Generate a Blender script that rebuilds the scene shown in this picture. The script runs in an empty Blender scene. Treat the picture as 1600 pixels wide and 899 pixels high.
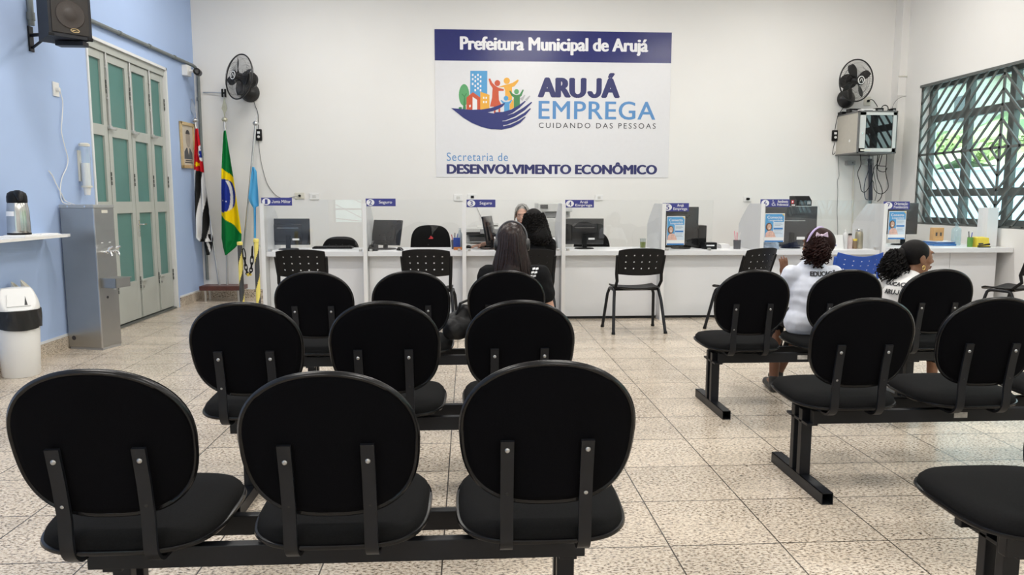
import bpy, bmesh, math, random
from mathutils import Vector, Matrix
from mathutils.bvhtree import BVHTree
random.seed(7)
SC = bpy.context.scene
COL = SC.collection
PI = math.pi
# ------------------------------------------------------------------ camera, sky, lights, exposure
FPX, YAW, PITCH, ROLL, CAMH = 1150.0, 0.0594, 0.1176, 0.001, 1.30
_f = Vector((math.sin(YAW)*math.cos(PITCH), math.cos(YAW)*math.cos(PITCH), -math.sin(PITCH)))
_r0 = Vector((math.cos(YAW), -math.sin(YAW), 0)); _u0 = _r0.cross(_f)
_r = _r0*math.cos(ROLL)+_u0*math.sin(ROLL); _u = _u0*math.cos(ROLL)-_r0*math.sin(ROLL)
cam = bpy.data.cameras.new('camera'); camo = bpy.data.objects.new('camera', cam); COL.objects.link(camo)
cam.sensor_fit = 'HORIZONTAL'; cam.sensor_width = 36; cam.lens = FPX*36/1600; cam.clip_start = 0.05; cam.clip_end = 300
M = Matrix((_r, _u, -_f)).transposed().to_4x4(); M.translation = Vector((0, 0, CAMH)); camo.matrix_world = M
SC.camera = camo
def ray(x, y): return _f + _r*((x-800)/FPX) + _u*((449.5-y)/FPX)
def at(ax, v, x, y):
    """the point of the plane X/Y/Z = v that the photograph shows at x, y"""
    d = ray(x, y); i = 'XYZ'.index(ax); c = Vector((0, 0, CAMH)); return c + d*((v-c[i])/d[i])
SC.view_settings.view_transform = 'Standard'; SC.view_settings.look = 'None'
SC.view_settings.gamma = 1.0; SC.view_settings.use_curve_mapping = False
SC.view_settings.exposure = 0.32
w = bpy.data.worlds.new('sky'); SC.world = w; w.use_nodes = True
nt = w.node_tree; nt.nodes.clear()
wo = nt.nodes.new('ShaderNodeOutputWorld'); bg = nt.nodes.new('ShaderNodeBackground'); sk = nt.nodes.new('ShaderNodeTexSky')
sk.sky_type = 'NISHITA'; sk.sun_disc = False; sk.sun_elevation = math.radians(50); sk.sun_rotation = math.radians(200); sk.dust_density = 3
mx = nt.nodes.new('ShaderNodeMixRGB'); mx.inputs[0].default_value = 0.75; mx.inputs[2].default_value = (6.5, 6.9, 7.3, 1)
nt.links.new(sk.outputs[0], mx.inputs[1]); nt.links.new(mx.outputs[0], bg.inputs[0]); nt.links.new(bg.outputs[0], wo.inputs[0])
bg.inputs[1].default_value = 0.62
def area(name, loc, rot, sx, sy, power, color=(1, 1, 1)):
    l = bpy.data.lights.new(name, 'AREA'); l.shape = 'RECTANGLE'; l.size = sx; l.size_y = sy; l.energy = power; l.color = color
    o = bpy.data.objects.new(name, l); o.location = loc; o.rotation_euler = rot; COL.objects.link(o); return o
XL, XR, YB, YF, ZC = -3.53, 5.90, 10.0, -3.2, 4.40
LAMPS = [(x, y) for y in (-1.2, 1.9, 5.0, 8.1) for x in (-1.9, 1.1, 4.1)]
for (x, y) in LAMPS: area('ceiling_tube_light', (x, y, ZC-0.12), (0, 0, 0), 1.2, 0.25, 40, (1, 0.965, 0.91))
# the sky comes in through the window and door openings (portals only guide the sampling)
for (y0, y1) in ((6.5, 9.45), (2.4, 5.4), (-1.8, 1.2)):
    o = area('window_portal', (XR+0.27, (y0+y1)/2, 1.9), (0, math.radians(90), 0), 1.8, y1-y0, 1); o.data.cycles.is_portal = True; o.visible_camera = True

# ------------------------------------------------------------------ materials
MATS = {}
def mat(name, col, rough=0.5, metal=0.0, spec=0.5, noise=0.0, nscale=20.0, bump=0.0, bscale=60.0, emit=None, es=1.0, coat=0.0, alpha=None):
    if name in MATS: return MATS[name]
    m = bpy.data.materials.new(name); m.use_nodes = True; t = m.node_tree; b = t.nodes['Principled BSDF']
    c = tuple(col)+(1,) if len(col) == 3 else col
    b.inputs['Base Color'].default_value = c; b.inputs['Roughness'].default_value = rough; b.inputs['Metallic'].default_value = metal
    b.inputs['Specular IOR Level'].default_value = spec; b.inputs['Coat Weight'].default_value = coat
    if emit: b.inputs['Emission Color'].default_value = tuple(emit)+(1,); b.inputs['Emission Strength'].default_value = es
    if noise or bump:
        tc = t.nodes.new('ShaderNodeTexCoord')
    if noise:
        n = t.nodes.new('ShaderNodeTexNoise'); n.inputs['Scale'].default_value = nscale; n.inputs['Detail'].default_value = 4
        r = t.nodes.new('ShaderNodeMapRange'); r.inputs[1].default_value = 0.3; r.inputs[2].default_value = 0.7
        r.inputs[3].default_value = 1-noise; r.inputs[4].default_value = 1+noise
        mu = t.nodes.new('ShaderNodeVectorMath'); mu.operation = 'SCALE'; mu.inputs[0].default_value = c[:3]
        t.links.new(tc.outputs['Object'], n.inputs['Vector']); t.links.new(n.outputs[0], r.inputs[0]); t.links.new(r.outputs[0], mu.inputs['Scale'])
        t.links.new(mu.outputs[0], b.inputs['Base Color'])
    if bump:
        n2 = t.nodes.new('ShaderNodeTexNoise'); n2.inputs['Scale'].default_value = bscale; n2.inputs['Detail'].default_value = 3
        bm_ = t.nodes.new('ShaderNodeBump'); bm_.inputs['Strength'].default_value = bump; bm_.inputs['Distance'].default_value = 0.004
        t.links.new(tc.outputs['Object'], n2.inputs['Vector']); t.links.new(n2.outputs[0], bm_.inputs['Height']); t.links.new(bm_.outputs[0], b.inputs['Normal'])
    MATS[name] = m; return m
def attr_mat(name, rough=0.8, attr='cloth_color'):
    if name in MATS: return MATS[name]
    m = bpy.data.materials.new(name); m.use_nodes = True; t = m.node_tree; b = t.nodes['Principled BSDF']
    a = t.nodes.new('ShaderNodeAttribute'); a.attribute_name = attr; t.links.new(a.outputs['Color'], b.inputs['Base Color'])
    b.inputs['Roughness'].default_value = rough; b.inputs['Specular IOR Level'].default_value = 0.2; MATS[name] = m; return m
def glass_mat(name, tint=(1, 1, 1), rough=0.0, base=0.0, body=0.0, bodycol=(1, 1, 1)):
    """clear sheet: transparent with a Fresnel reflection, optionally a milky share"""
    if name in MATS: return MATS[name]
    m = bpy.data.materials.new(name); m.use_nodes = True; t = m.node_tree; t.nodes.clear()
    o = t.nodes.new('ShaderNodeOutputMaterial'); tr = t.nodes.new('ShaderNodeBsdfTransparent'); gl = t.nodes.new('ShaderNodeBsdfGlossy')
    tr.inputs[0].default_value = tuple(tint)+(1,); gl.inputs['Roughness'].default_value = rough
    fr = t.nodes.new('ShaderNodeFresnel'); fr.inputs[0].default_value = 1.45
    ad = t.nodes.new('ShaderNodeMath'); ad.operation = 'ADD'; ad.inputs[1].default_value = base; ad.use_clamp = True
    ge = t.nodes.new('ShaderNodeNewGeometry'); iv = t.nodes.new('ShaderNodeMath'); iv.operation = 'SUBTRACT'; iv.inputs[0].default_value = 1.0; t.links.new(ge.outputs['Backfacing'], iv.inputs[1])
    fm = t.nodes.new('ShaderNodeMath'); fm.operation = 'MULTIPLY'
    mi = t.nodes.new('ShaderNodeMixShader'); t.links.new(fr.outputs[0], ad.inputs[0]); t.links.new(ad.outputs[0], fm.inputs[0]); t.links.new(iv.outputs[0], fm.inputs[1]); t.links.new(fm.outputs[0], mi.inputs[0])
    last = tr
    if body:
        df = t.nodes.new('ShaderNodeBsdfTranslucent'); df.inputs[0].default_value = tuple(bodycol)+(1,)
        d2 = t.nodes.new('ShaderNodeBsdfDiffuse'); d2.inputs[0].default_value = tuple(bodycol)+(1,)
        m2 = t.nodes.new('ShaderNodeMixShader'); m2.inputs[0].default_value = 0.5; t.links.new(df.outputs[0], m2.inputs[1]); t.links.new(d2.outputs[0], m2.inputs[2])
        m3 = t.nodes.new('ShaderNodeMixShader'); m3.inputs[0].default_value = body; t.links.new(tr.outputs[0], m3.inputs[1]); t.links.new(m2.outputs[0], m3.inputs[2]); last = m3
    t.links.new(last.outputs[0], mi.inputs[1]); t.links.new(gl.outputs[0], mi.inputs[2]); t.links.new(mi.outputs[0], o.inputs[0])
    MATS[name] = m; return m
def floor_mat(name, tiled=True):
    m = bpy.data.materials.new(name); m.use_nodes = True; t = m.node_tree; b = t.nodes['Principled BSDF']; N = t.nodes.new; L = t.links.new
    tc = N('ShaderNodeTexCoord'); mp = N('ShaderNodeMapping'); mp.inputs['Location'].default_value = (-0.327, -2.614, 0)
    L(tc.outputs['Object'], mp.inputs[0])
    br = N('ShaderNodeTexBrick'); br.offset = 0; br.inputs['Scale'].default_value = 1; br.inputs['Brick Width'].default_value = 0.4277
    br.inputs['Row Height'].default_value = 0.4134; br.inputs['Mortar Size'].default_value = 0.003; br.inputs['Mortar Smooth'].default_value = 0.1
    br.inputs['Color1'].default_value = (0, 0, 0, 1); br.inputs['Color2'].default_value = (1, 1, 1, 1); br.inputs['Mortar'].default_value = (0.5, 0.5, 0.5, 1)
    L(mp.outputs[0], br.inputs[0])
    # granite: flecks drawn out along the tile, broad clouds, per-tile tone
    m2 = N('ShaderNodeMapping'); m2.inputs['Scale'].default_value = (0.55, 1, 1); L(tc.outputs['Object'], m2.inputs[0])
    n1 = N('ShaderNodeTexNoise'); n1.inputs['Scale'].default_value = 130; n1.inputs['Detail'].default_value = 3; n1.inputs['Roughness'].default_value = 0.62; L(m2.outputs[0], n1.inputs[0])
    r1 = N('ShaderNodeValToRGB'); e = r1.color_ramp.elements
    e[0].position = 0.34; e[0].color = (0.07, 0.055, 0.042, 1); e[1].position = 0.47; e[1].color = (0.585, 0.49, 0.39, 1)
    x = e.new(0.41); x.color = (0.31, 0.245, 0.18, 1); x = e.new(0.62); x.color = (0.74, 0.665, 0.56, 1); L(n1.outputs[0], r1.inputs[0])
    m3 = N('ShaderNodeMapping'); m3.inputs['Scale'].default_value = (0.42, 1, 1); m3.inputs['Location'].default_value = (3.1, 7.7, 0); L(tc.outputs['Object'], m3.inputs[0])
    n4 = N('ShaderNodeTexNoise'); n4.inputs['Scale'].default_value = 105; n4.inputs['Detail'].default_value = 2; n4.inputs['Roughness'].default_value = 0.5; L(m3.outputs[0], n4.inputs[0])
    r4 = N('ShaderNodeMapRange'); r4.inputs[1].default_value = 0.335; r4.inputs[2].default_value = 0.42; r4.inputs[3].default_value = 0.28; r4.inputs[4].default_value = 1.0; L(n4.outputs[0], r4.inputs[0])
    n2 = N('ShaderNodeTexNoise'); n2.inputs['Scale'].default_value = 3.2; n2.inputs['Detail'].default_value = 3; L(m2.outputs[0], n2.inputs[0])
    r2 = N('ShaderNodeMapRange'); r2.inputs[1].default_value = 0.3; r2.inputs[2].default_value = 0.7; r2.inputs[3].default_value = 0.87; r2.inputs[4].default_value = 1.12; L(n2.outputs[0], r2.inputs[0])
    r3 = N('ShaderNodeMapRange'); r3.inputs[3].default_value = 0.93; r3.inputs[4].default_value = 1.06; L(br.outputs['Color'], r3.inputs[0])
    mu = N('ShaderNodeMath'); mu.operation = 'MULTIPLY'; L(r2.outputs[0], mu.inputs[0]); L(r3.outputs[0], mu.inputs[1])
    mu2 = N('ShaderNodeMath'); mu2.operation = 'MULTIPLY'; L(mu.outputs[0], mu2.inputs[0]); L(r4.outputs[0], mu2.inputs[1])
    vs = N('ShaderNodeVectorMath'); vs.operation = 'SCALE'; L(r1.outputs[0], vs.inputs[0]); L(mu2.outputs[0], vs.inputs['Scale'])
    mixm = N('ShaderNodeMixRGB'); mixm.inputs[2].default_value = (0.055, 0.045, 0.035, 1); L(vs.outputs[0], mixm.inputs[1])
    if tiled: L(br.outputs['Fac'], mixm.inputs[0])
    else: mixm.inputs[0].default_value = 0
    L(mixm.outputs[0], b.inputs['Base Color'])
    rr = N('ShaderNodeMapRange'); rr.inputs[3].default_value = 0.20; rr.inputs[4].default_value = 0.34; L(n2.outputs[0], rr.inputs[0]); L(rr.outputs[0], b.inputs['Roughness'])
    b.inputs['Specular IOR Level'].default_value = 0.55
    bp = N('ShaderNodeBump'); bp.inputs['Strength'].default_value = 0.25; bp.inputs['Distance'].default_value = 0.002; bp.invert = True
    if tiled: L(br.outputs['Fac'], bp.inputs['Height']); L(bp.outputs[0], b.inputs['Normal'])
    MATS[name] = m; return m
WHITE = mat('white_wall_paint', (0.80, 0.79, 0.77), 0.75, noise=0.012, nscale=1.4, bump=0.05, bscale=40)
BLUE = mat('light_blue_wall_paint', (0.40, 0.525, 0.785), 0.7, noise=0.02, nscale=1.5, bump=0.05, bscale=40)
LAM = mat('white_laminate', (0.79, 0.80, 0.82), 0.35, noise=0.01, nscale=3)
LAMG = mat('pale_grey_laminate', (0.62, 0.63, 0.64), 0.4, noise=0.015, nscale=3)
BLKFAB = mat('black_woven_fabric', (0.0038, 0.0038, 0.0048), 0.95, spec=0.05, noise=0.2, nscale=300, bump=0.25, bscale=900)
BLKSEAT = mat('black_seat_fabric', (0.0065, 0.0065, 0.0068), 0.9, spec=0.12, noise=0.25, nscale=200, bump=0.25, bscale=800)
BLKPLA = mat('black_plastic', (0.0065, 0.0065, 0.0075), 0.42, spec=0.22, noise=0.1, nscale=30)
BLKGLO = mat('glossy_black_edging', (0.005, 0.005, 0.006), 0.27, spec=0.32, noise=0.1, nscale=30)
BLKMET = mat('black_painted_steel', (0.009, 0.010, 0.013), 0.40, spec=0.3, noise=0.12, nscale=25)
CHROME = mat('chrome', (0.72, 0.72, 0.72), 0.18, 1.0, noise=0.03, nscale=10)
STEEL = mat('brushed_stainless_steel', (0.40, 0.40, 0.39), 0.33, 0.9, noise=0.05, nscale=4)
ALU = mat('brushed_aluminium', (0.62, 0.62, 0.62), 0.33, 1.0, noise=0.04, nscale=8)
GREYP = mat('grey_gloss_door_paint', (0.43, 0.45, 0.42), 0.38, noise=0.03, nscale=5)
TEAL = mat('teal_frosted_glass', (0.085, 0.215, 0.195), 0.35, noise=0.06, nscale=2.5)
WPLA = mat('white_plastic', (0.80, 0.80, 0.79), 0.35, noise=0.01, nscale=6)
CREAM = mat('cream_plastic', (0.68, 0.66, 0.58), 0.4, noise=0.02, nscale=6)
NAVY = mat('navy_print', (0.028, 0.040, 0.20), 0.28, noise=0.03, nscale=6)
INDIGO = mat('indigo_sign_plastic', (0.045, 0.050, 0.26), 0.3, noise=0.03, nscale=6)
PAPERW = mat('white_print', (0.86, 0.86, 0.87), 0.45, noise=0.01, nscale=6)
DARKINK = mat('dark_ink', (0.03, 0.03, 0.035), 0.45, noise=0.05, nscale=20)
BROWNGR = mat('dark_grey_steel_paint', (0.105, 0.115, 0.11), 0.45, noise=0.08, nscale=12)
PVCG = mat('grey_pipe_plastic', (0.17, 0.19, 0.19), 0.45, noise=0.06, nscale=12)

# ------------------------------------------------------------------ object helpers
def link(o): COL.objects.link(o); return o
def tag(o, label=None, cat=None, group=None, kind=None):
    if label: o['label'] = label
    if cat: o['category'] = cat
    if group: o['group'] = group
    if kind: o['kind'] = kind
    return o
def thing(name, label, cat, loc=(0, 0, 0), rz=0.0, group=None):
    o = bpy.data.objects.new(name, None); o.empty_display_size = 0.1; o.location = loc; o.rotation_euler = (0, 0, rz); link(o)
    return tag(o, label, cat, group)
def kids(o): return [c for c in bpy.data.objects if c.parent == o]
def copy_tree(o, parent=None):
    c = o.copy(); COL.objects.link(c); c.parent = parent
    for ch in kids(o): copy_tree(ch, c)
    return c
class MB:
    """collects shapes into one mesh"""
    def __init__(s): s.bm = bmesh.new(); s.mi = 0; s.mats = []
    def use(s, m):
        if m not in s.mats: s.mats.append(m)
        s.mi = s.mats.index(m); return s
    def _f(s, vs):
        try: f = s.bm.faces.new(vs)
        except ValueError: return None
        f.material_index = s.mi; return f
    def box(s, c, d, bev=0.0, mtx=None):
        r = bmesh.ops.create_cube(s.bm, size=1.0); vs = r['verts']
        m = Matrix.Translation(Vector(c)) @ Matrix.Diagonal((d[0], d[1], d[2], 1))
        if mtx is not None: m = mtx @ m
        bmesh.ops.transform(s.bm, matrix=m, verts=vs)
        fs = {f for v in vs for f in v.link_faces}
        for f in fs: f.material_index = s.mi
        if bev:
            es = list({e for v in vs for e in v.link_edges})
            r = bmesh.ops.bevel(s.bm, geom=es, offset=bev, segments=2, profile=0.6, affect='EDGES', clamp_overlap=True)
            for f in r['faces']: f.material_index = s.mi
        return s
    def b2(s, a, b, bev=0.0, mtx=None):
        return s.box([(a[i]+b[i])/2 for i in range(3)], [abs(b[i]-a[i]) for i in range(3)], bev, mtx)
    def ring(s, c, u, v, ru, rv, n): return [s.bm.verts.new(Vector(c)+u*(ru*math.cos(2*PI*i/n))+v*(rv*math.sin(2*PI*i/n))) for i in range(n)]
    def bridge(s, a, b):
        n = len(a)
        for i in range(n): s._f([a[i], a[(i+1) % n], b[(i+1) % n], b[i]])
    def tube(s, pts, r, n=8, caps=True, closed=False):
        pts = [Vector(p) for p in pts]; k = len(pts); rings = []; prev = None
        for i, p in enumerate(pts):
            if closed: t = pts[(i+1) % k]-pts[i-1]
            else: t = pts[min(i+1, k-1)]-pts[max(i-1, 0)]
            if t.length < 1e-9: t = Vector((0, 0, 1))
            t.normalize()
            if prev is None:
                u = t.orthogonal().normalized()
            else:
                u = prev - t*prev.dot(t)
                u = u.normalized() if u.length > 1e-6 else t.orthogonal().normalized()
            prev = u; v = t.cross(u); rr = r[i] if isinstance(r, (list, tuple)) else r
            rings.append(s.ring(p, u, v, rr, rr, n))
        for a, b in zip(rings, rings[1:]): s.bridge(a, b)
        if closed: s.bridge(rings[-1], rings[0])
        elif caps: s._f(rings[0][::-1]); s._f(rings[-1])
        return s
    def cyl(s, a, b, r, r2=None, n=20): return s.tube([a, b], [r, r if r2 is None else r2], n)
    def lathe(s, prof, o=(0, 0, 0), ax=(0, 0, 1), n=28, sx=1.0, caps=True):
        ax = Vector(ax).normalized(); u = Vector((1, 0, 0)) if abs(ax.z) > 0.9 else ax.orthogonal().normalized(); v = ax.cross(u); rings = []
        for (r, z) in prof: rings.append(s.ring(Vector(o)+ax*z, u, v, max(r, 1e-4)*sx, max(r, 1e-4), n))
        for a, b in zip(rings, rings[1:]): s.bridge(a, b)
        if caps: s._f(rings[0][::-1]); s._f(rings[-1])
        return s
    def prism(s, poly, ext, mtx=None):
        """poly: points of one flat face; ext: vector it is drawn out along"""
        P = [Vector(p) for p in poly]; e = Vector(ext)
        if mtx is not None: P = [mtx @ p for p in P]; e = mtx.to_3x3() @ e
        a = [s.bm.verts.new(p) for p in P]; b = [s.bm.verts.new(p+e) for p in P]
        s._f(a[::-1]); s._f(b); s.bridge(a, b); return s
    def poly(s, pts): s._f([s.bm.verts.new(Vector(p)) for p in pts]); return s
    def grid(s, fn, nu, nv, wrapu=False):
        g = [[s.bm.verts.new(Vector(fn(i/nu if not wrapu else i/nu, j/nv))) for i in range(nu if wrapu else nu+1)] for j in range(nv+1)]
        for j in range(nv):
            for i in range(nu):
                k = (i+1) % nu if wrapu else i+1
                s._f([g[j][i], g[j][k], g[j+1][k], g[j+1][i]])
        return g
    def ball(s, c, r, n=12, m=8, rot=None):
        r = r if isinstance(r, (tuple, list)) else (r, r, r); c = Vector(c); rot = rot or Matrix.Identity(3); rings = []
        top = s.bm.verts.new(c+rot @ Vector((0, 0, r[2]))); bot = s.bm.verts.new(c-rot @ Vector((0, 0, r[2])))
        for j in range(1, m):
            a = PI*j/m
            rings.append([s.bm.verts.new(c+rot @ Vector((r[0]*math.sin(a)*math.cos(2*PI*i/n), r[1]*math.sin(a)*math.sin(2*PI*i/n), r[2]*math.cos(a)))) for i in range(n)])
        for a, b in zip(rings, rings[1:]): s.bridge(b, a)
        for i in range(n): s._f([top, rings[0][i], rings[0][(i+1) % n]]); s._f([bot, rings[-1][(i+1) % n], rings[-1][i]])
        return s
    def cone(s, a, b, ra, rb, n=12, flat=None):
        """capsule from a to b with round ends; flat=(axis, factor) squeezes it along that axis"""
        a, b = Vector(a), Vector(b); d = b-a; L = max(d.length, 1e-5); t = d/L; u = t.orthogonal().normalized(); v = t.cross(u); rings = []
        fl = None
        if flat: fax = Vector(flat[0]).normalized(); fl = flat[1]
        def put(p, r):
            out = []
            for i in range(n):
                o = u*(r*math.cos(2*PI*i/n))+v*(r*math.sin(2*PI*i/n))
                if fl: o -= fax*(o.dot(fax)*(1-fl))
                out.append(s.bm.verts.new(p+o))
            return out
        for k in range(1, 5): an = PI/2*k/5; rings.append(put(a-t*ra*math.cos(an), ra*math.sin(an)))
        rings.append(put(a, ra)); rings.append(put(b, rb))
        for k in range(4, 0, -1): an = PI/2*k/5; rings.append(put(b+t*rb*math.cos(an), rb*math.sin(an)))
        for p, q in zip(rings, rings[1:]): s.bridge(p, q)
        s._f(rings[0][::-1]); s._f(rings[-1]); return s
    def mesh(s, name, smooth=40.0):
        me = bpy.data.meshes.new(name); bmesh.ops.recalc_face_normals(s.bm, faces=s.bm.faces[:]); s.bm.to_mesh(me); s.bm.free()
        for m in s.mats: me.materials.append(m)
        if smooth:
            for p in me.polygons: p.use_smooth = True
            me.set_sharp_from_angle(angle=math.radians(smooth))
        return me
    def build(s, name, m=None, parent=None, smooth=40.0, loc=None, rot=None):
        me = s.mesh(name, smooth)
        if m is not None and not s.mats: me.materials.append(m)
        o = bpy.data.objects.new(name, me); link(o); o.parent = parent
        if loc is not None: o.location = loc
        if rot is not None: o.rotation_euler = rot
        return o
def evaluated(o):
    bpy.context.view_layer.update()
    dg = bpy.context.evaluated_depsgraph_get(); return bpy.data.meshes.new_from_object(o.evaluated_get(dg))
def remeshed(mb, name, m, parent, voxel=0.008, smooth=3, post=None):
    """one closed skin around all the shapes of mb"""
    o = mb.build('skin_source', m, None, smooth=0)
    md = o.modifiers.new('r', 'REMESH'); md.mode = 'VOXEL'; md.voxel_size = voxel
    if smooth: ms = o.modifiers.new('s', 'SMOOTH'); ms.iterations = smooth; ms.factor = 0.5
    me = evaluated(o); old = o.data; bpy.data.objects.remove(o); bpy.data.meshes.remove(old)
    me.name = name; me.materials.clear(); me.materials.append(m)
    if post:
        for v in me.vertices: v.co = post(v.co.copy())
    for p in me.polygons: p.use_smooth = True
    q = bpy.data.objects.new(name, me); link(q); q.parent = parent; return q
def text_mesh(s, bold=0.0, space=1.0, shear=0.0):
    c = bpy.data.curves.new('t', 'FONT'); c.body = s; c.size = 1; c.offset = bold; c.space_character = space; c.shear = shear; c.fill_mode = 'FRONT'; c.resolution_u = 4
    o = bpy.data.objects.new('t', c); link(o); me = evaluated(o); bpy.data.objects.remove(o); bpy.data.curves.remove(c); return me
def lettering(s, x0, x1, z0, z1, y, m, parent, bold=0.0, space=1.0, name='lettering', mtx=None):
    """s fitted into x0..x1, z0..z1 on the plane y, read from -Y; bold = extra stroke width, a share of the letter height"""
    me = text_mesh(s.replace('J', 'U'), 0.0, space); xs = [v.co.x for v in me.vertices]; ys = [v.co.y for v in me.vertices]
    if 'J' in s:      # the J stands on the line with a round hook, as in the photo's lettering
        par = list(range(len(me.vertices)))
        def find(i):
            while par[i] != i: par[i] = par[par[i]]; i = par[i]
            return i
        for p in me.polygons:
            for q in p.vertices[1:]: par[find(q)] = find(p.vertices[0])
        isl = {}
        for v in me.vertices: isl.setdefault(find(v.index), []).append(v)
        main = sorted((vs for vs in isl.values() if min(v.co.y for v in vs) < 0.3), key=lambda vs: sum(v.co.x for v in vs)/len(vs))
        for i, ch in enumerate(s.replace(' ', '')):
            if ch == 'J' and i < len(main):     # a U with its left arm cut short
                vs = main[i]; lo, hi = min(v.co.x for v in vs), max(v.co.x for v in vs)
                for v in vs:
                    if v.co.x < (lo+hi)/2: v.co.y = min(v.co.y, 0.20)
                    v.co.x = hi-(hi-v.co.x)*0.80-(hi-lo)*0.10
        xs = [v.co.x for v in me.vertices]; ys = [v.co.y for v in me.vertices]
    a, b, c, d = min(xs), max(xs), min(ys), max(ys)
    fx, fz = (x1-x0)/(b-a), (z1-z0)/(d-c); g = bold*(z1-z0); V, F = [], []
    for k, (ox, oz) in enumerate([(0, 0)] if not bold else [(0, 0), (1, 0), (-1, 0), (0.5, 0.35), (-0.5, -0.35), (0.5, -0.35), (-0.5, 0.35)]):
        n = len(V); q = 1-2*g/(x1-x0)
        for v in me.vertices: V.append(Vector((x0+g+(v.co.x-a)*fx*q+ox*g, y-0.00012*k, z0+(v.co.y-c)*fz+oz*g)))
        for p in me.polygons: F.append([n+i for i in p.vertices])
    if mtx is not None: V = [mtx @ p for p in V]
    bpy.data.meshes.remove(me); me = bpy.data.meshes.new(name); me.from_pydata(V, [], F); me.materials.append(m)
    o = bpy.data.objects.new(name, me); link(o); o.parent = parent; return o
def structure(o): o['kind'] = 'structure'; return o
def wall(name, axis, face, thick, u, v, holes, m):
    """solid wall: face = plane towards the room, thick = signed depth away from it; holes = (u0, u1, v0, v1)"""
    us = sorted({u[0], u[1], *[h[0] for h in holes], *[h[1] for h in holes]}); vs = sorted({v[0], v[1], *[h[2] for h in holes], *[h[3] for h in holes]})
    b = MB(); V = {}
    def P(i, j, k):
        if (i, j, k) not in V:
            d = face+(thick if k else 0); V[i, j, k] = b.bm.verts.new((d, us[i], vs[j]) if axis == 'X' else ((us[i], d, vs[j]) if axis == 'Y' else (us[i], vs[j], d)))
        return V[i, j, k]
    def solid(i, j):
        if not (0 <= i < len(us)-1 and 0 <= j < len(vs)-1): return False
        cu, cv = (us[i]+us[i+1])/2, (vs[j]+vs[j+1])/2
        return not any(h[0] < cu < h[1] and h[2] < cv < h[3] for h in holes)
    for i in range(len(us)-1):
        for j in range(len(vs)-1):
            if not solid(i, j): continue
            for k in (0, 1): b._f([P(i, j, k), P(i+1, j, k), P(i+1, j+1, k), P(i, j+1, k)])
            for (di, dj, p, q) in ((-1, 0, (i, j), (i, j+1)), (1, 0, (i+1, j), (i+1, j+1)), (0, -1, (i, j), (i+1, j)), (0, 1, (i, j+1), (i+1, j+1))):
                if not solid(i+di, j+dj): b._f([P(*p, 0), P(*q, 0), P(*q, 1), P(*p, 1)])
    return structure(b.build(name, m, smooth=0))
# ------------------------------------------------------------------ the room
FLOOR = floor_mat('beige_granite_tile'); GRAN = floor_mat('beige_granite_skirting', False)
b = MB(); b.b2((XL-0.2, YF-0.2, -0.1), (XR+0.2, YB+0.2, 0)); structure(b.build('floor', FLOOR, smooth=0))
b = MB(); b.b2((XL-0.2, YF-0.2, ZC), (XR+0.2, YB+0.2, ZC+0.15)); structure(b.build('ceiling', WHITE, smooth=0))
WZ0, WZ1 = 1.0, 2.79
WIN = [(6.5, 9.49), (2.4, 5.39), (-1.8, 1.19)]
DY0, DY1, DZ1 = 7.25, 9.10, 2.84
wall('wall_left', 'X', XL, -0.2, (YF-0.2, YB+0.2), (0, ZC), [(DY0, DY1, 0, DZ1)], BLUE)
wall('wall_right', 'X', XR, 0.25, (YF-0.2, YB+0.2), (0, ZC), [(a, c, WZ0, WZ1) for a, c in WIN], WHITE)
wall('wall_back', 'Y', YB, 0.2, (XL, XR), (0, ZC), [], WHITE)
wall('wall_front', 'Y', YF, -0.2, (XL, XR), (0, ZC), [(-3.42, -2.66, 0.75, 2.2)], WHITE)
b = MB(); b.b2((5.795, 9.83, 0), (XR, YB, ZC)); structure(b.build('pillar', WHITE, smooth=0))
# skirting
SKW = mat('white_skirting_cap', (0.72, 0.74, 0.76), 0.5, noise=0.02, nscale=5)
for i, (y0, y1) in enumerate(((YF, DY0-0.06), (DY1+0.06, YB))):
    b = MB(); b.use(GRAN); b.b2((XL, y0, 0), (XL+0.018, y1, 0.115)); b.use(SKW); b.b2((XL, y0, 0.115), (XL+0.012, y1, 0.135))
    structure(b.build('baseboard_left' if i == 0 else 'baseboard_left_far', smooth=0))
b = MB(); b.use(GRAN); b.b2((XL+0.02, YB-0.018, 0), (5.79, YB, 0.115)); b.use(SKW); b.b2((XL+0.02, YB-0.012, 0.115), (5.79, YB, 0.13)); structure(b.build('baseboard_back', smooth=0))
b = MB(); b.use(GRAN); b.b2((XR-0.018, YF, 0), (XR, 7.6, 0.115)); structure(b.build('baseboard_right', smooth=0))

# ---- folding door of four grey leaves in the blue wall
door = structure(bpy.data.objects.new('door_1', None)); link(door); door['label'] = 'tall grey folding door with teal glass panes in the blue wall'
WTRIM = mat('white_door_surround', (0.72, 0.73, 0.73), 0.5, noise=0.02, nscale=6)
b = MB(); b.use(WTRIM)
for (a, c) in (((XL-0.16, DY0, 0), (XL+0.012, DY0+0.03, DZ1)), ((XL-0.16, DY1-0.03, 0), (XL+0.012, DY1, DZ1)), ((XL-0.16, DY0, DZ1-0.03), (XL+0.012, DY1, DZ1))): b.b2(a, c, 0.003)
b.use(GREYP); b.b2((XL-0.10, DY0+0.03, DZ1-0.10), (XL-0.012, DY1-0.03, DZ1-0.03), 0.004)
b.build('door_frame', None, door, smooth=0)
LB = [DY0+0.035, 7.66, 8.175, 8.655, DY1-0.035]
DOORG = mat('dark_gap_rubber', (0.03, 0.03, 0.03), 0.8, noise=0.1)
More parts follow.
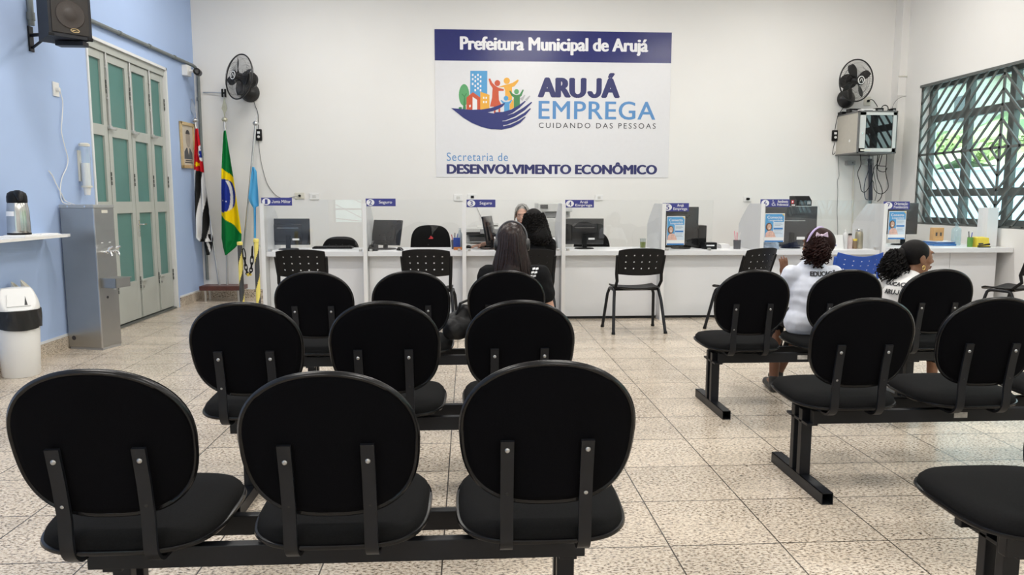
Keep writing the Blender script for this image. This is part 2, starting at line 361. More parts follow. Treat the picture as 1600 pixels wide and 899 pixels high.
for i in range(4):
    y0, y1 = LB[i]+0.006, LB[i+1]-0.006; x0, x1 = XL-0.075, XL-0.03; top = DZ1-0.105
    b = MB()
    st = 0.075; rails = [(0.03, 0.44), (1.165, 1.285), (1.93, 2.035), (top-0.075, top)]
    b.b2((x0, y0, 0.03), (x1, y0+st, top), 0.003); b.b2((x0, y1-st, 0.03), (x1, y1, top), 0.003)
    for (z0, z1) in rails: b.b2((x0+0.001, y0+st-0.004, z0), (x1-0.001, y1-st+0.004, z1), 0.002)
    lf = b.build('door_leaf', GREYP, door, smooth=0)
    for (z0, z1) in ((0.44, 1.165), (1.285, 1.93), (2.035, top-0.075)):
        b = MB(); b.b2((x0+0.016, y0+st-0.002, z0-0.002), (x0+0.024, y1-st+0.002, z1+0.002)); b.build('glass_pane', TEAL, lf, smooth=0)
    for z in (0.35, 1.45, 2.35):
        b = MB(); b.use(BROWNGR); yy = y1+0.006
        for k in range(3): b.cyl((x1+0.006, yy, z+0.045*k), (x1+0.006, yy, z+0.045*k+0.038), 0.007, n=8)
        b.build('hinge', None, lf)
    if i in (1, 2, 3):
        b = MB(); b.use(ALU); yy = LB[i]+0.012
        b.cyl((x1+0.012, yy, 2.03), (x1+0.012, yy, top+0.05), 0.007, n=8); b.box((x1+0.014, yy, 2.02), (0.03, 0.05, 0.035), 0.004); b.b2((x1+0.018, yy-0.005, 2.0), (x1+0.03, yy+0.11, 2.02), 0.004)
        for z in (2.3, 2.6): b.box((x1+0.006, yy, z), (0.016, 0.03, 0.02), 0.003)
        b.build('bolt_rod', None, lf)
    if i == 2:
        b = MB(); b.use(CHROME); yy = y0+0.035; b.box((x1+0.003, yy, 1.0), (0.006, 0.035, 0.18), 0.002); b.cyl((x1, yy, 1.04), (x1+0.04, yy, 1.04), 0.008, n=10); b.b2((x1+0.034, yy-0.008, 1.032), (x1+0.046, yy+0.11, 1.048), 0.004); b.build('handle', None, lf)
    if i in (2, 3):
        b = MB(); b.use(GREYP); b.b2((x1, y0+0.002, 0.05), (x1+0.012, y0+0.03, 0.43), 0.003); b.b2((x1, y0+0.002, 0.42), (x1+0.02, y0+0.15, 0.445), 0.003); b.use(CHROME); b.cyl((x1, y0+0.06, 0.36), (x1+0.012, y0+0.06, 0.36), 0.014, n=10); b.build('kick_bolt', None, lf, smooth=0)
b = MB(); b.b2((XL-0.14, DY0+0.03, 0), (XL-0.005, DY1-0.03, 0.018)); b.build('threshold', BROWNGR, door, smooth=0)
b = MB(); b.b2((XL-0.19, DY0, 0), (XL-0.17, DY1, DZ1)); b.build('door_backing', GREYP, door, smooth=0)

# ---- windows of the right wall: steel frame, panes, inner grille of slanted bars
GLZ = glass_mat('window_glass', (0.78, 0.90, 0.875), 0.0, 0.02)
def window(i, y0, y1, fine):
    wn = structure(bpy.data.objects.new('window_%d' % i, None)); link(wn)
    xf0, xf1 = XR+0.13, XR+0.19
    n = 4; ys = [y0+(y1-y0)*k/n for k in range(n+1)]
    b = MB()
    b.b2((xf0, y0, WZ0), (xf1, y1, WZ0+0.09)); b.b2((xf0, y0, WZ1-0.06), (xf1, y1, WZ1))
    for (z0, z1) in ((1.36, 1.45), (2.31, 2.40)): b.b2((xf0, y0, z0), (xf1, y1, z1))
    for k, y in enumerate(ys):
        h = 0.045 if 0 < k < n else 0.06
        b.b2((xf0-0.005, max(y0, y-h), WZ0), (xf1+0.005, min(y1, y+h), WZ1))
    b.build('window_frame', BROWNGR, wn, smooth=0)
    b = MB()
    for k in range(n):
        for (z0, z1) in ((WZ0+0.09, 1.36), (1.45, 2.31), (2.40, WZ1-0.06)): b.b2((xf0+0.028, ys[k]+0.04, z0-0.004), (xf0+0.032, ys[k+1]-0.04, z1+0.004))
    b.build('glass_pane', GLZ, wn, smooth=0)
    b = MB(); b.b2((XR-0.01, y0-0.03, WZ0-0.05), (XR+0.13, y1+0.03, WZ0), 0.004) if False else b.b2((XR+0.002, y0, WZ0-0.001), (XR+0.13, y1, WZ0+0.012)); b.build('window_sill', BROWNGR, wn, smooth=0)
    # grille
    b = MB(); x = XR+0.02; yc = (y0+y1)/2; zm = 1.895; r = 0.011
    def bar(p, q, w=0.012):
        p = Vector((x, p[0], p[1])); q = Vector((x, q[0], q[1])); d = (q-p).normalized(); s_ = Vector((1, 0, 0)).cross(d)*w; e = Vector((0.008, 0, 0))
        vs = [[b.bm.verts.new(c+s_*a+e*k) for a, k in ((-1, -1), (1, -1), (1, 1), (-1, 1))] for c in (p, q)]
        b.bridge(vs[0], vs[1]); b._f(vs[0][::-1]); b._f(vs[1])
    for (z) in (WZ0+0.012, zm, WZ1-0.012): bar((y0+0.01, z), (y1-0.01, z), 0.014)
    for y in (y0+0.012, yc, y1-0.012): bar((y, WZ0), (y, WZ1), 0.015)
    sp = 0.166
    for sy in (-1, 1):
        for sz in (-1, 1):
            Wd = (y1-y0)/2; Hh = (WZ1-zm) if sz > 0 else (zm-WZ0)
            # u: distance from the outer side, v: distance from the middle rail; bars u - v = c
            c = -Hh+sp*0.5
            while c < Wd:
                u0, v0 = max(0, c), max(0, -c); u1 = min(Wd, Hh+c); v1 = u1-c
                if u1-u0 > 0.03:
                    f = lambda u, v: ((yc+sy*(Wd-u)), zm+sz*v)
                    bar(f(u0, v0), f(u1, v1))
                c += sp
    b.build('window_grille', BROWNGR, wn, smooth=0)
    b = MB(); b.b2((XR-0.010, y0-0.01, WZ1-0.03), (XR-0.002, y1+0.01, WZ1+0.004)); b.build('window_top_rail', BROWNGR, wn, smooth=0)
    return wn
for i, (y0, y1) in enumerate(WIN): window(i+1, y0, y1, i == 0)
# small barred window in the wall behind the photographer
wn = structure(bpy.data.objects.new('window_4', None)); link(wn)
b = MB(); x0, x1, z0, z1 = -3.42, -2.66, 0.75, 2.2
for k in range(4): b.cyl((x0, YF-0.03, z0+0.1+k*0.38), (x1, YF-0.03, z0-0.3+k*0.38) if k else (x1, YF-0.03, z0+0.02), 0.012, n=6)
b.b2((x0, YF-0.08, 1.44), (x1, YF-0.04, 1.5)); b.b2((x0, YF-0.08, z0), (x0+0.05, YF-0.04, z1)); b.b2((x1-0.05, YF-0.08, z0), (x1, YF-0.04, z1)); b.b2((x0, YF-0.08, 1.06), (x1, YF-0.04, 1.1))
b.build('window_frame', BROWNGR, wn, smooth=0)
b = MB(); b.b2((x0, YF-0.07, z0), (x1, YF-0.066, z1)); b.build('glass_pane', GLZ, wn, smooth=0)

# ---- outdoors, seen through the bars
b = MB(); b.b2((XR+0.26, -14, -0.6), (40, 40, -0.5)); b.b2((-20, -20, -0.6), (XL-0.3, 40, -0.5)) if False else None
structure(b.build('ground', mat('pale_concrete_ground', (0.50, 0.49, 0.47), 0.9, noise=0.1, nscale=2), smooth=0))
b = MB(); b.b2((-14, -16, -0.6), (XR+0.2, YF-0.25, -0.02)); structure(b.build('street_pavement', mat('pale_pavement', (0.45, 0.44, 0.42), 0.9, noise=0.1, nscale=2), smooth=0))
b = MB(); b.b2((10.0, -6, -0.5), (10.25, 34, 1.90)); b.b2((9.95, -6, 1.90), (10.3, 34, 1.96)); 
t = tag(b.build('boundary_wall', mat('pale_blue_render', (0.52, 0.65, 0.74), 0.8, noise=0.05, nscale=2), smooth=0), 'pale blue boundary wall outside the barred window', 'wall', kind='structure')
def hill(u, v):
    x = 10.4+20*v; y = -5+45*u
    return (x, y, -0.5+2.2+5.4*v+0.35*math.sin(y*0.9)*v+0.3*math.sin(x*1.7+y*0.6)+0.25*random.random())
b = MB(); b.grid(hill, 60, 26)
gm = bpy.data.materials.new('grassy_bank'); gm.use_nodes = True; t = gm.node_tree; bs = t.nodes['Principled BSDF']; tc = t.nodes.new('ShaderNodeTexCoord'); n = t.nodes.new('ShaderNodeTexNoise'); n.inputs['Scale'].default_value = 1.6; n.inputs['Detail'].default_value = 8
r = t.nodes.new('ShaderNodeValToRGB'); e = r.color_ramp.elements; e[0].position = 0.38; e[0].color = (0.16, 0.24, 0.12, 1); e[1].position = 0.62; e[1].color = (0.66, 0.68, 0.42, 1); x = e.new(0.5); x.color = (0.40, 0.48, 0.22, 1)
t.links.new(tc.outputs['Object'], n.inputs['Vector']); t.links.new(n.outputs[0], r.inputs[0]); t.links.new(r.outputs[0], bs.inputs['Base Color']); bs.inputs['Roughness'].default_value = 0.95
structure(b.build('hillside', gm, smooth=60))
HW = mat('weathered_grey_render', (0.42, 0.42, 0.40), 0.9, noise=0.15, nscale=3); RT = mat('grey_roof_sheet', (0.33, 0.34, 0.35), 0.7, noise=0.1, nscale=4)
hs = thing('hillside_house', 'grey rendered house on the green bank outside the window', 'house', (19.5, 27.0, 3.4))
b = MB(); b.b2((-2, -2.6, -1), (2, 2.6, 2.1)); b.build('house_wall', HW, hs, smooth=0)
b = MB(); b.prism([(-2.3, -2.9, 2.1), (2.3, -2.9, 2.1), (0, -2.9, 3.1)], (0, 5.8, 0)); b.build('roof', RT, hs, smooth=0)
for yy in (-1.4, 1.2):
    b = MB(); b.b2((-2.04, yy-0.45, 0.7), (-2.0, yy+0.45, 1.6)); b.build('window', mat('dark_house_pane', (0.05, 0.06, 0.07), 0.2, noise=0.1), hs, smooth=0)
BUSH = mat('sunlit_leaf_green', (0.38, 0.46, 0.20), 0.9, noise=0.5, nscale=6)
for k, (x, y, z, s) in enumerate(((12.8, 16.8, 2.1, 0.8), (13.2, 19.6, 2.3, 0.9))):
    random.seed(k+3); bt = thing('garden_bush', ('round green bush outside the barred window, the one farther from the pillar', 'round green bush outside the barred window, the one nearer the pillar')[k], 'bush', (x, y, z-0.6), group='bushes on the bank outside the window')
    b = MB()
    for q in range(420):
        d = Vector((random.gauss(0, 1), random.gauss(0, 1), random.gauss(0, 1))).normalized()*s*(0.75+0.3*random.random()); c = Vector((d.x, d.y, 0.7*d.z+0.75)); a = Vector((random.gauss(0, 1), random.gauss(0, 1), random.gauss(0, 1))).normalized()*0.16; e2 = a.cross(d).normalized()*0.08
        b.poly([c-a, c+e2, c+a, c-e2])
    b.build('foliage', BUSH, bt, smooth=0)
    b = MB(); b.cyl((0, 0, -0.4), (0, 0, 0.7), 0.08, 0.05, 8); b.build('stem', mat('bush_bark', (0.12, 0.08, 0.05), 0.9, noise=0.2), bt)
# ------------------------------------------------------------------ waiting benches
def sup(th, a, b, n):
    c, s = math.cos(th), math.sin(th); f = lambda q: math.copysign(abs(q)**(2/n), q)
    return a*f(c), b*f(s)
def back_outline(th):
    x, z = sup(th, 0.2225, 0.19 if math.sin(th) > 0 else 0.208, 2.15 if math.sin(th) > 0 else 3.05)
    return x*(1-0.035*max(0, -z)/0.19), z
def seat_outline(th):
    x, y = sup(th, 0.235, 0.225, 3.3); return x*(1+0.02*y/0.225), y
NT = 56
def cushion(b, outline, rings, place):
    """rings: (scale, depth) from the middle of one face round to the middle of the other"""
    R = []
    for (s, d) in rings:
        R.append([b.bm.verts.new(place(*[q*s for q in outline(2*PI*(k+0.5)/NT)], d)) for k in range(NT)])
    for p, q in zip(R, R[1:]): b.bridge(p, q)
    b._f(R[0][::-1]); b._f(R[-1])
def flatbar(b, path, w, t, x0):
    """flat strip bent along a path of (y, z), w wide in x"""
    P = [Vector((0, p[0], p[1])) for p in path]; prev = None
    for i, p in enumerate(P):
        d = (P[min(i+1, len(P)-1)]-P[max(i-1, 0)]).normalized(); n = Vector((0, -d.z, d.y))*t/2
        vs = [b.bm.verts.new(q+Vector((x0+sx*w/2, 0, 0))) for q, sx in ((p-n, -1), (p-n, 1), (p+n, 1), (p+n, -1))]
        if prev: b.bridge(prev, vs)
        else: b._f(vs[::-1])
        prev = vs
    b._f(prev)
STICK = mat('worn_white_sticker', (0.55, 0.53, 0.50), 0.6, noise=0.3, nscale=40)
BOLTM = mat('dull_steel_bolt', (0.45, 0.45, 0.45), 0.3, 0.9, noise=0.05)
BOLTD = mat('blackened_bolt', (0.03, 0.03, 0.03), 0.35, 0.6, noise=0.05)
TILT = 0.20
def waiting_bench(label, loc, rz, legs, dz=(0, 0, 0), pitch=0.557, seat_only=(), sticker=None, back_dx=0.0):
    root = thing('waiting_bench', label, 'bench', (loc[0], loc[1], 0), rz, 'black waiting benches of three seats')
    for k in range(3):
        cx = (k-1)*pitch
        # seat pan
        st = math.radians(2.5)
        def sp(x, y, d, cx=cx): return (cx+x, y*math.cos(st)+0.02, 0.437+y*math.sin(st)+d-0.10*max(0, y-0.13)-0.5*max(0, abs(x)-0.2)**1.5*0.3)
        b = MB(); cushion(b, seat_outline, [(0.02, 0.026), (0.5, 0.025), (0.8, 0.021), (0.93, 0.013), (0.985, 0.0), (1.0, -0.016), (0.985, -0.03), (0.9, -0.038), (0.02, -0.04)], sp)
        s = b.build('seat', BLKSEAT, root, smooth=50)
        b = MB(); b.tube([sp(*[q*1.004 for q in seat_outline(2*PI*i/72)], -0.022) for i in range(72)], 0.0075, 6, closed=True); b.build('seat_edging', BLKGLO, s, smooth=60)
        b = MB()
        for sx in (-0.10, 0.10): b.box((cx+sx, 0.01, 0.383), (0.045, 0.27, 0.03), 0.004)
        b.box((cx, 0.02, 0.393), (0.25, 0.05, 0.012))
        b.build('seat_bracket', BLKMET, s, smooth=0)
        # backrest
        zb = 0.708+dz[k]; yb = -0.232
        def bp(x, z, d, cx=cx, zb=zb):
            y = d+0.55*x*x*(1-0.25*z/0.19)
            return (cx+back_dx+x, yb+y*math.cos(TILT)-z*math.sin(TILT), zb+z*math.cos(TILT)+y*math.sin(TILT))
        b = MB(); cushion(b, back_outline, [(0.02, -0.016), (0.5, -0.0155), (0.88, -0.014), (0.965, -0.011), (0.995, -0.004), (1.0, 0.006), (0.985, 0.02), (0.9, 0.033), (0.6, 0.042), (0.02, 0.044)], bp)
        bk = b.build('backrest', BLKFAB, root, smooth=50)
        b = MB(); b.tube([bp(*[q*0.995 for q in back_outline(2*PI*i/80)], -0.004) for i in range(80)], 0.0085, 6, closed=True); b.build('back_edging', BLKGLO, bk, smooth=60)
        # two bent steel bars carry the back
        for sx in (-0.106, 0.100):
            yy = lambda z: bp(sx, (z-zb)/math.cos(TILT), -0.022)[1]-0.004
            pts = [(-0.02, 0.378), (-0.13, 0.370)]
            p1 = (yy(0.50)-0.006, 0.50)
            for i in range(1, 7):
                a = i/7*PI/2; cxr, czr = p1[0]+0.06, 0.370+0.06
                pts.append((cxr-0.06*math.sin(a), czr-0.06*math.cos(a)))
            pts += [(p1[0], 0.445), p1, (yy(0.60), 0.60), (yy(0.695), 0.695)]
            b = MB(); flatbar(b, pts, 0.034, 0.010, cx+sx+back_dx); sb = b.build('back_support', BLKMET, root, smooth=30)
            for z, mm in ((0.662+dz[k], BOLTM), (0.538+dz[k], BOLTM if (k+int(sx > 0)) % 3 == 0 else BOLTD)):
                b = MB(); b.ball((cx+sx+back_dx, yy(z)-0.006, z), (0.007, 0.004, 0.007), 10, 6); b.build('bolt', mm, sb)
    xl, xr = legs; x0, x1 = min(xl, -pitch-0.12), max(xr, pitch+0.12)
    for y in (-0.085, 0.105):
        b = MB(); b.box(((x0+x1)/2, y, 0.3365), (x1-x0, 0.032, 0.06), 0.003); rl = b.build('rail', BLKMET, root, smooth=0)
        if y < 0 and sticker is not None:
            b = MB(); b.box((sticker, y-0.0165, 0.338), (0.062, 0.001, 0.026)); b.build('sticker', STICK, rl, smooth=0)
    for x in (xl, xr):
        lg = None
        for y in (-0.028, 0.048):
            b = MB(); b.box((x, y, 0.205), (0.05, 0.034, 0.31), 0.003); lg = b.build('leg', BLKMET, root, smooth=0)
        b = MB()
        # hollow rectangular foot tube, open at both ends
        L, W_, Hh, tk = 0.53, 0.05, 0.052, 0.003
        y0, y1 = -0.265, 0.265
        for (c, d) in (((x, 0, tk/2), (W_, L, tk)), ((x, 0, Hh-tk/2), (W_, L, tk)), ((x-W_/2+tk/2, 0, Hh/2), (tk, L, Hh)), ((x+W_/2-tk/2, 0, Hh/2), (tk, L, Hh))): b.box(c, d)
        b.build('foot', BLKMET, root, smooth=0)
        b = MB(); b.box((x, 0.01, 0.303), (0.05, 0.215, 0.012), 0.002); b.build('cross_plate', BLKMET, root, smooth=0)
    return root
waiting_bench('empty black three-seat waiting bench nearest the camera, whole row of backs in the left foreground', (-0.355, 2.05), 0.0, (-0.615, 0.63), (0.0, -0.012, 0.008))
waiting_bench('empty black three-seat waiting bench in the left column, middle of its three rows', (-0.345, 3.22), 0.0, (-0.62, 0.62))
waiting_bench('black three-seat waiting bench in the left column nearest the counters, woman with headphones on it', (-0.335, 4.50), 0.0, (-0.62, 0.62))
waiting_bench('black waiting bench cut by the right edge, only its seat corner and leg in view', (2.175, 1.975), 0.0, (-0.612, 0.62), back_dx=0.06)
waiting_bench('empty black three-seat waiting bench in the right column, behind the two seated girls', (2.24, 3.215), 0.0, (-0.705, 0.66), pitch=0.563, sticker=-0.02)
waiting_bench('black three-seat waiting bench in the right column with two girls in white shirts on it', (2.25, 4.46), 0.0, (-0.715, 0.54), pitch=0.567, sticker=-0.19)

# ------------------------------------------------------------------ plastic visitor chairs with punched backs
def punched_plate(w, h, nx, nz, r, mx, mz):
    """flat plate in x,z with nx x nz round holes; returns an MB"""
    b = MB(); xs = [-w/2]+[-w/2+mx+(w-2*mx)*i/nx for i in range(nx+1)]+[w/2]; zs = [-h/2]+[-h/2+mz+(h-2*mz)*i/nz for i in range(nz+1)]+[h/2]
    V = {}
    def g(x, z):
        k = (round(x, 5), round(z, 5))
        if k not in V: V[k] = b.bm.verts.new((x, 0, z))
        return V[k]
    for i in range(len(xs)-1):
        for j in range(len(zs)-1):
            x0, x1, z0, z1 = xs[i], xs[i+1], zs[j], zs[j+1]; xm, zm = (x0+x1)/2, (z0+z1)/2
            ring = [g(x0, z0), g(xm, z0), g(x1, z0), g(x1, zm), g(x1, z1), g(xm, z1), g(x0, z1), g(x0, zm)]
            if 0 < i < len(xs)-2 and 0 < j < len(zs)-2:
                an = [-3*PI/4, -PI/2, -PI/4, 0, PI/4, PI/2, 3*PI/4, PI]; hole = [b.bm.verts.new((xm+r*math.cos(a), 0, zm+r*math.sin(a))) for a in an]
                b.bridge(ring, hole)
            else:
                c = b.bm.verts.new((xm, 0, zm))
                for q in range(8): b._f([ring[q], ring[(q+1) % 8], c])
    return b
def shell_from(b, fn, thick, name, m, parent):
    for v in b.bm.verts: v.co = Vector(fn(v.co.x, v.co.z))
    o = b.build('plate_source', m, None, smooth=0); md = o.modifiers.new('s', 'SOLIDIFY'); md.thickness = thick; md.offset = 0
    me = evaluated(o); bpy.data.objects.remove(o); me.name = name
    for p in me.polygons: p.use_smooth = True
    me.set_sharp_from_angle(angle=math.radians(45)); q = bpy.data.objects.new(name, me); link(q); q.parent = parent; return q
BLUEPLA = mat('royal_blue_plastic', (0.012, 0.075, 0.42), 0.35, noise=0.05, nscale=10)
def visitor_chair(label, loc, rz, pl=None, sag=0.0):
    pl = pl or BLKPLA
    root = thing('visitor_chair', label, 'chair', (loc[0], loc[1], 0), rz, 'plastic visitor chairs at the counters')
    bw, bh = 0.455, 0.255
    def bk(x, z):
        t = (z+bh/2)/bh; e = abs(x)/(bw/2)
        xx = x*(0.97+0.05*t)*(1-0.03*max(0, t-0.8)/0.2); zz = 0.578+bh*t*(1.05-sag*0.3*0)-0.022*t*e**3+0.012*(1-t)*e**2-sag*t*(1-0.75*e*e)
        return (xx, -0.215-0.075*t+0.05*e**2.2, zz)
    shell_from(punched_plate(bw, bh, 5, 3, 0.0078, 0.035, 0.035), bk, 0.006, 'backrest', pl, root)
    for s in (-1, 1):
        b = MB(); pts = [bk(s*bw/2, z) for z in (bh*0.28, 0, -bh*0.5)]; pts = [Vector(p)+Vector((s*0.004, 0.004, 0)) for p in pts]
        b.tube(pts+[Vector((s*0.222, -0.175, 0.52)), Vector((s*0.218, -0.10, 0.452))], [0.016, 0.017, 0.017, 0.016, 0.015], 8); b.build('back_sleeve', pl, root, smooth=60)
    def stf(x, y):
        t = y/0.42+0.5; e = abs(x)/0.23
        z = 0.447+0.012*math.sin(PI*min(1, t*1.1))*-1+0.02*e**2-0.06*max(0, t-0.82)**1.3*4+0.03*max(0, 0.12-t)*4*0.5
        return (x*(0.93+0.07*t), y+0.01, z)
    b = MB(); b.grid(lambda u, v: stf((u-0.5)*0.46*(1-0.12*abs(2*v-1)**6), (v-0.5)*0.42*(1-0.1*abs(2*u-1)**5)), 16, 16)
    o = b.build('seat', pl, root, smooth=60); md = o.modifiers.new('s', 'SOLIDIFY'); md.thickness = 0.012; md.offset = -1
    for s in (-1, 1):
        b = MB(); x = s*0.226
        pts = [(s*0.268, 0.222, 0.0), (s*0.240, 0.135, 0.36)]+[(x, 0.075+0.055*math.cos(a), 0.395+0.03*math.sin(a)) for a in (0.2, 0.7, 1.2, 1.57)]+[(x, -0.02, 0.424)]+[(x, -0.055+0.04*math.cos(a), 0.39+0.034*math.sin(a)) for a in (1.57, 2.1, 2.7)]+[(s*0.238, -0.13, 0.32), (s*0.262, -0.222, 0.0)]
        b.tube(pts, 0.0155, 8); lg = b.build('leg_frame', BLKMET, root, smooth=60)
        for y in (0.222, -0.222):
            b = MB(); b.cyl((s*(0.268 if y > 0 else 0.262), y, 0.0), (s*(0.2665 if y > 0 else 0.2615), y*0.985, 0.022), 0.0185, n=10); b.build('rubber_foot', BLKPLA, lg, smooth=40)
    b = MB()
    for y in (0.09, -0.06): b.cyl((-0.226, y, 0.422), (0.226, y, 0.422), 0.010, n=8)
    b.b2((-0.13, -0.08, 0.418), (-0.11, 0.11, 0.428)); b.b2((0.11, -0.08, 0.418), (0.13, 0.11, 0.428))
    b.build('crossbar', BLKMET, root, smooth=40)
    return root
visitor_chair('black punched-back plastic chair at counter 1', (-1.57, 7.22), 0.0)
visitor_chair('black punched-back plastic chair at counter 2', (-0.385, 7.22), -0.06)
visitor_chair('black punched-back plastic chair at counter 3, curly-haired woman sitting on it', (0.60, 7.24), -0.02)
visitor_chair('black punched-back plastic chair standing alone before counter 4', (1.66, 7.25), 0.05)
visitor_chair('black punched-back plastic chair turned to the left before counter 5', (2.75, 7.24), 0.52)
visitor_chair('bright blue plastic chair at counter 6', (3.83, 7.20), -0.03, BLUEPLA, 0.085)
visitor_chair('black punched-back plastic chair at the counter end by the window wall', (5.42, 6.98), 0.48)
# ------------------------------------------------------------------ service counters, partitions, screens
PX = [-2.145, -1.088, -0.043, 1.020, 2.103, 3.192, 4.567]
PF, CF, CB = 7.85, 7.88, 8.56          # partition front, worktop front, worktop back
TOPZ = 0.762
ACR = glass_mat('clear_acrylic', (0.985, 0.99, 0.99), 0.0, 0.035)
EDGE = mat('white_edge_band', (0.84, 0.84, 0.84), 0.3, noise=0.01)
def partition(i, x, label, yb=8.5, zt=1.27, z0=0.0):
    t = thing('counter_partition', label, 'partition', (x, PF, z0), 0, 'white partitions between the counters')
    hw = 0.018; D = yb-PF
    prof = [(0, 0), (D, 0), (D, 1.03-z0)]+[(D-0.30*math.sin(a)*1.0, 1.03-z0+(zt-1.03)*(1-math.cos(a))) if False else (D-0.07-0.20*k/6, 1.10-z0+(zt-0.02-1.10)*k/6) for k, a in enumerate([0]*7)]+[(D-0.31, zt-z0), (0, zt-z0)]
    b = MB(); b.prism([(-hw, p[0], p[1]) for p in prof], (2*hw, 0, 0)); b.build('side_panel', LAMG, t, smooth=0)
    b = MB(); b.box((0.006 if False else 0, -0.004, (zt-z0)/2), (2*hw+0.004, 0.008, zt-z0)); b.build('edge_band', EDGE, t, smooth=0)
    return t
PL = ['white partition at the flag end of counter 1', 'white partition between counters 1 and 2', 'white partition between counters 2 and 3', 'white partition between counters 3 and 4',
      'white partition between counters 4 and 5', 'white partition between counters 5 and 6', 'white partition between counters 6 and 7']
for i, x in enumerate(PX): partition(i, x, PL[i])
KICK = mat('kick_gap_shade', (0.03, 0.03, 0.032), 0.8, noise=0.1)  # near-black colour stands in for the shade in the gap under the counters
for i in range(7):
    x0 = PX[i]+0.02; x1 = (PX[i+1]-0.02) if i < 6 else XR-0.004
    dz = 0.0 if i < 6 else 0.036; f = 0.0 if i < 6 else -0.25
    t = thing('service_counter', ('white laminate counter under the %s sign' % ('number 1', 'number 2', 'number 3', 'number 4', 'number 5', 'wheelchair number 6', '')[i]) if i < 6 else 'white laminate counter beside the barred window, sanitizer and yellow box on it', 'counter', ((x0+x1)/2, CF+f, 0), 0, 'white service counters')
    hw = (x1-x0)/2; d = CB-CF-f
    b = MB(); b.b2((-hw, 0, TOPZ-0.052+dz), (hw, d, TOPZ+dz), 0.004); b.build('worktop', LAM, t, smooth=0)
    b = MB(); rx = hw if i < 6 else hw-0.10
    if i < 6: b.b2((-hw, 0.115, 0.03), (hw, 0.133, TOPZ-0.05+dz))
    else: b.b2((-hw, 0.115, 0.03), (0.02, 0.133, TOPZ-0.05+dz)); b.b2((0.026, 0.115, 0.03), (rx, 0.133, TOPZ-0.05+dz)); b.b2((rx-0.018, 0.133, 0.03), (rx, d, TOPZ-0.05+dz))
    b.build('front_panel', LAM, t, smooth=0)
    b = MB(); b.b2((-hw, 0.14, 0.0), (rx, 0.16, 0.03)); b.build('gap_shade_strip', KICK, t, smooth=0)  # dark strip painting the shadow gap below the front panel
    if i < 6:
        b = MB(); b.b2((-hw, d-0.02, 0.25), (hw, d-0.002, TOPZ-0.05)); b.build('rear_rail', LAM, t, smooth=0)
    # acrylic screen standing on the worktop
    a0, a1 = x0+0.005, x1-0.005
    if i == 4: a1 = 2.66
    if i == 6: a1 = 5.72
    a = thing('acrylic_screen', ('clear acrylic screen above counter 1', 'clear acrylic screen above counter 2', 'clear acrylic screen above counter 3', 'clear acrylic screen above counter 4', 'short clear acrylic screen above counter 5', 'clear acrylic screen above counter 6', 'clear acrylic screen in front of the barred window')[i], 'screen', ((a0+a1)/2, 7.905, TOPZ+dz), 0, 'acrylic screens on the counters')
    hw = (a1-a0)/2
    b = MB(); b.b2((-hw, -0.002, 0.015), (hw, 0.002, 0.545-dz)); b.build('acrylic_sheet', ACR, a, smooth=0)
    for sx in (-1, 1):
        b = MB(); b.box((sx*(hw-0.03), 0, 0.0125), (0.03, 0.05, 0.025), 0.003); b.build('clip', ALU if i != 6 else WPLA, a, smooth=0)
# slim white post on the last counter
t = thing('white_post', 'tall white box post standing on the counter before the barred window', 'post', (5.80, 7.93, TOPZ+0.036))
b = MB(); b.box((0, 0, 0.215), (0.125, 0.16, 0.43), 0.004); b.build('post_body', LAM, t, smooth=0)
b = MB(); b.cyl((0.02, 0, 0.43), (0.02, 0, 0.465), 0.012, n=10); b.build('cap', WPLA, t)
b = MB(); b.box((0.068, 0.0, 0.06), (0.012, 0.03, 0.05), 0.002); b.build('catch', BLKPLA, t, smooth=0)

# ---- numbered signs
SIGN = [((408.5, 309, 456, 321.5), '1', ['Junta Militar']), ((571.5, 310.5, 618, 322.5), '2', ['Seguro']), ((729, 312, 774, 324), '3', ['Seguro']), ((883, 312.5, 928, 324.5), '4', ['Arujá', 'Emprega']),
        ((1035, 317.5, 1076.5, 330.5), '5', ['Arujá', 'Emprega']), ((1188, 311.5, 1234, 323.5), '6', ['Atendimento', 'Preferencial']), ((1380, 315, 1421.5, 327.5), '7', ['Orientação', 'Previdenciária'])]
SIGNL = ['indigo sign 1 Junta Militar over the first counter', 'indigo sign 2 Seguro over the second counter', 'indigo sign 3 Seguro over the third counter', 'indigo sign 4 Arujá Emprega above a clear screen', 'indigo sign 5 Arujá Emprega above a poster',
         'indigo sign 6 Atendimento Preferencial with a wheelchair symbol', 'indigo sign 7 Orientação Previdenciária near the window']
SIGNW = mat('sign_white', (0.85, 0.85, 0.88), 0.4, noise=0.01)
SY = 7.895
